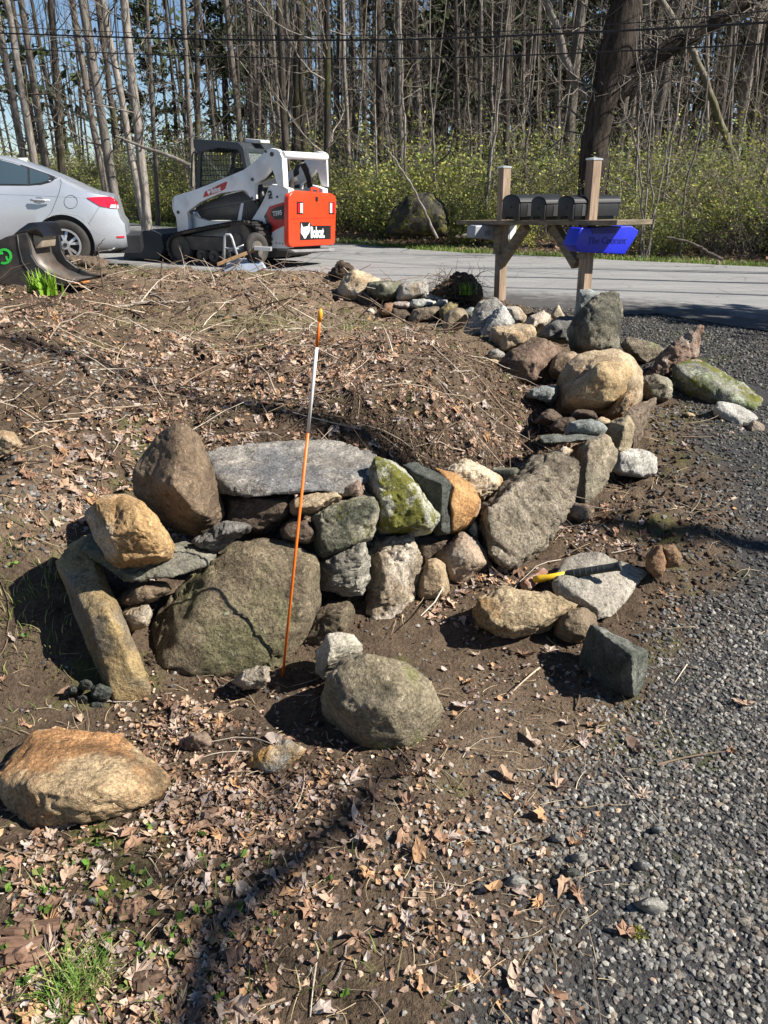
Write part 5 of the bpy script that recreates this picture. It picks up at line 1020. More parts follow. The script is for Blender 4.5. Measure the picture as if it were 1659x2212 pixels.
# ================================================================== OVERTURNED WHEELBARROW
WY = 9.75
def wq(px, py, dy=0.): return atY(px, py, WY + dy, 'L')
wbz = hz(wq(848, 1200).x, WY); wb = empty('wheelbarrow', (wq(848, 1200).x, WY, wbz), 'overturned grey wheelbarrow with its wheel in the air behind the mound', 'wheelbarrow')
TRAYM = plain('tray_steel', (.40, .46, .54), .35, .5, .5, var=.1); LEGM = plain('leg_steel', (.42, .43, .44), .4, .5, .5)
wcn = wq(848, 1035); wax = Vector((.80, -.6, .05)).normalized()
wvs = MB(); x_ = wax.cross(UP).normalized(); y_ = x_.cross(wax)
prof = [(.095, .03), (.12, .042), (.16, .045), (.178, .03), (.185, 0), (.178, -.03), (.16, -.045), (.12, -.042), (.095, -.03)]; n = 32; vs = []; fs = []
for r_, h in prof:
    for k in range(n): a = 2 * math.pi * k / n; vs.append(wcn + wax * h + (x_ * math.cos(a) + y_ * math.sin(a)) * r_)
for q_ in range(len(prof) - 1):
    for k in range(n): fs.append((q_ * n + k, q_ * n + (k + 1) % n, (q_ + 1) * n + (k + 1) % n, (q_ + 1) * n + k))
wl = wvs.add(vs, fs, True).build('wheel', TYRE, wb); MB().disc(wcn, wax, .02, .1, .05, 24).build('wheel_rim', STEELD, wl); MB().disc(wcn, wax, 0, .022, .16, 12).build('axle', STEELD, wl)
for dy in (-.12, .18): MB().tube([wq(582, 1180, dy), wq(588, 1010, dy), wq(590, 935, dy), wq(605, 920, dy), wq(635, 922, dy), wq(650, 950, dy), wq(690, 1082, dy), wq(712, 1180, dy)], .016, 8).build('leg', LEGM, wb)
MB().tube([wq(590, 1032, -.12), wq(785, 1042, -.05)], .014, 8).build('brace', LEGM, wb); MB().tube([wq(620, 1062, .1), wq(760, 1000, .1)], .012, 8).build('brace', LEGM, wb)
HW = woodmat('handle_wood', (.20, .12, .06), (.34, .215, .115), (3, 3, 3))
MB().box((wq(530, 1165, -.25) + wq(850, 1040, -.1)) / 2, (wq(850, 1040, -.1) - wq(530, 1165, -.25)) / 2, Vector((0, .022, 0)), UP * .022).build('handle', HW, wb, bevel=.004, seg=1)
MB().box((wq(1040, 1232, -.1) + wq(1310, 1300, -.75)) / 2, (wq(1310, 1300, -.75) - wq(1040, 1232, -.1)) / 2, Vector((0, .02, 0)), UP * .02).build('handle', woodmat('handle_wood_pale', (.36, .28, .19), (.50, .41, .30), (3, 3, 3)), wb, bevel=.004, seg=1)
MB().box((wq(835, 1030, -.1) + wq(972, 1038, -.1)) / 2, (wq(972, 1038, -.1) - wq(835, 1030, -.1)) / 2, Vector((0, .06, 0)), UP * .022).build('wheel_bracket', LEGM, wb, bevel=.003, seg=1)
top = [wq(600, 1150, -.12), wq(700, 1110, .35), wq(840, 1110, .35), wq(905, 1140, -.1)]; bot = [wq(560, 1265, -.22), wq(640, 1240, .6), wq(960, 1240, .6), wq(975, 1262, -.2)]
mb = MB(); mb.add(top + bot, [(0, 1, 2, 3), (0, 4, 5, 1), (1, 5, 6, 2), (2, 6, 7, 3), (3, 7, 4, 0)]); mb.build('tray', TRAYM, wb, bevel=.03, seg=3)
# ================================================================== WOODS BEYOND THE ROAD
def barkmat(name, c1, c2, moss=0., sc=1.):
    t = NT(name); o = t.shift(t.obj()); n = t.noise(t.mapping(o, (9 * sc, 9 * sc, 1.6 * sc)), 1.5, 6, .68); n2 = t.noise(o, .7, 3)
    c = t.mix(t.ramp(n, [(.36, 0.), (.66, 1.)]), c1, c2); rnd = t.n('ObjectInfo').outputs['Random']
    c = t.mix(1., c, t.ramp(rnd, [(0., .6), (1., 1.25)]), 'MULTIPLY')
    if moss: c = t.mix(t.math('MULTIPLY', t.ramp(n2, [(.5, 0.), (.65, 1.)]), moss), c, (.10, .10, .02))
    return t.done(c, .92, .15, 0, t.bump(n, .9, .05))
BK_L = barkmat('pale_bark', (.15, .13, .11), (.33, .30, .265)); BK_M = barkmat('grey_bark', (.075, .063, .052), (.19, .165, .14)); BK_D = barkmat('dark_bark', (.032, .026, .022), (.10, .085, .07), .35)
BK_O = barkmat('oak_bark', (.014, .011, .009), (.058, .046, .037), .0, 1.0); TWIG = barkmat('twig_bark', (.12, .102, .085), (.28, .25, .215)); TWIGD = barkmat('dark_twig_bark', (.05, .042, .036), (.14, .12, .10))
class TB:
    """many thin tubes into arrays"""
    def __init__(s): s.V = []; s.F = []; s.n = 0
    def tube(s, P, rad, k=3):
        P = np.asarray(P, float); m = len(P); T = np.gradient(P, axis=0); T /= np.linalg.norm(T, axis=1, keepdims=True) + 1e-9
        up = np.array([0, 0, 1.]) if abs(T[0, 2]) < .9 else np.array([1., 0, 0]); X = np.cross(T, up); X /= np.linalg.norm(X, axis=1, keepdims=True) + 1e-9; Yv = np.cross(T, X)
        a = np.arange(k) * 2 * np.pi / k; rad = np.broadcast_to(np.asarray(rad, float), (m,))
        V = P[:, None] + rad[:, None, None] * (X[:, None] * np.cos(a)[None, :, None] + Yv[:, None] * np.sin(a)[None, :, None]); s.V.append(V.reshape(-1, 3))
        i = np.arange(m - 1)[:, None] * k; j = np.arange(k)[None]; j2 = (j + 1) % k
        s.F.append(np.stack([i + j, i + j2, i + k + j2, i + k + j], -1).reshape(-1, 4) + s.n); s.n += m * k
    def mesh(s, name, smooth=True): return npmesh(name, np.concatenate(s.V), np.concatenate(s.F), smooth=smooth)
def wander(p, d, L, m, rs, jit=.25, up=.1):
    P = [np.array(p, float)]; d = np.array(d, float)
    for _ in range(m):
        d = d + rs.normal(0, jit, 3) + np.array([0, 0, up]); d /= np.linalg.norm(d); P.append(P[-1] + d * L / m)
    return np.array(P), d
def branches(seed, h0, h1, nb, Lmax, rb=.03, twigs=5, up=.12):
    rs = np.random.default_rng(seed); tb = TB()
    for _ in range(nb):
        z = h0 + (h1 - h0) * rs.random() ** 1.1; a = rs.uniform(0, 2 * np.pi); L = Lmax * rs.uniform(.35, 1.0); el = rs.uniform(-.25, .9)
        P, d = wander((0, 0, z), (math.cos(a), math.sin(a), el), L, 5, rs, .2, up); r0 = rb * rs.uniform(.4, 1) * (L / Lmax) ** .5
        tb.tube(P, np.linspace(r0, r0 * .25, 6), 4)
        for _ in range(twigs):
            k = rs.integers(1, 5); q = P[k] + (P[k + 1] - P[k]) * rs.random(); dd = rs.normal(0, 1, 3); dd[2] = abs(dd[2]) * .6
            T, _ = wander(q, d * .6 + dd * .6, L * rs.uniform(.2, .5), 3, rs, .25, .08); tb.tube(T, np.linspace(r0 * .42, r0 * .12, 4), 3)
    return tb.mesh('crown')
CRN = [branches(100 + k, 1.8, 15, 48, 2.3, .026, 5) for k in range(5)]
THN = [branches(200 + k, .8, 8, 36, 1.2, .013, 4) for k in range(3)]
for k_, m_ in enumerate(CRN + THN): m_.materials.append(TWIGD if k_ in (1, 3, 6) else TWIG)
def trunkmesh(P, rad, k=10, seed=0, name='trunk'):
    tb = TB(); P = np.asarray(P, float); s = np.linspace(0, len(P) - 1, 26); Q = np.stack([np.interp(s, np.arange(len(P)), P[:, i]) for i in range(3)], 1); r = np.interp(s, np.arange(len(P)), rad)
    rs = np.random.default_rng(seed); Q[1:-1, :2] += rs.normal(0, .012, (24, 2)) * (1 + r[1:-1, None]); tb.tube(Q, r * rs.uniform(.93, 1.07, 26), k); return tb.mesh(name)
def addtree(base, top, r0, mat, crown, label, group=None, name='bare_tree', seed=0, cmat=None, extend=1.0):
    """trunk from base to top carried on upwards, with bare branches as crown"""
    root = empty(name, base, label, 'tree', group); b = Vector(base); d = (Vector(top) - b); full = 15.0 / max(d.z, 1e-3) * extend
    P = [(0, 0, -.3)] + [tuple(d * k) for k in (0.05, full * .25, full * .5, full * .8, full)]; rad = [r0 * 1.25, r0 * 1.1, r0 * .92, r0 * .75, r0 * .45, r0 * .1]
    link_mesh('trunk', trunkmesh(P, rad, 10, seed), mat, root, smooth=True)
    c = link_mesh('crown', crown, None, root)
    if not crown.materials: crown.materials.append(cmat or TWIG)
    ang = Vector((0, 0, 1)).rotation_difference(d.normalized()); c.rotation_mode = 'QUATERNION'; c.rotation_quaternion = ang @ Matrix.Rotation(seed * 1.7, 3, 'Z').to_quaternion()
    return root
# trunks read off the picture: x at brush level, y there, x at the top of the picture, width in px, distance, bark, label
TRK = [(52,335,-12,13,25,'L','pale trunk leaning left at the far left edge above the car roof'), (72,338,14,15,24,'L','second pale trunk from the left above the car'), (95,330,45,15,25,'M','grey trunk just right of the two pale ones above the car'),
 (131,320,110,15,27,'D','dark trunk between the grey ones above the car'), (215,345,155,13,22,'M','slim grey leaning trunk above the car\'s rear window'), (236,352,178,18,20,'L','thick smooth pale trunk leaning left above the car\'s boot'),
 (286,348,222,14,22,'L','pale leaning trunk left of the paired pale trunks'), (306,356,270,18,20,'L','stout pale trunk left of the loader cab'), (335,350,318,9,24,'M','thin grey trunk just left of the loader cab'),
 (413,320,396,9,21,'L','slender nearly white trunk directly above the loader cab'), (428,320,425,11,24,'D','dark slim trunk above the loader cab'), (521,315,488,14,23,'M','grey brown trunk above the loader\'s rear window'),
 (560,320,556,9,26,'M','thin trunk between the loader cab and its crossbar'), (617,330,600,15,20,'D','dark mossy trunk above the loader\'s crossbar'), (652,330,628,8,26,'D','thin dark trunk above the loader\'s tailgate'), (706,335,708,13,19,'D','straight dark trunk right above the loader\'s tailgate corner'),
 (752,325,740,9,24,'L','slim pale trunk right of the loader'), (790,330,778,9,28,'M','slim grey trunk midway between loader and mailboxes'), (820,325,817,15,22,'D','mossy dark trunk near the picture\'s centre'), (866,325,860,18,22,'L','tall straight light grey trunk near the picture\'s centre'),
 (905,330,898,10,27,'M','grey trunk right of the tall light grey one'), (945,330,938,9,30,'D','dark trunk well left of the mailbox posts'), (990,330,985,10,26,'M','grey trunk left of the left mailbox post'), (1036,335,1040,9,25,'L','pale slim trunk left of the left mailbox post'),
 (1091,345,1098,14,20,'D','dark trunk rising right behind the left mailbox post'), (1128,335,1132,9,27,'M','grey slim trunk behind the left mailbox'), (1165,335,1166,10,29,'D','dark trunk behind the middle mailbox'), (1205,340,1212,8,26,'L','pale thin trunk left of the big dark oak'),
 (1390,340,1396,9,24,'L','pale thin trunk right of the big dark oak'), (1440,340,1450,8,26,'M','grey thin trunk above the blue newspaper box'), (1478,345,1485,10,28,'D','dark trunk left of the slanting trunk'), (1525,345,1530,8,25,'L','pale thin trunk crossing the slanting one'), (1575,350,1588,8,24,'L','pale trunk at the right near the slanting one'), (1622,350,1640,10,24,'M','grey trunk close to the right edge'), (1650,350,1668,9,27,'D','dark trunk at the right edge')]
for i, (xb, yb, xt, wpx, Y, bk, lab) in enumerate(TRK):
    b = atY(xb, yb, Y); tp = atY(xt, 0, Y); d = (tp - b) / (tp.z - b.z); g = gz(b.x, Y); b = b + d * (g - b.z)
    addtree(b, tp, wpx / FPX * Y / 1.06 / 2, {'L': BK_L, 'M': BK_M, 'D': BK_D}[bk], CRN[i % 5], lab, seed=i)
# unnamed trees deeper in: share trunks, crowns and a label
STM = [trunkmesh([(0, 0, -.4), (rs_[0] * .3, rs_[1] * .3, 4), (rs_[0], rs_[1], 9), (rs_[0] * 1.3, rs_[1] * 1.3, 16)], [.17, .14, .11, .03], 8, 50 + k) for k, rs_ in enumerate(((.2, .1), (-.3, .1), (.1, -.2), (.5, .1)))]
for m, mt in zip(STM, (BK_M, BK_D, BK_D, BK_M)): m.materials.append(mt)
rs = np.random.default_rng(5); k = 0; tries = 0; placed = []
while k < 105 and tries < 5000:
    tries += 1; Y = 21 + 40 * rs.random() ** 1.2; x = rs.uniform(-.60, .60) * Y
    if road_dist(np.array([x]), np.array([Y]))[0] > -2.5: continue
    if x / Y < -.2 and rs.random() < .6: continue
    if any((x - a) ** 2 + (Y - b) ** 2 < 1.0 for a, b in placed): continue
    placed.append((x, Y)); root = empty('bare_tree', (x, Y, gz(x, Y)), 'slim bare tree among many deep in the woods', 'tree', 'slim trees deep in the woods')
    s = rs.uniform(.3, 1.15); root.scale = (s, s, rs.uniform(.9, 1.2)); root.rotation_euler = (rs.normal(0, .03), rs.normal(0, .03), rs.uniform(0, 6.28))
    link_mesh('trunk', STM[k % 4], None, root, smooth=True); link_mesh('crown', (CRN + THN)[rs.integers(0, 8)], TWIG, root); k += 1
# saplings near the road edge
SPM = [trunkmesh([(0, 0, -.2), (.06, .03, 1.5), (.12 * s_, .1, 3.5), (.3 * s_, .05, 7)], [.035, .03, .022, .006], 6, 80 + k) for k, s_ in enumerate((1, -1, 2))]
for m in SPM: m.materials.append(TWIG)
for m in THN:
    if not m.materials: m.materials.append(TWIG)
k = 0; tries = 0
while k < 55 and tries < 5000:
    tries += 1; Y = rs.uniform(13.5, 30); x = rs.uniform(-.58, .58) * Y; r_ = -road_dist(np.array([x]), np.array([Y]))[0]
    if r_ < 1.6 or r_ > 10: continue
    root = empty('sapling', (x, Y, gz(x, Y)), 'thin bare sapling growing in the roadside brush', 'sapling', 'thin saplings in the brush'); s = rs.uniform(.6, 1.2); root.scale = (s, s, rs.uniform(.8, 1.2)); root.rotation_euler = (rs.normal(0, .07), rs.normal(0, .07), rs.uniform(0, 6.28))
    link_mesh('stem', SPM[k % 3], None, root, smooth=True); link_mesh('crown', THN[k % 3], None, root); k += 1
# ---- the big dark oak behind the mailboxes
OY = 16.6
ob = atY(1285, 400, OY); og = gz(ob.x, OY); oak = empty('oak_tree', (ob.x, OY, og), 'big dark rough barked oak with spreading limbs behind the mailboxes', 'tree')
def opath(pts, dy=0): return [tuple(atY(x, y, OY + (p[0] if p else dy)) - ORG[oak]) for x, y, *p in pts]
px = lambda w: w / FPX * OY / 1.08 / 2
P = opath([(1283, 420), (1286, 340), (1292, 270), (1308, 200), (1330, 120), (1345, 50), (1358, -20), (1372, -150), (1390, -420)]); P[0] = (P[0][0], P[0][1], -.3)
link_mesh('trunk', trunkmesh(P, [px(78), px(62), px(56), px(58), px(74), px(66), px(58), px(50), px(20)], 18, 3), BK_O, oak, smooth=True)
link_mesh('limb', trunkmesh(opath([(1312, 215), (1345, 190), (1388, 148), (1450, 100), (1530, 55), (1620, 0), (1720, -70), (1850, -150)]), [px(40), px(42), px(38), px(32), px(28), px(24), px(18), px(8)], 12, 4), BK_O, oak, smooth=True)
link_mesh('limb', trunkmesh(opath([(1290, 222), (1268, 208), (1240, 175), (1218, 120), (1206, 60), (1180, 0), (1150, -70), (1120, -160)], 0), [px(15), px(17), px(15), px(15), px(13), px(12), px(9), px(4)], 10, 5), BK_L, oak, smooth=True)
tb = TB(); rs2 = np.random.default_rng(9)
for _ in range(70):
    if rs2.random() < .5: x, y = 1388 + (rs2.random() * 400), 0; y = 148 - (x - 1388) * .55
    else: y = rs2.uniform(-200, 330); x = 1305 + (200 - y) * .12 + rs2.uniform(-20, 20)
    q = np.array(atY(x, y, OY) - ORG[oak]); a = rs2.uniform(0, 6.28); Pq, d = wander(q, (math.cos(a), math.sin(a) * .6, rs2.uniform(-.3, .6)), rs2.uniform(.6, 2.0), 5, rs2, .3, .06); tb.tube(Pq, np.linspace(.022, .005, 6), 4)
    for _ in range(5):
        k = rs2.integers(1, 5); Tq, _ = wander(Pq[k], rs2.normal(0, 1, 3), rs2.uniform(.25, .7), 3, rs2, .3, .08); tb.tube(Tq, np.linspace(.010, .003, 4), 3)
link_mesh('crown', tb.mesh('crown'), TWIG, oak)
# slanting thin trunk, fallen logs
def log(name, label, pts, wpx, Y, mat, taper=.7, cat='log'):
    P = [atY(x, y, Y + (q[0] if q else 0)) for x, y, *q in pts]; b = P[-1]; o = empty(name, (b.x, b.y, b.z), label, cat); r = wpx / FPX * Y / 2.1
    link_mesh('trunk', trunkmesh([tuple(p - b) for p in P], np.linspace(r * taper, r, len(P)), 9, len(pts)), mat, o, smooth=True); return o
log('slanting_tree', 'thin mossy trunk slanting down to the right across the woods', [(1395, -60), (1430, 0), (1470, 72), (1497, 110), (1528, 180), (1558, 270), (1585, 340), (1615, 430)], 15, 19, barkmat('slant_bark', (.12, .10, .08), (.28, .25, .21), .5), .8, 'tree')
log('fallen_log', 'pale fallen trunk lying aslant left of the loader cab', [(250, 294), (310, 318), (370, 338), (412, 358)], 9, 19, BK_L, .5)
log('fallen_branch', 'bare broken branch leaning in the brush left of the mailboxes', [(828, 310), (862, 355), (905, 430), (945, 515)], 6, 15.5, TWIG, .4, 'branch')
log('fallen_branch', 'pale branch lying on the verge between the mailbox posts', [(985, 512), (1020, 505), (1055, 512), (1085, 520)], 8, 14.6, TWIG, .6, 'branch')
log('fallen_branch', 'grey branch lying behind the verge right of the blue box', [(1440, 512), (1490, 522), (1530, 545), (1560, 560)], 7, 12.6, BK_M, .6, 'branch')
# clump of pale stems right of the mailbox stand
sg = atY(1392, 520, 14.4); cl_ = empty('multi_stem_shrub', (sg.x, sg.y, gz(sg.x, sg.y)), 'clump of tall pale bare stems right of the mailbox stand', 'shrub')
for k, pts in enumerate(([(1388, 566), (1395, 440), (1400, 340), (1412, 200), (1420, 80)], [(1393, 566), (1420, 430), (1440, 330), (1445, 220)], [(1384, 566), (1388, 420), (1376, 320), (1352, 250), (1335, 180)], [(1398, 566), (1412, 450), (1405, 380), (1396, 300), (1375, 120), (1378, 20)], [(1466, 566), (1480, 400), (1510, 300), (1530, 180), (1525, 60)])):
    P = [tuple(atY(x, y, 14.4) - ORG[cl_]) for x, y in pts]; link_mesh('stem', trunkmesh(P, np.linspace(.022, .007, len(P)), 6, 30 + k), TWIG, cl_, smooth=True)
tb = TB()
for k in range(60):
    x, y = rs2.uniform(1330, 1540), rs2.uniform(150, 430); Pq, _ = wander(np.array(atY(x, y, 14.4 + rs2.uniform(-.3, .3)) - ORG[cl_]), (rs2.normal(), rs2.normal() * .5, .5), rs2.uniform(.3, .8), 4, rs2, .3, .05); tb.tube(Pq, np.linspace(.007, .002, 5), 3)
link_mesh('twigs', tb.mesh('twigs'), TWIG, cl_)
# mossy boulder in the brush
rock('boulder', 'dark mossy boulder in the brush left of the mailboxes', 'M', 17.2, 1.0, [(835, 505), (848, 455), (890, 420), (930, 415), (955, 440), (965, 480), (960, 508)], rockmat((.025, .022, .017), (.06, .055, .04), None, 0, moss=.5), rnd=4, res=26, cat='boulder')
# ---- evergreens
t = NT('pine_needles'); v = t.n('ObjectInfo').outputs['Random']; c = t.mix(t.noise(t.obj(), 3, 3), (.018, .030, .012), (.055, .075, .028)); PINE = t.done(c, .8, .2)
def leafquads(C, D, size, rs, aspect=.35):
    n = len(C); a = rs.normal(0, 1, (n, 3)); a = a + D * 1.5; a /= np.linalg.norm(a, axis=1, keepdims=True); b = np.cross(a, rs.normal(0, 1, (n, 3))); b /= np.linalg.norm(b, axis=1, keepdims=True) + 1e-9
    s = size * rs.uniform(.6, 1.3, (n, 1)); V = np.stack([C, C + a * s * .5 + b * s * aspect * .5, C + a * s, C + a * s * .5 - b * s * aspect * .5], 1).reshape(-1, 3); return V, np.arange(4 * n).reshape(n, 4)
def pine(seed, h=17, z0=4.0, nw=90):
    rs = np.random.default_rng(seed); tb = TB(); C = []; D = []
    for _ in range(nw):
        z = z0 + (h - z0) * rs.random(); L = (3.0 * (1 - (z - z0) / (h - z0)) ** .7 + .5) * rs.uniform(.6, 1); a = rs.uniform(0, 6.28)
        P, d = wander((0, 0, z), (math.cos(a), math.sin(a), rs.uniform(-.1, .35)), L, 5, rs, .12, .02); tb.tube(P, np.linspace(.03, .006, 6), 3)
        m = int(26 * L); k = rs.uniform(1.2, 4.99, m); i = k.astype(int); q = P[i] + (P[np.minimum(i + 1, 5)] - P[i]) * (k - i)[:, None] + rs.normal(0, .16, (m, 3)) * np.array([1, 1, .5]); C.append(q); D.append(np.tile(d, (m, 1)))
    V, F = leafquads(np.concatenate(C), np.concatenate(D), .34, rs, .5); return tb.mesh('limbs'), npmesh('foliage', V, F)
PN = [pine(300 + k) for k in range(3)]
for a, b in PN: a.materials.append(BK_D); b.materials.append(PINE)
k = 0
while k < 26:
    Y = rs.uniform(27, 62); x = rs.uniform(-.58, .58) * Y
    if x / Y < -.18 and rs.random() < .8: continue
    root = empty('pine_tree', (x, Y, gz(x, Y)), 'dark evergreen standing deep in the woods', 'tree', 'evergreens deep in the woods'); s = rs.uniform(.8, 1.3); root.scale = (s, s, s); root.rotation_euler.z = rs.uniform(0, 6.28)
    link_mesh('trunk', STM[1], None, root, smooth=True); link_mesh('limbs', PN[k % 3][0], None, root); link_mesh('crown', PN[k % 3][1], None, root); k += 1
# ---- far wood that reads as one mass
tb = TB(); C = []; n_ = 0
while n_ < 520:
    Y = rs.uniform(55, 115); x = rs.uniform(-.65, .65) * Y
    if x / Y < -.16 and rs.random() < .6: continue
    n_ += 1; lean = rs.normal(0, .4, 2); r_ = rs.uniform(.08, .2); tb.tube([(x, Y, .5), (x + lean[0], Y + lean[1], 8), (x + 2 * lean[0], Y + 2 * lean[1], 19)], [r_, r_ * .8, r_ * .3], 4)
    if rs.random() < .75:
        for _ in range(7):
            z = rs.uniform(1.5, 15); Pq, _ = wander((x + lean[0] * z / 9, Y, z), (rs.normal(), rs.normal(), .4), rs.uniform(1, 3.2), 3, rs, .25, .1); tb.tube(Pq, np.linspace(.05, .015, 4), 3)
tag(link_mesh('far_wood', tb.mesh('far_wood'), BK_D), 'mass of bare trunks and branches far back in the woods', 'woods', kind='stuff')
Cq = []
for _ in range(300):
    Y = rs.uniform(60, 110); x = rs.uniform(-.62, .62) * Y
    if x / Y < -.16 and rs.random() < .8: continue
    z = rs.uniform(.5, 17); Cq.append(np.array([x, Y, z]) + rs.normal(0, 1, (70, 3)) * np.array([1.5, 1.5, 1.3]))
Cq = np.concatenate(Cq); V, F = leafquads(Cq, np.zeros_like(Cq), .75, rs, .55)
tag(link_mesh('far_evergreens', npmesh('far_evergreens', V, F), PINE), 'dark evergreen foliage far back between the trunks', 'woods', kind='stuff')
# ---- roadside brush
t = NT('spring_leaves'); cc = t.attr('col'); rnd = t.n('ObjectInfo').outputs['Random']; c = t.mix(1., cc, t.ramp(rnd, [(0., (.75, .78, .8)), (1., (1.3, 1.2, 1.0))]), 'MULTIPLY')
t.b.inputs['Subsurface Weight'].default_value = 0
tr_ = t.n('BsdfTranslucent'); t.l(c, tr_.inputs[0]); t.done(c, .6, .25); mx = t.n('MixShader'); mx.inputs[0].default_value = .3; t.l(t.b.outputs[0], mx.inputs[1]); t.l(tr_.outputs[0], mx.inputs[2]); t.l(mx.outputs[0], t.out.inputs[0]); LEAFG = t.m
def shrub(seed, h=1.7, spread=.9, ns=26, nl=900, green=1.):
    rs = np.random.default_rng(seed); tb = TB(); C = []
    for _ in range(ns):
        a = rs.uniform(0, 6.28); b = np.array([rs.normal(0, .22), rs.normal(0, .22), -.1]); L = h * rs.uniform(.7, 1.25)
        P, d = wander(b, (math.cos(a) * .45, math.sin(a) * .45, 1), L, 7, rs, .16, -.09); tb.tube(P, np.linspace(.009, .002, 8), 3)
        for _ in range(6):
            k = rs.integers(2, 7); T, _ = wander(P[k], rs.normal(0, 1, 3) + d * .5, L * rs.uniform(.12, .32), 3, rs, .3, 0); tb.tube(T, np.linspace(.004, .0015, 4), 3); C.append(T[1:])
        C.append(P[2:])
    C = np.concatenate(C); i = rs.integers(0, len(C), nl); Q = C[i] + rs.normal(0, .06, (nl, 3)); V, F = leafquads(Q, np.zeros_like(Q), .06, rs, .62)
    col = np.where(rs.random((nl, 1)) < .35, np.array([[.40, .40, .11]]), np.array([[.22, .27, .075]])) * rs.uniform(.6, 1.25, (nl, 1)); col = np.repeat(col, 4, 0)
    return tb.mesh('stems'), npmesh('foliage', V, F, col)
SHR = [shrub(400 + k, 1.5 + .2 * k, nl=[2600, 1700, 2900, 1300][k]) for k in range(4)]; BAR = [shrub(420 + k, 1.9, ns=34, nl=120) for k in range(2)]
for a, b in SHR + BAR: a.materials.append(TWIG); b.materials.append(LEAFG)
k = 0; tries = 0
while k < 380 and tries < 20000:
    tries += 1; Y = rs.uniform(12.5, 42); x = rs.uniform(-.60, .60 if k < 290 else -.12) * Y; r_ = -road_dist(np.array([x]), np.array([Y]))[0]
    if r_ < 1.35 or r_ > 9.5: continue
    bare = rs.random() < (.35 if x / Y < -.05 else .26); S = (BAR if bare else SHR)
    root = empty('brush_shrub', (x, Y, gz(x, Y)), 'twiggy bare shrub in the roadside brush' if bare else 'leafy green shrub in the roadside brush', 'shrub', 'bare shrubs in the brush' if bare else 'green shrubs in the brush')
    s = rs.uniform(.6, 1.1) * (.62 if r_ < 2.0 else 1.0) * (1.45 if k >= 290 else 1.12); root.scale = (s * 1.15, s * 1.15, s); root.rotation_euler.z = rs.uniform(0, 6.28); a, b = S[rs.integers(0, len(S))]
    link_mesh('stems', a, None, root); link_mesh('foliage', b, None, root); k += 1
# ---- overhead cables
CABL = plain('cable_black', (.015, .015, .017), .5, .3)
for lab, r_, pts in (('thickest black overhead cable, the middle one of three', .016, [(-250, 60), (0, 72), (415, 86), (830, 88), (1104, 78), (1374, 65), (1659, 49), (1900, 33)]), ('thin overhead wire running just above the thickest cable', .007, [(-250, 45), (0, 58), (415, 77), (830, 77), (1104, 68), (1374, 50), (1659, 24), (1900, 0)]), ('lowest black overhead cable across the woods', .011, [(-250, 88), (0, 105), (415, 122), (830, 129), (1104, 121), (1374, 109), (1659, 95), (1900, 82)])):
    P = [atY(x, y, 19.5 - 8.0 * (x / 1659)) for x, y in pts]; s = np.linspace(0, len(P) - 1, 40); A_ = np.array([tuple(p) for p in P]); Q = np.stack([np.interp(s, np.arange(len(P)), A_[:, i]) for i in range(3)], 1)
    for _ in range(6): Q[1:-1] = .25 * Q[:-2] + .5 * Q[1:-1] + .25 * Q[2:]
    tb = TB(); tb.tube(Q, r_, 6); tag(link_mesh('overhead_cable', tb.mesh('overhead_cable'), CABL), lab, 'cable')
# ================================================================== LEAVES, TWIGS, GRAVEL, GRASS
def onground(px, py, fr='M'):
    d = ray(px, py, fr); ts = np.linspace(.8, 14, 3000); X = d.x * ts; Y = d.y * ts; Z = CAMH + d.z * ts; below = np.nonzero(Z < height(X, Y))[0]
    i = below[0] if len(below) else -1; return Vector((X[i], Y[i], float(height(X[i:i + 1] if i >= 0 else X[-1:], Y[i:i + 1] if i >= 0 else Y[-1:])[0])))
def leaf_t(kind, rs):
    """leaf outline fanned round its midrib, curled"""
    if kind == 'maple': ang = np.radians([0, 14, 30, 42, 58, 76, 96, 112, 135, 160]); r = np.array([1.0, .70, .64, .94, .70, .60, .78, .56, .52, .3])
    elif kind == 'oak': ang = np.radians([0, 10, 16, 26, 34, 48, 62, 84, 105, 140, 170]); r = np.array([1.0, .72, .88, .52, .78, .40, .62, .32, .46, .38, .62])
    else: ang = np.radians([0, 14, 35, 65, 100, 135, 165]); r = np.array([1.0, .74, .55, .47, .45, .52, .75])
    a = np.concatenate([ang, -ang[::-1][:-1]]); r = np.concatenate([r, r[::-1][:-1]]) * rs.uniform(.8, 1.1, 2 * len(r) - 1) * np.where(rs.random(2 * len(r) - 1) < .16, .55, 1.)
    ox = np.cos(a) * r; oy = np.sin(a) * r; n = len(ox); V = np.zeros((2 * n + 1, 3)); V[:n, 0] = ox; V[:n, 1] = oy; V[n:2 * n, :2] = V[:n, :2] * .5
    q = V[:, :2]; cu, cv = rs.uniform(-.1, 1.1), rs.uniform(-.2, .8); V[:, 2] = cu * q[:, 1] ** 2 + cv * q[:, 0] ** 2 * np.sign(rs.normal()) + .10 * np.sin(q[:, 0] * 7 + rs.uniform(0, 6)) * np.abs(q[:, 1]) + rs.normal(0, .075, len(V))
    i = np.arange(n); j = (i + 1) % n; F = np.concatenate([np.stack([i, j, n + j], 1), np.stack([i, n + j, n + i], 1), np.stack([n + i, n + j, np.full(n, 2 * n)], 1)])
    V[:, 2] -= V[:, 2].min() * .55; return V, F
rsl = np.random.default_rng(21)
LT = [leaf_t(k, rsl) for k in ('maple', 'oak', 'maple', 'oak', 'oak', 'oval', 'oval', 'maple', 'oval', 'oak', 'maple', 'oval')]
PAL = np.array([(.47, .33, .235), (.40, .27, .18), (.52, .40, .31), (.33, .20, .13), (.25, .155, .105), (.45, .37, .32), (.36, .28, .24), (.50, .30, .16), (.18, .12, .09)])
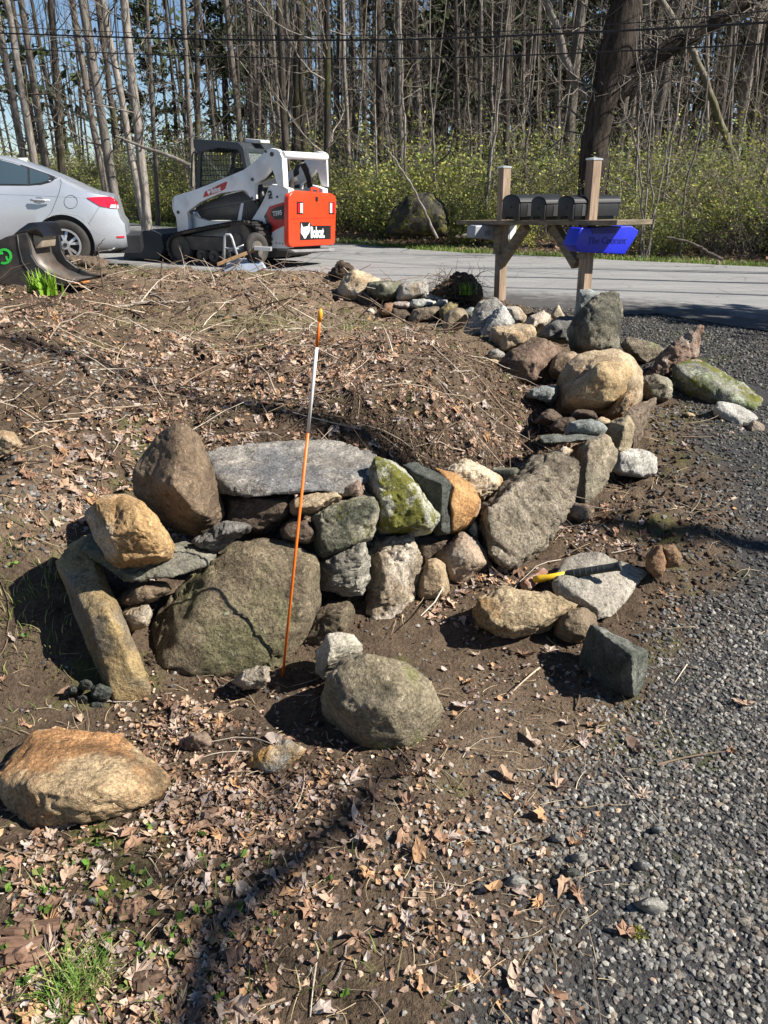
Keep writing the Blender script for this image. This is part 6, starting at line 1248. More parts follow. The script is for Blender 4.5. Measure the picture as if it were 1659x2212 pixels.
t = NT('dry_leaf'); c = t.attr('col'); n = t.noise(t.obj(), 60, 4); c = t.mix(1., c, t.ramp(n, [(.25, .65), (.75, 1.2)]), 'MULTIPLY'); t.done(c, .72, .25)
tr_ = t.n('BsdfTranslucent'); t.l(c, tr_.inputs[0]); mx = t.n('MixShader'); mx.inputs[0].default_value = .18; t.l(t.b.outputs[0], mx.inputs[1]); t.l(tr_.outputs[0], mx.inputs[2]); t.l(mx.outputs[0], t.out.inputs[0]); DLEAF = t.m
t = NT('dry_leaf_single'); rnd = t.n('ObjectInfo').outputs['Random']; c = t.ramp(rnd, [(i / 8, tuple(PAL[i])) for i in range(8)], 'CONSTANT'); n = t.noise(t.obj(), 3.2, 5); c = t.mix(1., c, t.ramp(n, [(.3, .6), (.7, 1.2)]), 'MULTIPLY'); t.done(c, .72, .25)
tr_ = t.n('BsdfTranslucent'); t.l(c, tr_.inputs[0]); mx = t.n('MixShader'); mx.inputs[0].default_value = .18; t.l(t.b.outputs[0], mx.inputs[1]); t.l(tr_.outputs[0], mx.inputs[2]); t.l(mx.outputs[0], t.out.inputs[0]); DLEAF1 = t.m
def frames(N, rs, tilt):
    N = N + rs.normal(0, tilt, N.shape); N /= np.linalg.norm(N, axis=1, keepdims=True); a = rs.normal(0, 1, N.shape); X = np.cross(N, a); X /= np.linalg.norm(X, axis=1, keepdims=True); return np.stack([X, np.cross(N, X), N], -1)
rx_ = np.array(ROCKXY)
def clear_of_rocks(X, Y, k=.72):
    ok = np.ones(len(X), bool)
    for a, b, hx, hy in ROCKXY: ok &= ((X - a) / (hx * k + 1e-6)) ** 2 + ((Y - b) / (hy * k + 1e-6)) ** 2 > 1
    return ok
def visible(X, Y, m=.06): return np.abs(X) < (.5 + m) * Y * 1.12 + .12
SPOT = [(onground(x, y, fr), r_, w_) for fr, x, y, r_, w_ in (('E', 1150, 780, .13, 1.1), ('E', 1000, 700, .10, .8), ('E', 1300, 880, .07, .8), ('E', 850, 330, .10, 1.0), ('E', 1000, 300, .07, .8), ('E', 640, 270, .06, .8), ('E', 60, 1000, .10, .7), ('E', 250, 1120, .10, .55), ('E', 420, 1420, .08, .5), ('E', 900, 1700, .16, .5),
 ('E', 1200, 1720, .2, .7), ('E', 1300, 1450, .10, .8), ('F', 300, 1000, .17, .7), ('F', 550, 900, .14, .8), ('F', 600, 1150, .14, .7), ('F', 700, 700, .14, .6), ('F', 1150, 350, .12, .55), ('F', 950, 600, .14, .5), ('E', 700, 130, .07, .7), ('E', 100, 1750, .12, .6), ('C', 700, 780, .10, 1.1), ('C', 420, 970, .05, 1.0), ('C', 1100, 580, .12, .8), ('C', 1350, 650, .12, .45), ('C', 1500, 850, .12, .4), ('F', 30, 450, .1, .6))]
def dens(X, Y):
    """how thickly leaves lie, 0..1"""
    P = np.stack([X * 1.3, Y * 1.3, 0 * X], 1); n = np.clip(.42 + 1.5 * fbm(P * 1.4 + 4, 3), 0, 1.2); g = gravel_line(X, Y)
    wallY = np.interp(X, [-1.4, -.85, -.3, .2, .6, 1.0, 1.5], [2.1, 2.15, 2.35, 2.75, 3.1, 3.7, 4.8]); bank = sstep(.15, .6, Y - wallY) * (g < -.25)
    bankd = .05 + .62 * n; bankd *= 1 - .9 * np.exp(-(((X + .6) / 1.3) ** 2 + ((Y - 5.9) / .8) ** 2)); bankd *= 1 - .92 * np.exp(-(((X - .05) / .5) ** 2 + ((Y - 3.5) / .28) ** 2)); bankd *= 1 - .85 * np.exp(-(((X - .75) / .3) ** 2 + ((Y - 4.7) / .8) ** 2))
    bankd = bankd + .9 * np.exp(-(((X + .7) / 1.0) ** 2 + ((Y - 4.05) / .55) ** 2)) + .5 * np.exp(-(((X + .9) / .4) ** 2 + ((Y - 3.1) / .3) ** 2)) + .4 * np.exp(-(((X + 1.2) / .9) ** 2 + ((Y - 8.0) / .6) ** 2))
    fl = (.02 + .13 * n) * sstep(.75, .2, X) + (.10 * n) * (Y > 2.2)
    for q, r_, w_ in SPOT: fl = fl + w_ * .85 * np.exp(-((X - q.x) ** 2 + (Y - q.y) ** 2) / (r_ * r_)) * np.clip(.25 + n * 1.3, 0, 1.15)
    return np.clip(np.where(bank > .3, bankd, fl) * (1 - .85 * sstep(.05, .5, g)), 0, 1)
def scatter(n, x0, x1, y0, y1, rs, pw=1.):
    X = rs.uniform(x0, x1, n); Y = rs.uniform(y0, y1, n); keep = (rs.random(n) < dens(X, Y) ** pw) & visible(X, Y) & clear_of_rocks(X, Y); return X[keep], Y[keep]
def leafbatch(X, Y, rs, s0, s1, tilt=.35, lift=.008):
    Z = height(X, Y); Nn = nrm(X, Y); Rm = frames(Nn, rs, tilt); S = rs.uniform(s0, s1, len(X)); ti = rs.integers(0, len(LT), len(X)); Vs, Fs, Cs, off = [], [], [], 0
    for k, (V, F) in enumerate(LT):
        m = np.nonzero(ti == k)[0]
        if not len(m): continue
        W = np.einsum('nij,vj->nvi', Rm[m], V) * S[m][:, None, None] + np.stack([X[m], Y[m], Z[m] + rs.uniform(-.006, lift + .006, len(m))], 1)[:, None]
        nv = len(V); Vs.append(W.reshape(-1, 3)); Fs.append((F[None] + (np.arange(len(m)) * nv)[:, None, None]).reshape(-1, 3) + off); off += nv * len(m)
        c = PAL[rs.choice(len(PAL), len(m), p=[.18, .14, .12, .14, .12, .09, .08, .06, .07])] * rs.uniform(.7, 1.15, (len(m), 1)); Cs.append(np.repeat(c, nv, 0))
    return np.concatenate(Vs), np.concatenate(Fs), np.concatenate(Cs)
parts_ = [scatter(1200, -1.5, 1.2, .8, 2.4, rsl), scatter(900, .2, 2.4, 2.2, 5.2, rsl), scatter(9000, -3.4, 1.2, 2.5, 6.0, rsl), scatter(6500, -4.8, 1.0, 6.0, 10.5, rsl)]
X = np.concatenate([p[0] for p in parts_]); Y = np.concatenate([p[1] for p in parts_])
V, F, C = leafbatch(X, Y, rsl, .016, .050)
tag(link_mesh('leaf_litter', npmesh('leaf_litter', V, F, C), DLEAF), 'dry tan leaves strewn over the soil bank and the dirt', 'leaves', kind='stuff')
# crumbled bits of leaf
def bits(X, Y, rs, s0, s1, tilt=.5, pal=PAL, lo=.001, hi=.012):
    n = len(X); Z = height(X, Y); Rm = frames(nrm(X, Y), rs, tilt); S = rs.uniform(s0, s1, (n, 1, 1)); T = np.array([(-1, -.55, .1), (.15, -.75, -.1), (1, -.1, .25), (.55, .7, -.05), (-.6, .6, .2), (0, 0, -.12)])[None] * rs.uniform(.55, 1.3, (n, 6, 3))
    W = np.einsum('nij,nvj->nvi', Rm, T * S) + np.stack([X, Y, Z + rs.uniform(lo, hi, n)], 1)[:, None]; F = np.array([(0, 1, 5), (1, 2, 5), (2, 3, 5), (3, 4, 5), (4, 0, 5)]); F = (F[None] + (np.arange(n) * 6)[:, None, None]).reshape(-1, 3)
    c = pal[rs.integers(0, len(pal), n)] * rs.uniform(.6, 1.15, (n, 1)); return W.reshape(-1, 3), F, np.repeat(c, 6, 0)
pb_ = [scatter(56000, -1.5, 1.4, .8, 2.3, rsl, 1.15), scatter(9000, .2, 2.4, 2.2, 5.2, rsl, .7), scatter(34000, -3.4, 1.2, 2.5, 6.0, rsl, .7), scatter(15000, -4.8, 1.0, 6.0, 10.5, rsl, .7)]
X = np.concatenate([p[0] for p in pb_]); Y = np.concatenate([p[1] for p in pb_]); V, F, C = bits(X, Y, rsl, .003, .0125)
tag(link_mesh('leaf_crumbs', npmesh('leaf_crumbs', V, F, C), DLEAF), 'crumbled bits of dry leaf between the whole leaves', 'leaves', kind='stuff')
# whole leaves lying nearest, one by one
LM = []
for k, (V, F) in enumerate(LT):
    me = npmesh('fallen_leaf', V * .038, F); me.materials.append(DLEAF1); LM.append(me)
X, Y = scatter(4200, -1.4, 1.6, .85, 3.1, rsl, .9); o_ = np.argsort(Y + rsl.normal(0, .6, len(Y)))[:280]; X, Y = X[o_], Y[o_]; Nn = nrm(X, Y); Rm = frames(Nn, rsl, .32)
for i in range(len(X)):
    ob = bpy.data.objects.new('fallen_leaf', LM[i % len(LM)]); COL.objects.link(ob); s = rsl.uniform(.45, 1.15); M = Matrix([list(Rm[i][r] * s) + [0] for r in range(3)] + [[0, 0, 0, 1]]); M.translation = (X[i], Y[i], hz(X[i], Y[i]) + rsl.uniform(.001, .012)); ob.matrix_world = M
    tag(ob, 'dry brown fallen leaf lying on the dirt in the foreground', 'leaf', 'fallen leaves in the foreground')
for fr, x, y, k, s, lab in (('F', 1580, 165, 3, 1.3, 'pale lone oak leaf lying on the gravel at the right'), ('F', 1525, 330, 4, .8, 'small curled pale leaf on the gravel below the lone oak leaf'), ('F', 1145, 985, 0, .9, 'beige curled leaf beside the green moss tuft on the gravel'), ('E', 960, 1020, 1, 1.1, 'dark grey maple leaf lying flat among the tan leaves'), ('E', 340, 175, 5, 1.2, 'long curled tan leaf at the shaded foot of the leaning slab'), ('F', 575, 170, 3, 1.3, 'pinkish lobed leaf on the bare soil right of the round boulder'), ('E', 1180, 1760, 0, 1.35, 'large pale maple leaf at the bottom middle of the picture')):
    p = onground(x, y, fr); ob = bpy.data.objects.new('fallen_leaf', LM[k]); COL.objects.link(ob); ob.location = p + Vector((0, 0, .008)); ob.scale = (s, s, s); ob.rotation_euler = (.15, .1, x); tag(ob, lab, 'leaf')
# ---- gravel
WALLR = [r_ for r_ in ROCKXY if r_[2] > .045]
def stones(X, Y, rs, s0, s1, pal, sink=.3, flat=.72, hi=True):
    n = len(X); Z = height(X, Y); p = (1 + 5 ** .5) / 2
    if hi:
        T = np.array([(-1, p, 0), (1, p, 0), (-1, -p, 0), (1, -p, 0), (0, -1, p), (0, 1, p), (0, -1, -p), (0, 1, -p), (p, 0, -1), (p, 0, 1), (-p, 0, -1), (-p, 0, 1)]) / 1.9
        F = np.array([(0, 11, 5), (0, 5, 1), (0, 1, 7), (0, 7, 10), (0, 10, 11), (1, 5, 9), (5, 11, 4), (11, 10, 2), (10, 7, 6), (7, 1, 8), (3, 9, 4), (3, 4, 2), (3, 2, 6), (3, 6, 8), (3, 8, 9), (4, 9, 5), (2, 4, 11), (6, 2, 10), (8, 6, 7), (9, 8, 1)])
    else: T = np.array([(1, 0, 0), (-1, 0, 0), (0, 1, 0), (0, -1, 0), (0, 0, 1), (0, 0, -1.)]); F = np.array([(0, 2, 4), (2, 1, 4), (1, 3, 4), (3, 0, 4), (2, 0, 5), (1, 2, 5), (3, 1, 5), (0, 3, 5)])
    nv = len(T); W = T[None] * rs.uniform(.68, 1.25, (n, nv, 1)); S = rs.uniform(s0, s1, (n, 1, 1)) * rs.uniform(.75, 1.25, (n, 1, 3)); W = W * S; Rm = frames(np.tile([0, 0, 1.], (n, 1)), rs, .9); W = np.einsum('nij,nvj->nvi', Rm, W); W[:, :, 2] *= flat
    W = W + np.stack([X, Y, Z + (S[:, 0, 0]) * (flat - sink * 1.6) * rs.uniform(.1, 1., n)], 1)[:, None]; c = pal[rs.integers(0, len(pal), n)] * rs.uniform(.6, 1.3, (n, 1))
    return W.reshape(-1, 3), (F[None] + (np.arange(n) * nv)[:, None, None]).reshape(-1, 3), np.repeat(c, nv, 0)
GP = np.array([(.080, .076, .070), (.125, .119, .110), (.045, .043, .040), (.175, .165, .148), (.10, .09, .077), (.25, .235, .205), (.095, .094, .092), (.15, .122, .094)])
t = NT('crushed_stone'); c = t.attr('col'); n = t.noise(t.obj(), 160, 3, .7); c = t.mix(1., c, t.ramp(n, [(.25, .6), (.75, 1.35)]), 'MULTIPLY'); GRAV = t.done(c, .8, .35)
def gscatter(n, x0, x1, y0, y1, soft=.25):
    X = rsl.uniform(x0, x1, n); Y = rsl.uniform(y0, y1, n); g = gravel_line(X, Y) + .16 * vnoise(np.stack([X * 4, Y * 4, X * 0 + 7], 1)); k = (rsl.random(n) < np.clip((g + soft) / (2 * soft), .03, 1)) & visible(X, Y) & clear_of_rocks(X, Y, .9); return X[k], Y[k]
X, Y = gscatter(36000, -.1, 1.9, .85, 2.7); V1, F1, C1 = stones(X, Y, rsl, .0030, .0098, GP)
X, Y = gscatter(46000, .9, 4.2, 2.4, 7.6, .45); V2, F2, C2 = stones(X, Y, rsl, .007, .016, GP * .62, hi=False)
X = rsl.uniform(-2.0, -.9, 2600); Y = rsl.uniform(2.4, 4.6, 2600); k = (np.exp(-(((X + 1.6) / .45) ** 2 + ((Y - 3.7) / .5) ** 2)) + np.exp(-(((X + 1.35) / .22) ** 2 + ((Y - 2.7) / .2) ** 2)) > rsl.random(2600)) & visible(X, Y); V3, F3, C3 = stones(X[k], Y[k], rsl, .007, .015, GP)
X = rsl.uniform(-1.2, .9, 700); Y = rsl.uniform(.85, 2.2, 700); k = clear_of_rocks(X, Y); V4, F4, C4 = stones(X[k], Y[k], rsl, .003, .009, np.concatenate([GP, PAL[:3]]))
V = np.concatenate([V1, V2, V3, V4]); F = np.concatenate([F1, F2 + len(V1), F3 + len(V1) + len(V2), F4 + len(V1) + len(V2) + len(V3)]); C = np.concatenate([C1, C2, C3, C4])
tag(link_mesh('gravel', npmesh('gravel', V, F, C), GRAV), 'loose grey crushed stone covering the drive at the right', 'gravel', kind='stuff')
for fr, x, y, r_, m in (('F', 1240, 890, 55, GREY), ('F', 755, 800, 42, GREY), ('F', 905, 640, 30, GREY), ('F', 955, 765, 32, SLATE), ('F', 1265, 610, 26, BLUEG), ('F', 985, 710, 34, GREY), ('F', 1210, 740, 30, GREY), ('E', 462, 1210, 30, BLUEG)):
    p = onground(x, y, fr); rock('gravel_stone', {(1240): 'largest flat grey stone in the gravel', 755: 'grey stone where leaves meet the gravel, lower left', 905: 'upright dark stone chip at the gravel\'s ragged edge', 955: 'blackish round stone in the gravel edge', 1265: 'blue grey stone chip in the upper gravel', 985: 'flat grey chip beside the blackish round stone', 1210: 'grey chip above the largest flat gravel stone', 462: 'blue grey pebble among leaves at lower left'}[x], fr, p.y, .05, [(x + r_ * math.cos(a) * (1 + .25 * math.sin(3 * a + x)), y + .7 * r_ * math.sin(a)) for a in np.linspace(0, 5.5, 7)], m, rnd=2, res=14, cat='stone')
# ---- clods of soil
t = NT('soil_clod'); c = t.attr('col'); n = t.noise(t.obj(), 60, 5, .7); CLOD = t.done(t.mix(1., c, t.ramp(n, [(.25, .55), (.75, 1.3)]), 'MULTIPLY'), .95, .15)
SPAL = np.array([(.055, .037, .025), (.075, .052, .035), (.10, .072, .05), (.045, .032, .022)])
X = np.concatenate([rsl.uniform(-1.5, 1.4, 2600), rsl.uniform(-3.4, 1.3, 9000), rsl.uniform(.6, 2.2, 2500)]); Y = np.concatenate([rsl.uniform(.85, 2.6, 2600), rsl.uniform(2.6, 8.5, 9000), rsl.uniform(2.4, 5, 2500)]); k = visible(X, Y) & clear_of_rocks(X, Y, .8) & (gravel_line(X, Y) < .05)
X, Y = X[k], Y[k]; nr = Y < 2.7; V, F, C = stones(X[nr], Y[nr], rsl, .0015, .007, SPAL * 1.15, sink=.3, hi=False); Vf, Ff, Cf = stones(X[~nr], Y[~nr], rsl, .003, .017, SPAL, sink=.25, hi=False); F = np.concatenate([F, Ff + len(V)]); V = np.concatenate([V, Vf]); C = np.concatenate([C, Cf])
RX, RY = [], []
for a_, b_, hx_, hy_ in WALLR:
    if b_ < 6: th_ = rsl.uniform(0, 6.28, 46); RX.append(a_ + np.cos(th_) * (hx_ * rsl.uniform(.7, 1.15, 46) + .01)); RY.append(b_ + np.sin(th_) * (hy_ * rsl.uniform(.6, 1.1, 46) + .01))
RX = np.concatenate(RX + [rsl.uniform(-3, 1, 1500), rsl.normal(.05, .3, 900), rsl.normal(.78, .12, 700)]); RY = np.concatenate(RY + [rsl.uniform(2.9, 7, 1500), rsl.normal(3.58, .1, 900), rsl.normal(4.6, .4, 700)]); k = gravel_line(RX, RY) < .3; Vb, Fb, Cb = stones(RX[k], RY[k], rsl, .003, .013, SPAL, sink=.3, hi=False)
F = np.concatenate([F, Fb + len(V)]); V = np.concatenate([V, Vb]); C = np.concatenate([C, Cb])
tag(link_mesh('soil_clods', npmesh('soil_clods', V, F, C, smooth=True), CLOD), 'small crumbly clods of dark soil', 'soil', kind='stuff')
# ---- twigs, straw and roots
t = NT('dead_twig'); rnd = t.attr('col'); n = t.noise(t.obj(), 40, 3); DTW = t.done(t.mix(1., rnd, t.ramp(n, [(.3, .7), (.7, 1.2)]), 'MULTIPLY'), .85, .2)
def twigs(spec, name, label):
    tb = TB(); cols = []
    for (n, x0, x1, y0, y1, l0, l1, r0, r1, rise, pal) in spec:
        c = 0
        while c < n:
            x, y = rsl.uniform(x0, x1), rsl.uniform(y0, y1); c += 1
            if not visible(np.array([x]), np.array([y]))[0] or gravel_line(np.array([x]), np.array([y]))[0] > .25: continue
            L = rsl.uniform(l0, l1); a = rsl.uniform(0, 6.28); m = 5; P = []; bend = rsl.normal(0, .35)
            for q in range(m + 1):
                u = q / m; P.append((x + math.cos(a + bend * u) * L * u, y + math.sin(a + bend * u) * L * u))
            P = np.array(P); Z = height(P[:, 0], P[:, 1]) + .004; Z = np.maximum(Z, np.linspace(Z[0], Z[-1], m + 1)) + rsl.uniform(0, rise) * np.linspace(0, 1, m + 1); r_ = rsl.uniform(r0, r1)
            tb.tube(np.column_stack([P, Z]), np.linspace(r_, r_ * .4, m + 1), 4); col = pal[rsl.integers(0, len(pal))] * rsl.uniform(.7, 1.2); cols.append(np.tile(col, (4 * (m + 1), 1)))
    me = tb.mesh(name); setcol(me, np.concatenate(cols)); tag(link_mesh(name, me, DTW), label, 'twigs', kind='stuff')
TP = np.array([(.22, .16, .11), (.34, .27, .20), (.12, .085, .06), (.42, .36, .29)]); STP = np.array([(.46, .36, .22), (.52, .43, .29), (.38, .28, .17)]); RTP = np.array([(.06, .04, .028), (.11, .075, .05)])
twigs([(60, -1.3, .9, .85, 2.4, .06, .28, .0016, .0045, .02, TP), (60, .3, 2.0, 2.2, 4.8, .08, .35, .002, .005, .03, TP), (330, -3.0, .9, 2.9, 6.2, .12, .6, .002, .006, .12, TP), (190, -4.4, .8, 6.0, 9.6, .12, .7, .003, .009, .25, TP)], 'loose_twigs', 'thin dead twigs scattered over the soil and the mound')
twigs([(700, -1.3, .9, .85, 2.2, .02, .09, .0007, .0014, .01, STP), (900, -3.0, 1.6, 2.4, 6.0, .04, .16, .0009, .0018, .03, STP)], 'dry_straw', 'fine dry straw and pine needles on the dirt')
twigs([(420, -.55, .75, 3.35, 3.75, .08, .32, .001, .0028, .05, RTP), (200, .3, 1.0, 3.9, 5.2, .06, .25, .001, .0025, .05, RTP), (160, -1.8, -.7, 2.9, 4.2, .1, .4, .0015, .004, .1, RTP)], 'torn_roots', 'fine dark roots hanging out of the cut soil bank')
# ---- branches one can pick out on the mound
def branch(label, fr, pts, r0, lift=.0, stand=False, mat=None):
    P = [onground(x, y, fr) for x, y in pts]
    if stand: b = P[0]; P = [b] + [atY(x, y, b.y, fr) for x, y in pts[1:]]
    P = [p + UP * (r0 * .8 + lift * (i % 2)) for i, p in enumerate(P)]; b = P[0]; tb = TB(); A_ = np.array([tuple(p - b) for p in P]); s = np.linspace(0, len(P) - 1, 5 * len(P)); Q = np.stack([np.interp(s, np.arange(len(P)), A_[:, i]) for i in range(3)], 1)
    for _ in range(2): Q[1:-1] = .25 * Q[:-2] + .5 * Q[1:-1] + .25 * Q[2:]
    Q += rsl.normal(0, r0 * .35, Q.shape); tb.tube(Q, np.linspace(r0, r0 * .45, len(Q)), 7); o = link_mesh('fallen_branch', tb.mesh('fallen_branch'), mat or BRN1, None, b, smooth=True); return tag(o, label, 'branch')
BRN1 = barkmat('branch_bark', (.13, .09, .065), (.27, .20, .15), 0, 4); BRN2 = barkmat('pale_branch_bark', (.26, .21, .16), (.46, .40, .33), 0, 4)
branch('thick brown branch curving over the gravel heap at the left', 'P', [(50, 380), (150, 405), (220, 428), (320, 472), (380, 525), (418, 582)], .017)
branch('grey branch lying level across the middle of the mound', 'P', [(440, 258), (590, 255), (690, 230), (780, 240), (885, 232)], .016, .01, mat=BRN2); branch('short brown branch below the level grey one', 'P', [(590, 262), (650, 290), (690, 320)], .013)
branch('long thin arching branch at the right of the mound', 'P', [(1100, 187), (1200, 180), (1370, 150), (1470, 180), (1545, 225)], .010, .02); branch('short thick broken stub sticking from the soil', 'P', [(950, 505), (925, 450), (905, 408)], .018)
branch('pale stick on the bare soil right of the broken stub', 'P', [(1000, 470), (1080, 478), (1165, 495)], .012, mat=BRN2); branch('dark branch slanting down the mound towards the stake', 'P', [(960, 132), (1060, 160), (1150, 192), (1260, 275), (1330, 300)], .011)
branch('pale curved stick in front of the black bucket', 'P', [(270, 165), (330, 130), (400, 118), (465, 105)], .013, mat=BRN2); branch('thin dark twig crossing the leaves in the middle of the bank', 'P', [(585, 572), (680, 640), (790, 705), (912, 768)], .006); branch('dark stick low on the gravel heap at the left edge', 'P', [(30, 522), (120, 575), (212, 632)], .010)
branch('crooked stick lying at the mound\'s right shoulder', 'P', [(1000, 295), (1090, 297), (1165, 296)], .012, mat=BRN2); branch('forked grey stick left of the level branch', 'P', [(690, 185), (740, 205), (800, 262)], .011, mat=BRN2)
branch('bare twig standing upright at the mound\'s crest', 'P', [(752, 192), (750, 110), (758, 28)], .008, stand=True); branch('upright forked twig in front of the car\'s rear bumper', 'P', [(482, 162), (468, 60), (455, -30), (490, -70)], .007, stand=True)
branch('dark upright twig near the wheelbarrow', 'P', [(1300, 100), (1330, 40), (1345, -25)], .006, stand=True)
branch('thin stick lying on the dirt right of the round boulder', 'F', [(785, 505), (850, 440), (890, 350), (995, 268)], .0035); branch('grey twig on the soil below the round boulder', 'F', [(240, 580), (250, 470), (290, 385)], .0038); branch('bent twig at the edge of the leaf pile', 'E', [(1320, 960), (1420, 890), (1540, 790), (1650, 700)], .005); branch('thin pale twig under the leaning slab', 'E', [(505, 205), (620, 215), (700, 212)], .004, mat=BRN2); branch('brown twig right of the broad front boulder', 'E', [(660, 390), (760, 430), (890, 475)], .005)
branch('broken grey stick at the bottom of the picture', 'F', [(90, 1190), (130, 1110), (160, 1010)], .004, mat=BRN2)
# ---- rotten wood
ROTW = woodmat('rotten_wood_fibre', (.10, .052, .033), (.30, .185, .125), (5, 26, 26)); ROTD = woodmat('dark_rotten_fibre', (.045, .028, .02), (.13, .085, .055), (5, 26, 26))
for lab, (xa, ya), (xb, yb), n, wd, m in (('long crumbling rotten log piece at the bottom left', (-70, 1420), (350, 1375), 9, .030, ROTW), ('second rotten log piece just below the long one', (-50, 1540), (270, 1505), 7, .024, ROTW), ('reddish brown rotten wood lump among the leaves', (540, 1320), (760, 1265), 8, .026, ROTW), ('dark rotten lump at the bottom of the picture', (650, 1660), (830, 1630), 6, .022, ROTD)):
    q0, q1 = onground(xa, ya, 'E'), onground(xb, yb, 'E'); d = q1 - q0; L = d.length; dn = d.normalized(); sd_ = dn.cross(UP).normalized(); root = empty('rotten_wood', (q0 + q1) / 2, lab, 'rotten wood')
    for k in range(n):
        u0 = rsl.uniform(0, .35); u1 = rsl.uniform(.6, 1.0); off = sd_ * rsl.uniform(-wd, wd); z = rsl.uniform(-.002, .030) * (1 - abs(off.length) / (wd * 1.6)); r_ = rsl.uniform(.007, .016); m_ = 7
        P = [q0 + d * (u0 + (u1 - u0) * i / (m_ - 1)) + off + UP * z + sd_ * rsl.normal(0, .0025) + UP * rsl.normal(0, .002) for i in range(m_)]
        MB().tube(P, [r_ * .35] + [r_ * rsl.uniform(.75, 1.2) for _ in range(m_ - 2)] + [r_ * rsl.uniform(.15, .6)], 5, smooth=False).build('splinter', m, root)
# ---- grass and shoots
t = NT('grass_blade'); c = t.attr('col'); t.done(c, .55, .3); tr_ = t.n('BsdfTranslucent'); t.l(c, tr_.inputs[0]); mx = t.n('MixShader'); mx.inputs[0].default_value = .3; t.l(t.b.outputs[0], mx.inputs[1]); t.l(tr_.outputs[0], mx.inputs[2]); t.l(mx.outputs[0], t.out.inputs[0]); GRS = t.m
def blades(B, L, Wd, rs, pal, lean=.6, seg=4):
    n = len(B); a = rs.uniform(0, 6.28, n); d = np.stack([np.cos(a), np.sin(a), 0 * a], 1); s = np.stack([-np.sin(a), np.cos(a), 0 * a], 1); L = L * rs.uniform(.5, 1.2, n); ln = lean * rs.uniform(.2, 1.2, n); Vv = []
    for q in range(seg + 1):
        u = q / seg; c = B + (d * (ln * u * u)[:, None] + np.array([0, 0, 1]) * (u * (1 - .35 * ln * u))[:, None]) * L[:, None]; wd = Wd * (1 - u ** 1.7) + .0003; Vv += [c - s * wd, c + s * wd]
    V = np.stack(Vv, 1).reshape(-1, 3); k = 2 * (seg + 1); F = np.array([(2 * q, 2 * q + 1, 2 * q + 3, 2 * q + 2) for q in range(seg)]); F = (F[None] + (np.arange(n) * k)[:, None, None]).reshape(-1, 4); c = pal[rs.integers(0, len(pal), n)] * rs.uniform(.7, 1.25, (n, 1)); return V, F, np.repeat(c, k, 0)
GG = np.array([(.11, .22, .03), (.16, .27, .045), (.08, .16, .03), (.24, .27, .08)])
p = onground(400, 1650, 'E'); B = np.column_stack([p.x + rsl.normal(0, .032, 240), p.y + rsl.normal(0, .042, 240), np.zeros(240)]); B[:, 2] = height(B[:, 0], B[:, 1]); V, F, C = blades(B - np.array(p), .075, .0013, rsl, np.concatenate([GG, np.array([(.34, .29, .15)])]), .95)
tag(link_mesh('grass_tuft', npmesh('grass_tuft', V, F, C), GRS, None, p), 'tuft of bright green grass at the bottom left', 'grass tuft')
GY_ = np.array([(.16, .20, .05), (.30, .28, .12), (.10, .15, .03), (.36, .31, .17)])
X = np.concatenate([rsl.normal(-1.05, .5, 1500), rsl.normal(-2.7, .8, 2400), rsl.normal(-.1, .8, 500), rsl.normal(-1.35, .2, 500), rsl.normal(-.55, .35, 260), rsl.uniform(.3, 1.2, 200)]); Y = np.concatenate([rsl.normal(5.9, .35, 1500), rsl.normal(10.1, .45, 2400), rsl.normal(6.2, .4, 500), rsl.normal(2.35, .15, 500), rsl.normal(1.15, .2, 260), rsl.normal(5.6, .6, 200)]); k = clear_of_rocks(X, Y); X, Y = X[k], Y[k]
V, F, C = blades(np.column_stack([X, Y, height(X, Y)]), .055, .0016, rsl, GY_, .9, 3); tag(link_mesh('thin_grass', npmesh('thin_grass', V, F, C), GRS), 'thin yellowish grass on the bank and behind the mound', 'grass', kind='stuff')
# verge beyond the road
m = 15000; ii = rsl.uniform(0, len(seg) - 1.01, m); i0 = ii.astype(int); fr_ = (ii - i0)[:, None]; Q = seg[i0] * (1 - fr_) + seg[i0 + 1] * fr_ - nor[i0] * (np.abs(rsl.normal(0, .38, m)) + .05)[:, None]; zz = np.array([0.] * m); zz = baseh(Q[:, 0], Q[:, 1]) - .03; k = visible(Q[:, 0], Q[:, 1], .1)
V, F, C = blades(np.column_stack([Q, zz])[k], .12, .006, rsl, np.array([(.13, .24, .035), (.18, .29, .05), (.10, .18, .03), (.25, .27, .09)]), .8, 3); tag(link_mesh('verge_grass', npmesh('verge_grass', V, F, C), GRS), 'bright green grass strip along the far edge of the road', 'grass', kind='stuff')
m = 5200; ii = rsl.uniform(0, len(seg) - 1.01, m); i0 = ii.astype(int); fr_ = (ii - i0)[:, None]; Q = seg[i0] * (1 - fr_) + seg[i0 + 1] * fr_ - nor[i0] * rsl.uniform(.4, 4.0, m)[:, None]; k = visible(Q[:, 0], Q[:, 1], .1); Q = Q[k]; zz = np.array([gz(a, b) for a, b in Q]) + .02
V, F, C = bits(Q[:, 0], Q[:, 1], rsl, .03, .07); V = V.reshape(-1, 6, 3); V[:, :, 2] += (zz - height(Q[:, 0], Q[:, 1]))[:, None]; tag(link_mesh('verge_leaves', npmesh('verge_leaves', V.reshape(-1, 3), F, C), DLEAF), 'dead leaves lying behind the grass strip beyond the road', 'leaves', kind='stuff')
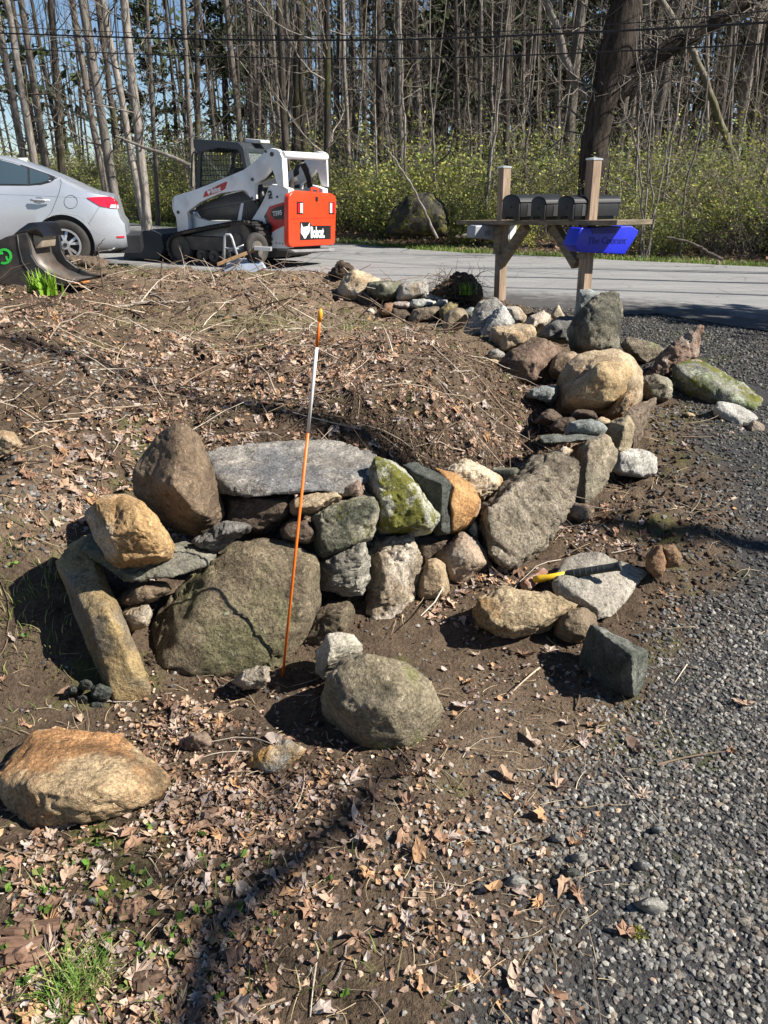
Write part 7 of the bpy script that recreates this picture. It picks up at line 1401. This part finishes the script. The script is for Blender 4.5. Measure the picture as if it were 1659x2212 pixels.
# small weeds
X = np.concatenate([rsl.normal(-.62, .22, 90), rsl.normal(-.9, .1, 30), rsl.normal(.9, .35, 40), rsl.normal(-1.45, .1, 40)]); Y = np.concatenate([rsl.normal(1.2, .13, 90), rsl.normal(1.25, .1, 30), rsl.normal(4.9, .5, 40), rsl.normal(2.3, .15, 40)]); Cq = np.repeat(np.column_stack([X, Y, height(X, Y) + .008]), 4, 0); V, F = leafquads(Cq, np.tile([0, 0, .5], (len(Cq), 1)), .02, rsl, .7); C = np.repeat(GG[rsl.integers(0, 4, len(F))], 4, 0); tag(link_mesh('small_weeds', npmesh('small_weeds', V, F, C), GRS), 'little green weed leaves sprouting between dead leaves', 'weeds', kind='stuff')
# shoots by the bucket and in the root clump
def shoots(name, label, p, n, L, Wd, sp, parent=None):
    B = np.column_stack([p.x + rsl.normal(0, sp, n), p.y + rsl.normal(0, sp * .6, n), np.full(n, p.z - .02)]); V, F, C = blades(B - np.array(p), L, Wd, rsl, np.array([(.20, .36, .03), (.26, .42, .04), (.15, .29, .03)]), .42, 5)
    return tag(link_mesh(name, npmesh(name, V, F, C), GRS, None, p), label, 'plant')
p = onground(480, 1640, 'N'); shoots('green_shoots', 'clump of bright green shoots in front of the black bucket', p, 85, .20, .013, .06)
DSOIL = rockmat((.055, .038, .026), (.115, .082, .057), None, 0, fleck=.6, bump=1.)
rc = rock('root_clump', 'uprooted clod of roots and soil with green shoots left of the mailbox post', 'G', 7.75, .5, [(830, 270), (900, 190), (1000, 110), (1090, 75), (1150, 120), (1210, 200), (1230, 290), (1190, 350), (1050, 350), (950, 300)], DSOIL, rnd=2, res=36, rough=2.4, cat='root clump')
p = atY(1110, 250, 7.48, 'G'); shoots('green_shoots', 'small green shoots growing from the uprooted root clump', p, 46, .12, .009, .035); p = atY(1130, 360, 7.4, 'G'); 
tb = TB()
for _ in range(190):
    x, y = rsl.uniform(840, 1240), rsl.uniform(110, 350); Pq, _ = wander(np.array(atY(x, y, 7.55 + rsl.uniform(-.15, .1), 'G')), (rsl.normal(), rsl.normal() * .4, rsl.normal() * .7), rsl.uniform(.08, .25), 4, rsl, .4, -.1); tb.tube(Pq - np.array(ORG[rc]), np.linspace(.0035, .001, 5), 3)
link_mesh('roots', tb.mesh('roots'), barkmat('root_bark', (.10, .07, .045), (.24, .18, .12)), rc)
for lab, fr, Y_, pts in (('dark lump of dug soil at the road edge left of the far tan boulder', 'G', 8.6, [(-10, 110), (50, 50), (90, 5), (150, 10), (190, 50), (170, 120), (90, 140)]), ('low heap of soil clods in front of the car\'s rear wheel', 'N', 10.1, [(590, 1330), (640, 1270), (760, 1240), (900, 1250), (1060, 1270), (1150, 1310), (1140, 1380), (900, 1420), (680, 1400)])):
    rock('soil_heap', lab, fr, Y_, .45, pts, DSOIL if fr == 'G' else rockmat((.10, .072, .048), (.21, .155, .11), None, 0, fleck=.6, bump=1.), rnd=3, res=34, rough=2.2, cat='soil heap')
p = onground(1190, 985, 'F'); B = p + Vector((0, 0, .004)); Cq = np.array(tuple(B)) + rsl.normal(0, .009, (260, 3)) * np.array([1, 1, .5]); V, F = leafquads(Cq - np.array(tuple(p)), np.tile([0, 0, .6], (260, 1)), .008, rsl, .5); tag(link_mesh('moss_tuft', npmesh('moss_tuft', V, F, np.tile([.16, .16, .02], (len(V), 1))), GRS, None, p), 'small round tuft of yellow green moss on the gravel', 'moss')
p = onground(870, 1540, 'N'); q0, q1 = onground(765, 1555, 'N'), onground(970, 1540, 'N'); tag(MB().box((q0 + q1) / 2 + UP * .015, (q1 - q0) / 2, Vector((.005, .03, 0)), UP * .012).build('wood_scrap', plain('orange_wood', (.30, .12, .04), .8, .2, var=.4, bump=.5), None, tuple((q0 + q1) / 2), bevel=.004, seg=1), 'split reddish wood scrap beside the green shoots', 'wood scrap')
# ---- trees standing outside the view whose shade falls into it
addtree((7.4, 1.5, .05), (7.55, 1.4, 6.0), .075, BK_M, THN[0], 'slim bare tree beside the drive, right of the view', seed=77)
tr2 = empty('bare_tree', (4.4, -5, 0), 'bare tree behind the viewer with a long limb over the drive', 'tree'); link_mesh('trunk', trunkmesh([(0, 0, -.3), (0, 0, 4), (-.2, -.3, 9), (-.4, -.5, 15)], [.2, .17, .12, .03], 10, 5), BK_M, tr2, smooth=True)
link_mesh('limb', trunkmesh([(0, 0, 4.3), (.2, 3.2, 4.7), (.54, 4.72, 5.0), (.75, 4.92, 5.03), (.94, 5.11, 5.06), (1.15, 5.3, 5.1)], [.085, .06, .036, .032, .026, .010], 8, 6), BK_M, tr2, smooth=True)
tb = TB()
for k in range(26):
    u = rsl.uniform(.3, 1); Pq, _ = wander((.3 + .5 * u * u, 1. + 4.4 * u, 4.5 + .6 * u), (rsl.normal(), rsl.normal(), .3), rsl.uniform(.4, 1.0), 4, rsl, .3, .05); tb.tube(Pq, np.linspace(.014, .004, 5), 4)
link_mesh('crown', tb.mesh('crown'), TWIG, tr2)
pl2 = pine(333, 5.4, 2.9, 60); pl2[0].materials.append(BK_D); pl2[1].materials.append(PINE); r3 = empty('pine_tree', (7.1, 5.95, .2), 'small evergreen beside the drive, right of the view', 'tree'); link_mesh('trunk', trunkmesh([(0, 0, -.3), (0, 0, 2.5), (0, 0, 5.4)], [.08, .06, .01], 8, 7), BK_D, r3, smooth=True)
l3 = link_mesh('limbs', pl2[0], None, r3); f3 = link_mesh('crown', pl2[1], None, r3); l3.scale = f3.scale = (.3, .3, .86)

for k, (x, y) in enumerate(((13.2, 7.6), (15.0, 8.6), (17.2, 8.2), (14.2, 5.6))):  # unseen trees added so their shadows dapple the road
    addtree((x, y, .4), (x + .2, y, 6), .12, BK_M, THN[k % 3], 'unseen bare tree added to dapple the road with shade, ' + ('nearest the road', 'second along the road', 'farthest along the road', 'on the near side of the road')[k], seed=90 + k)
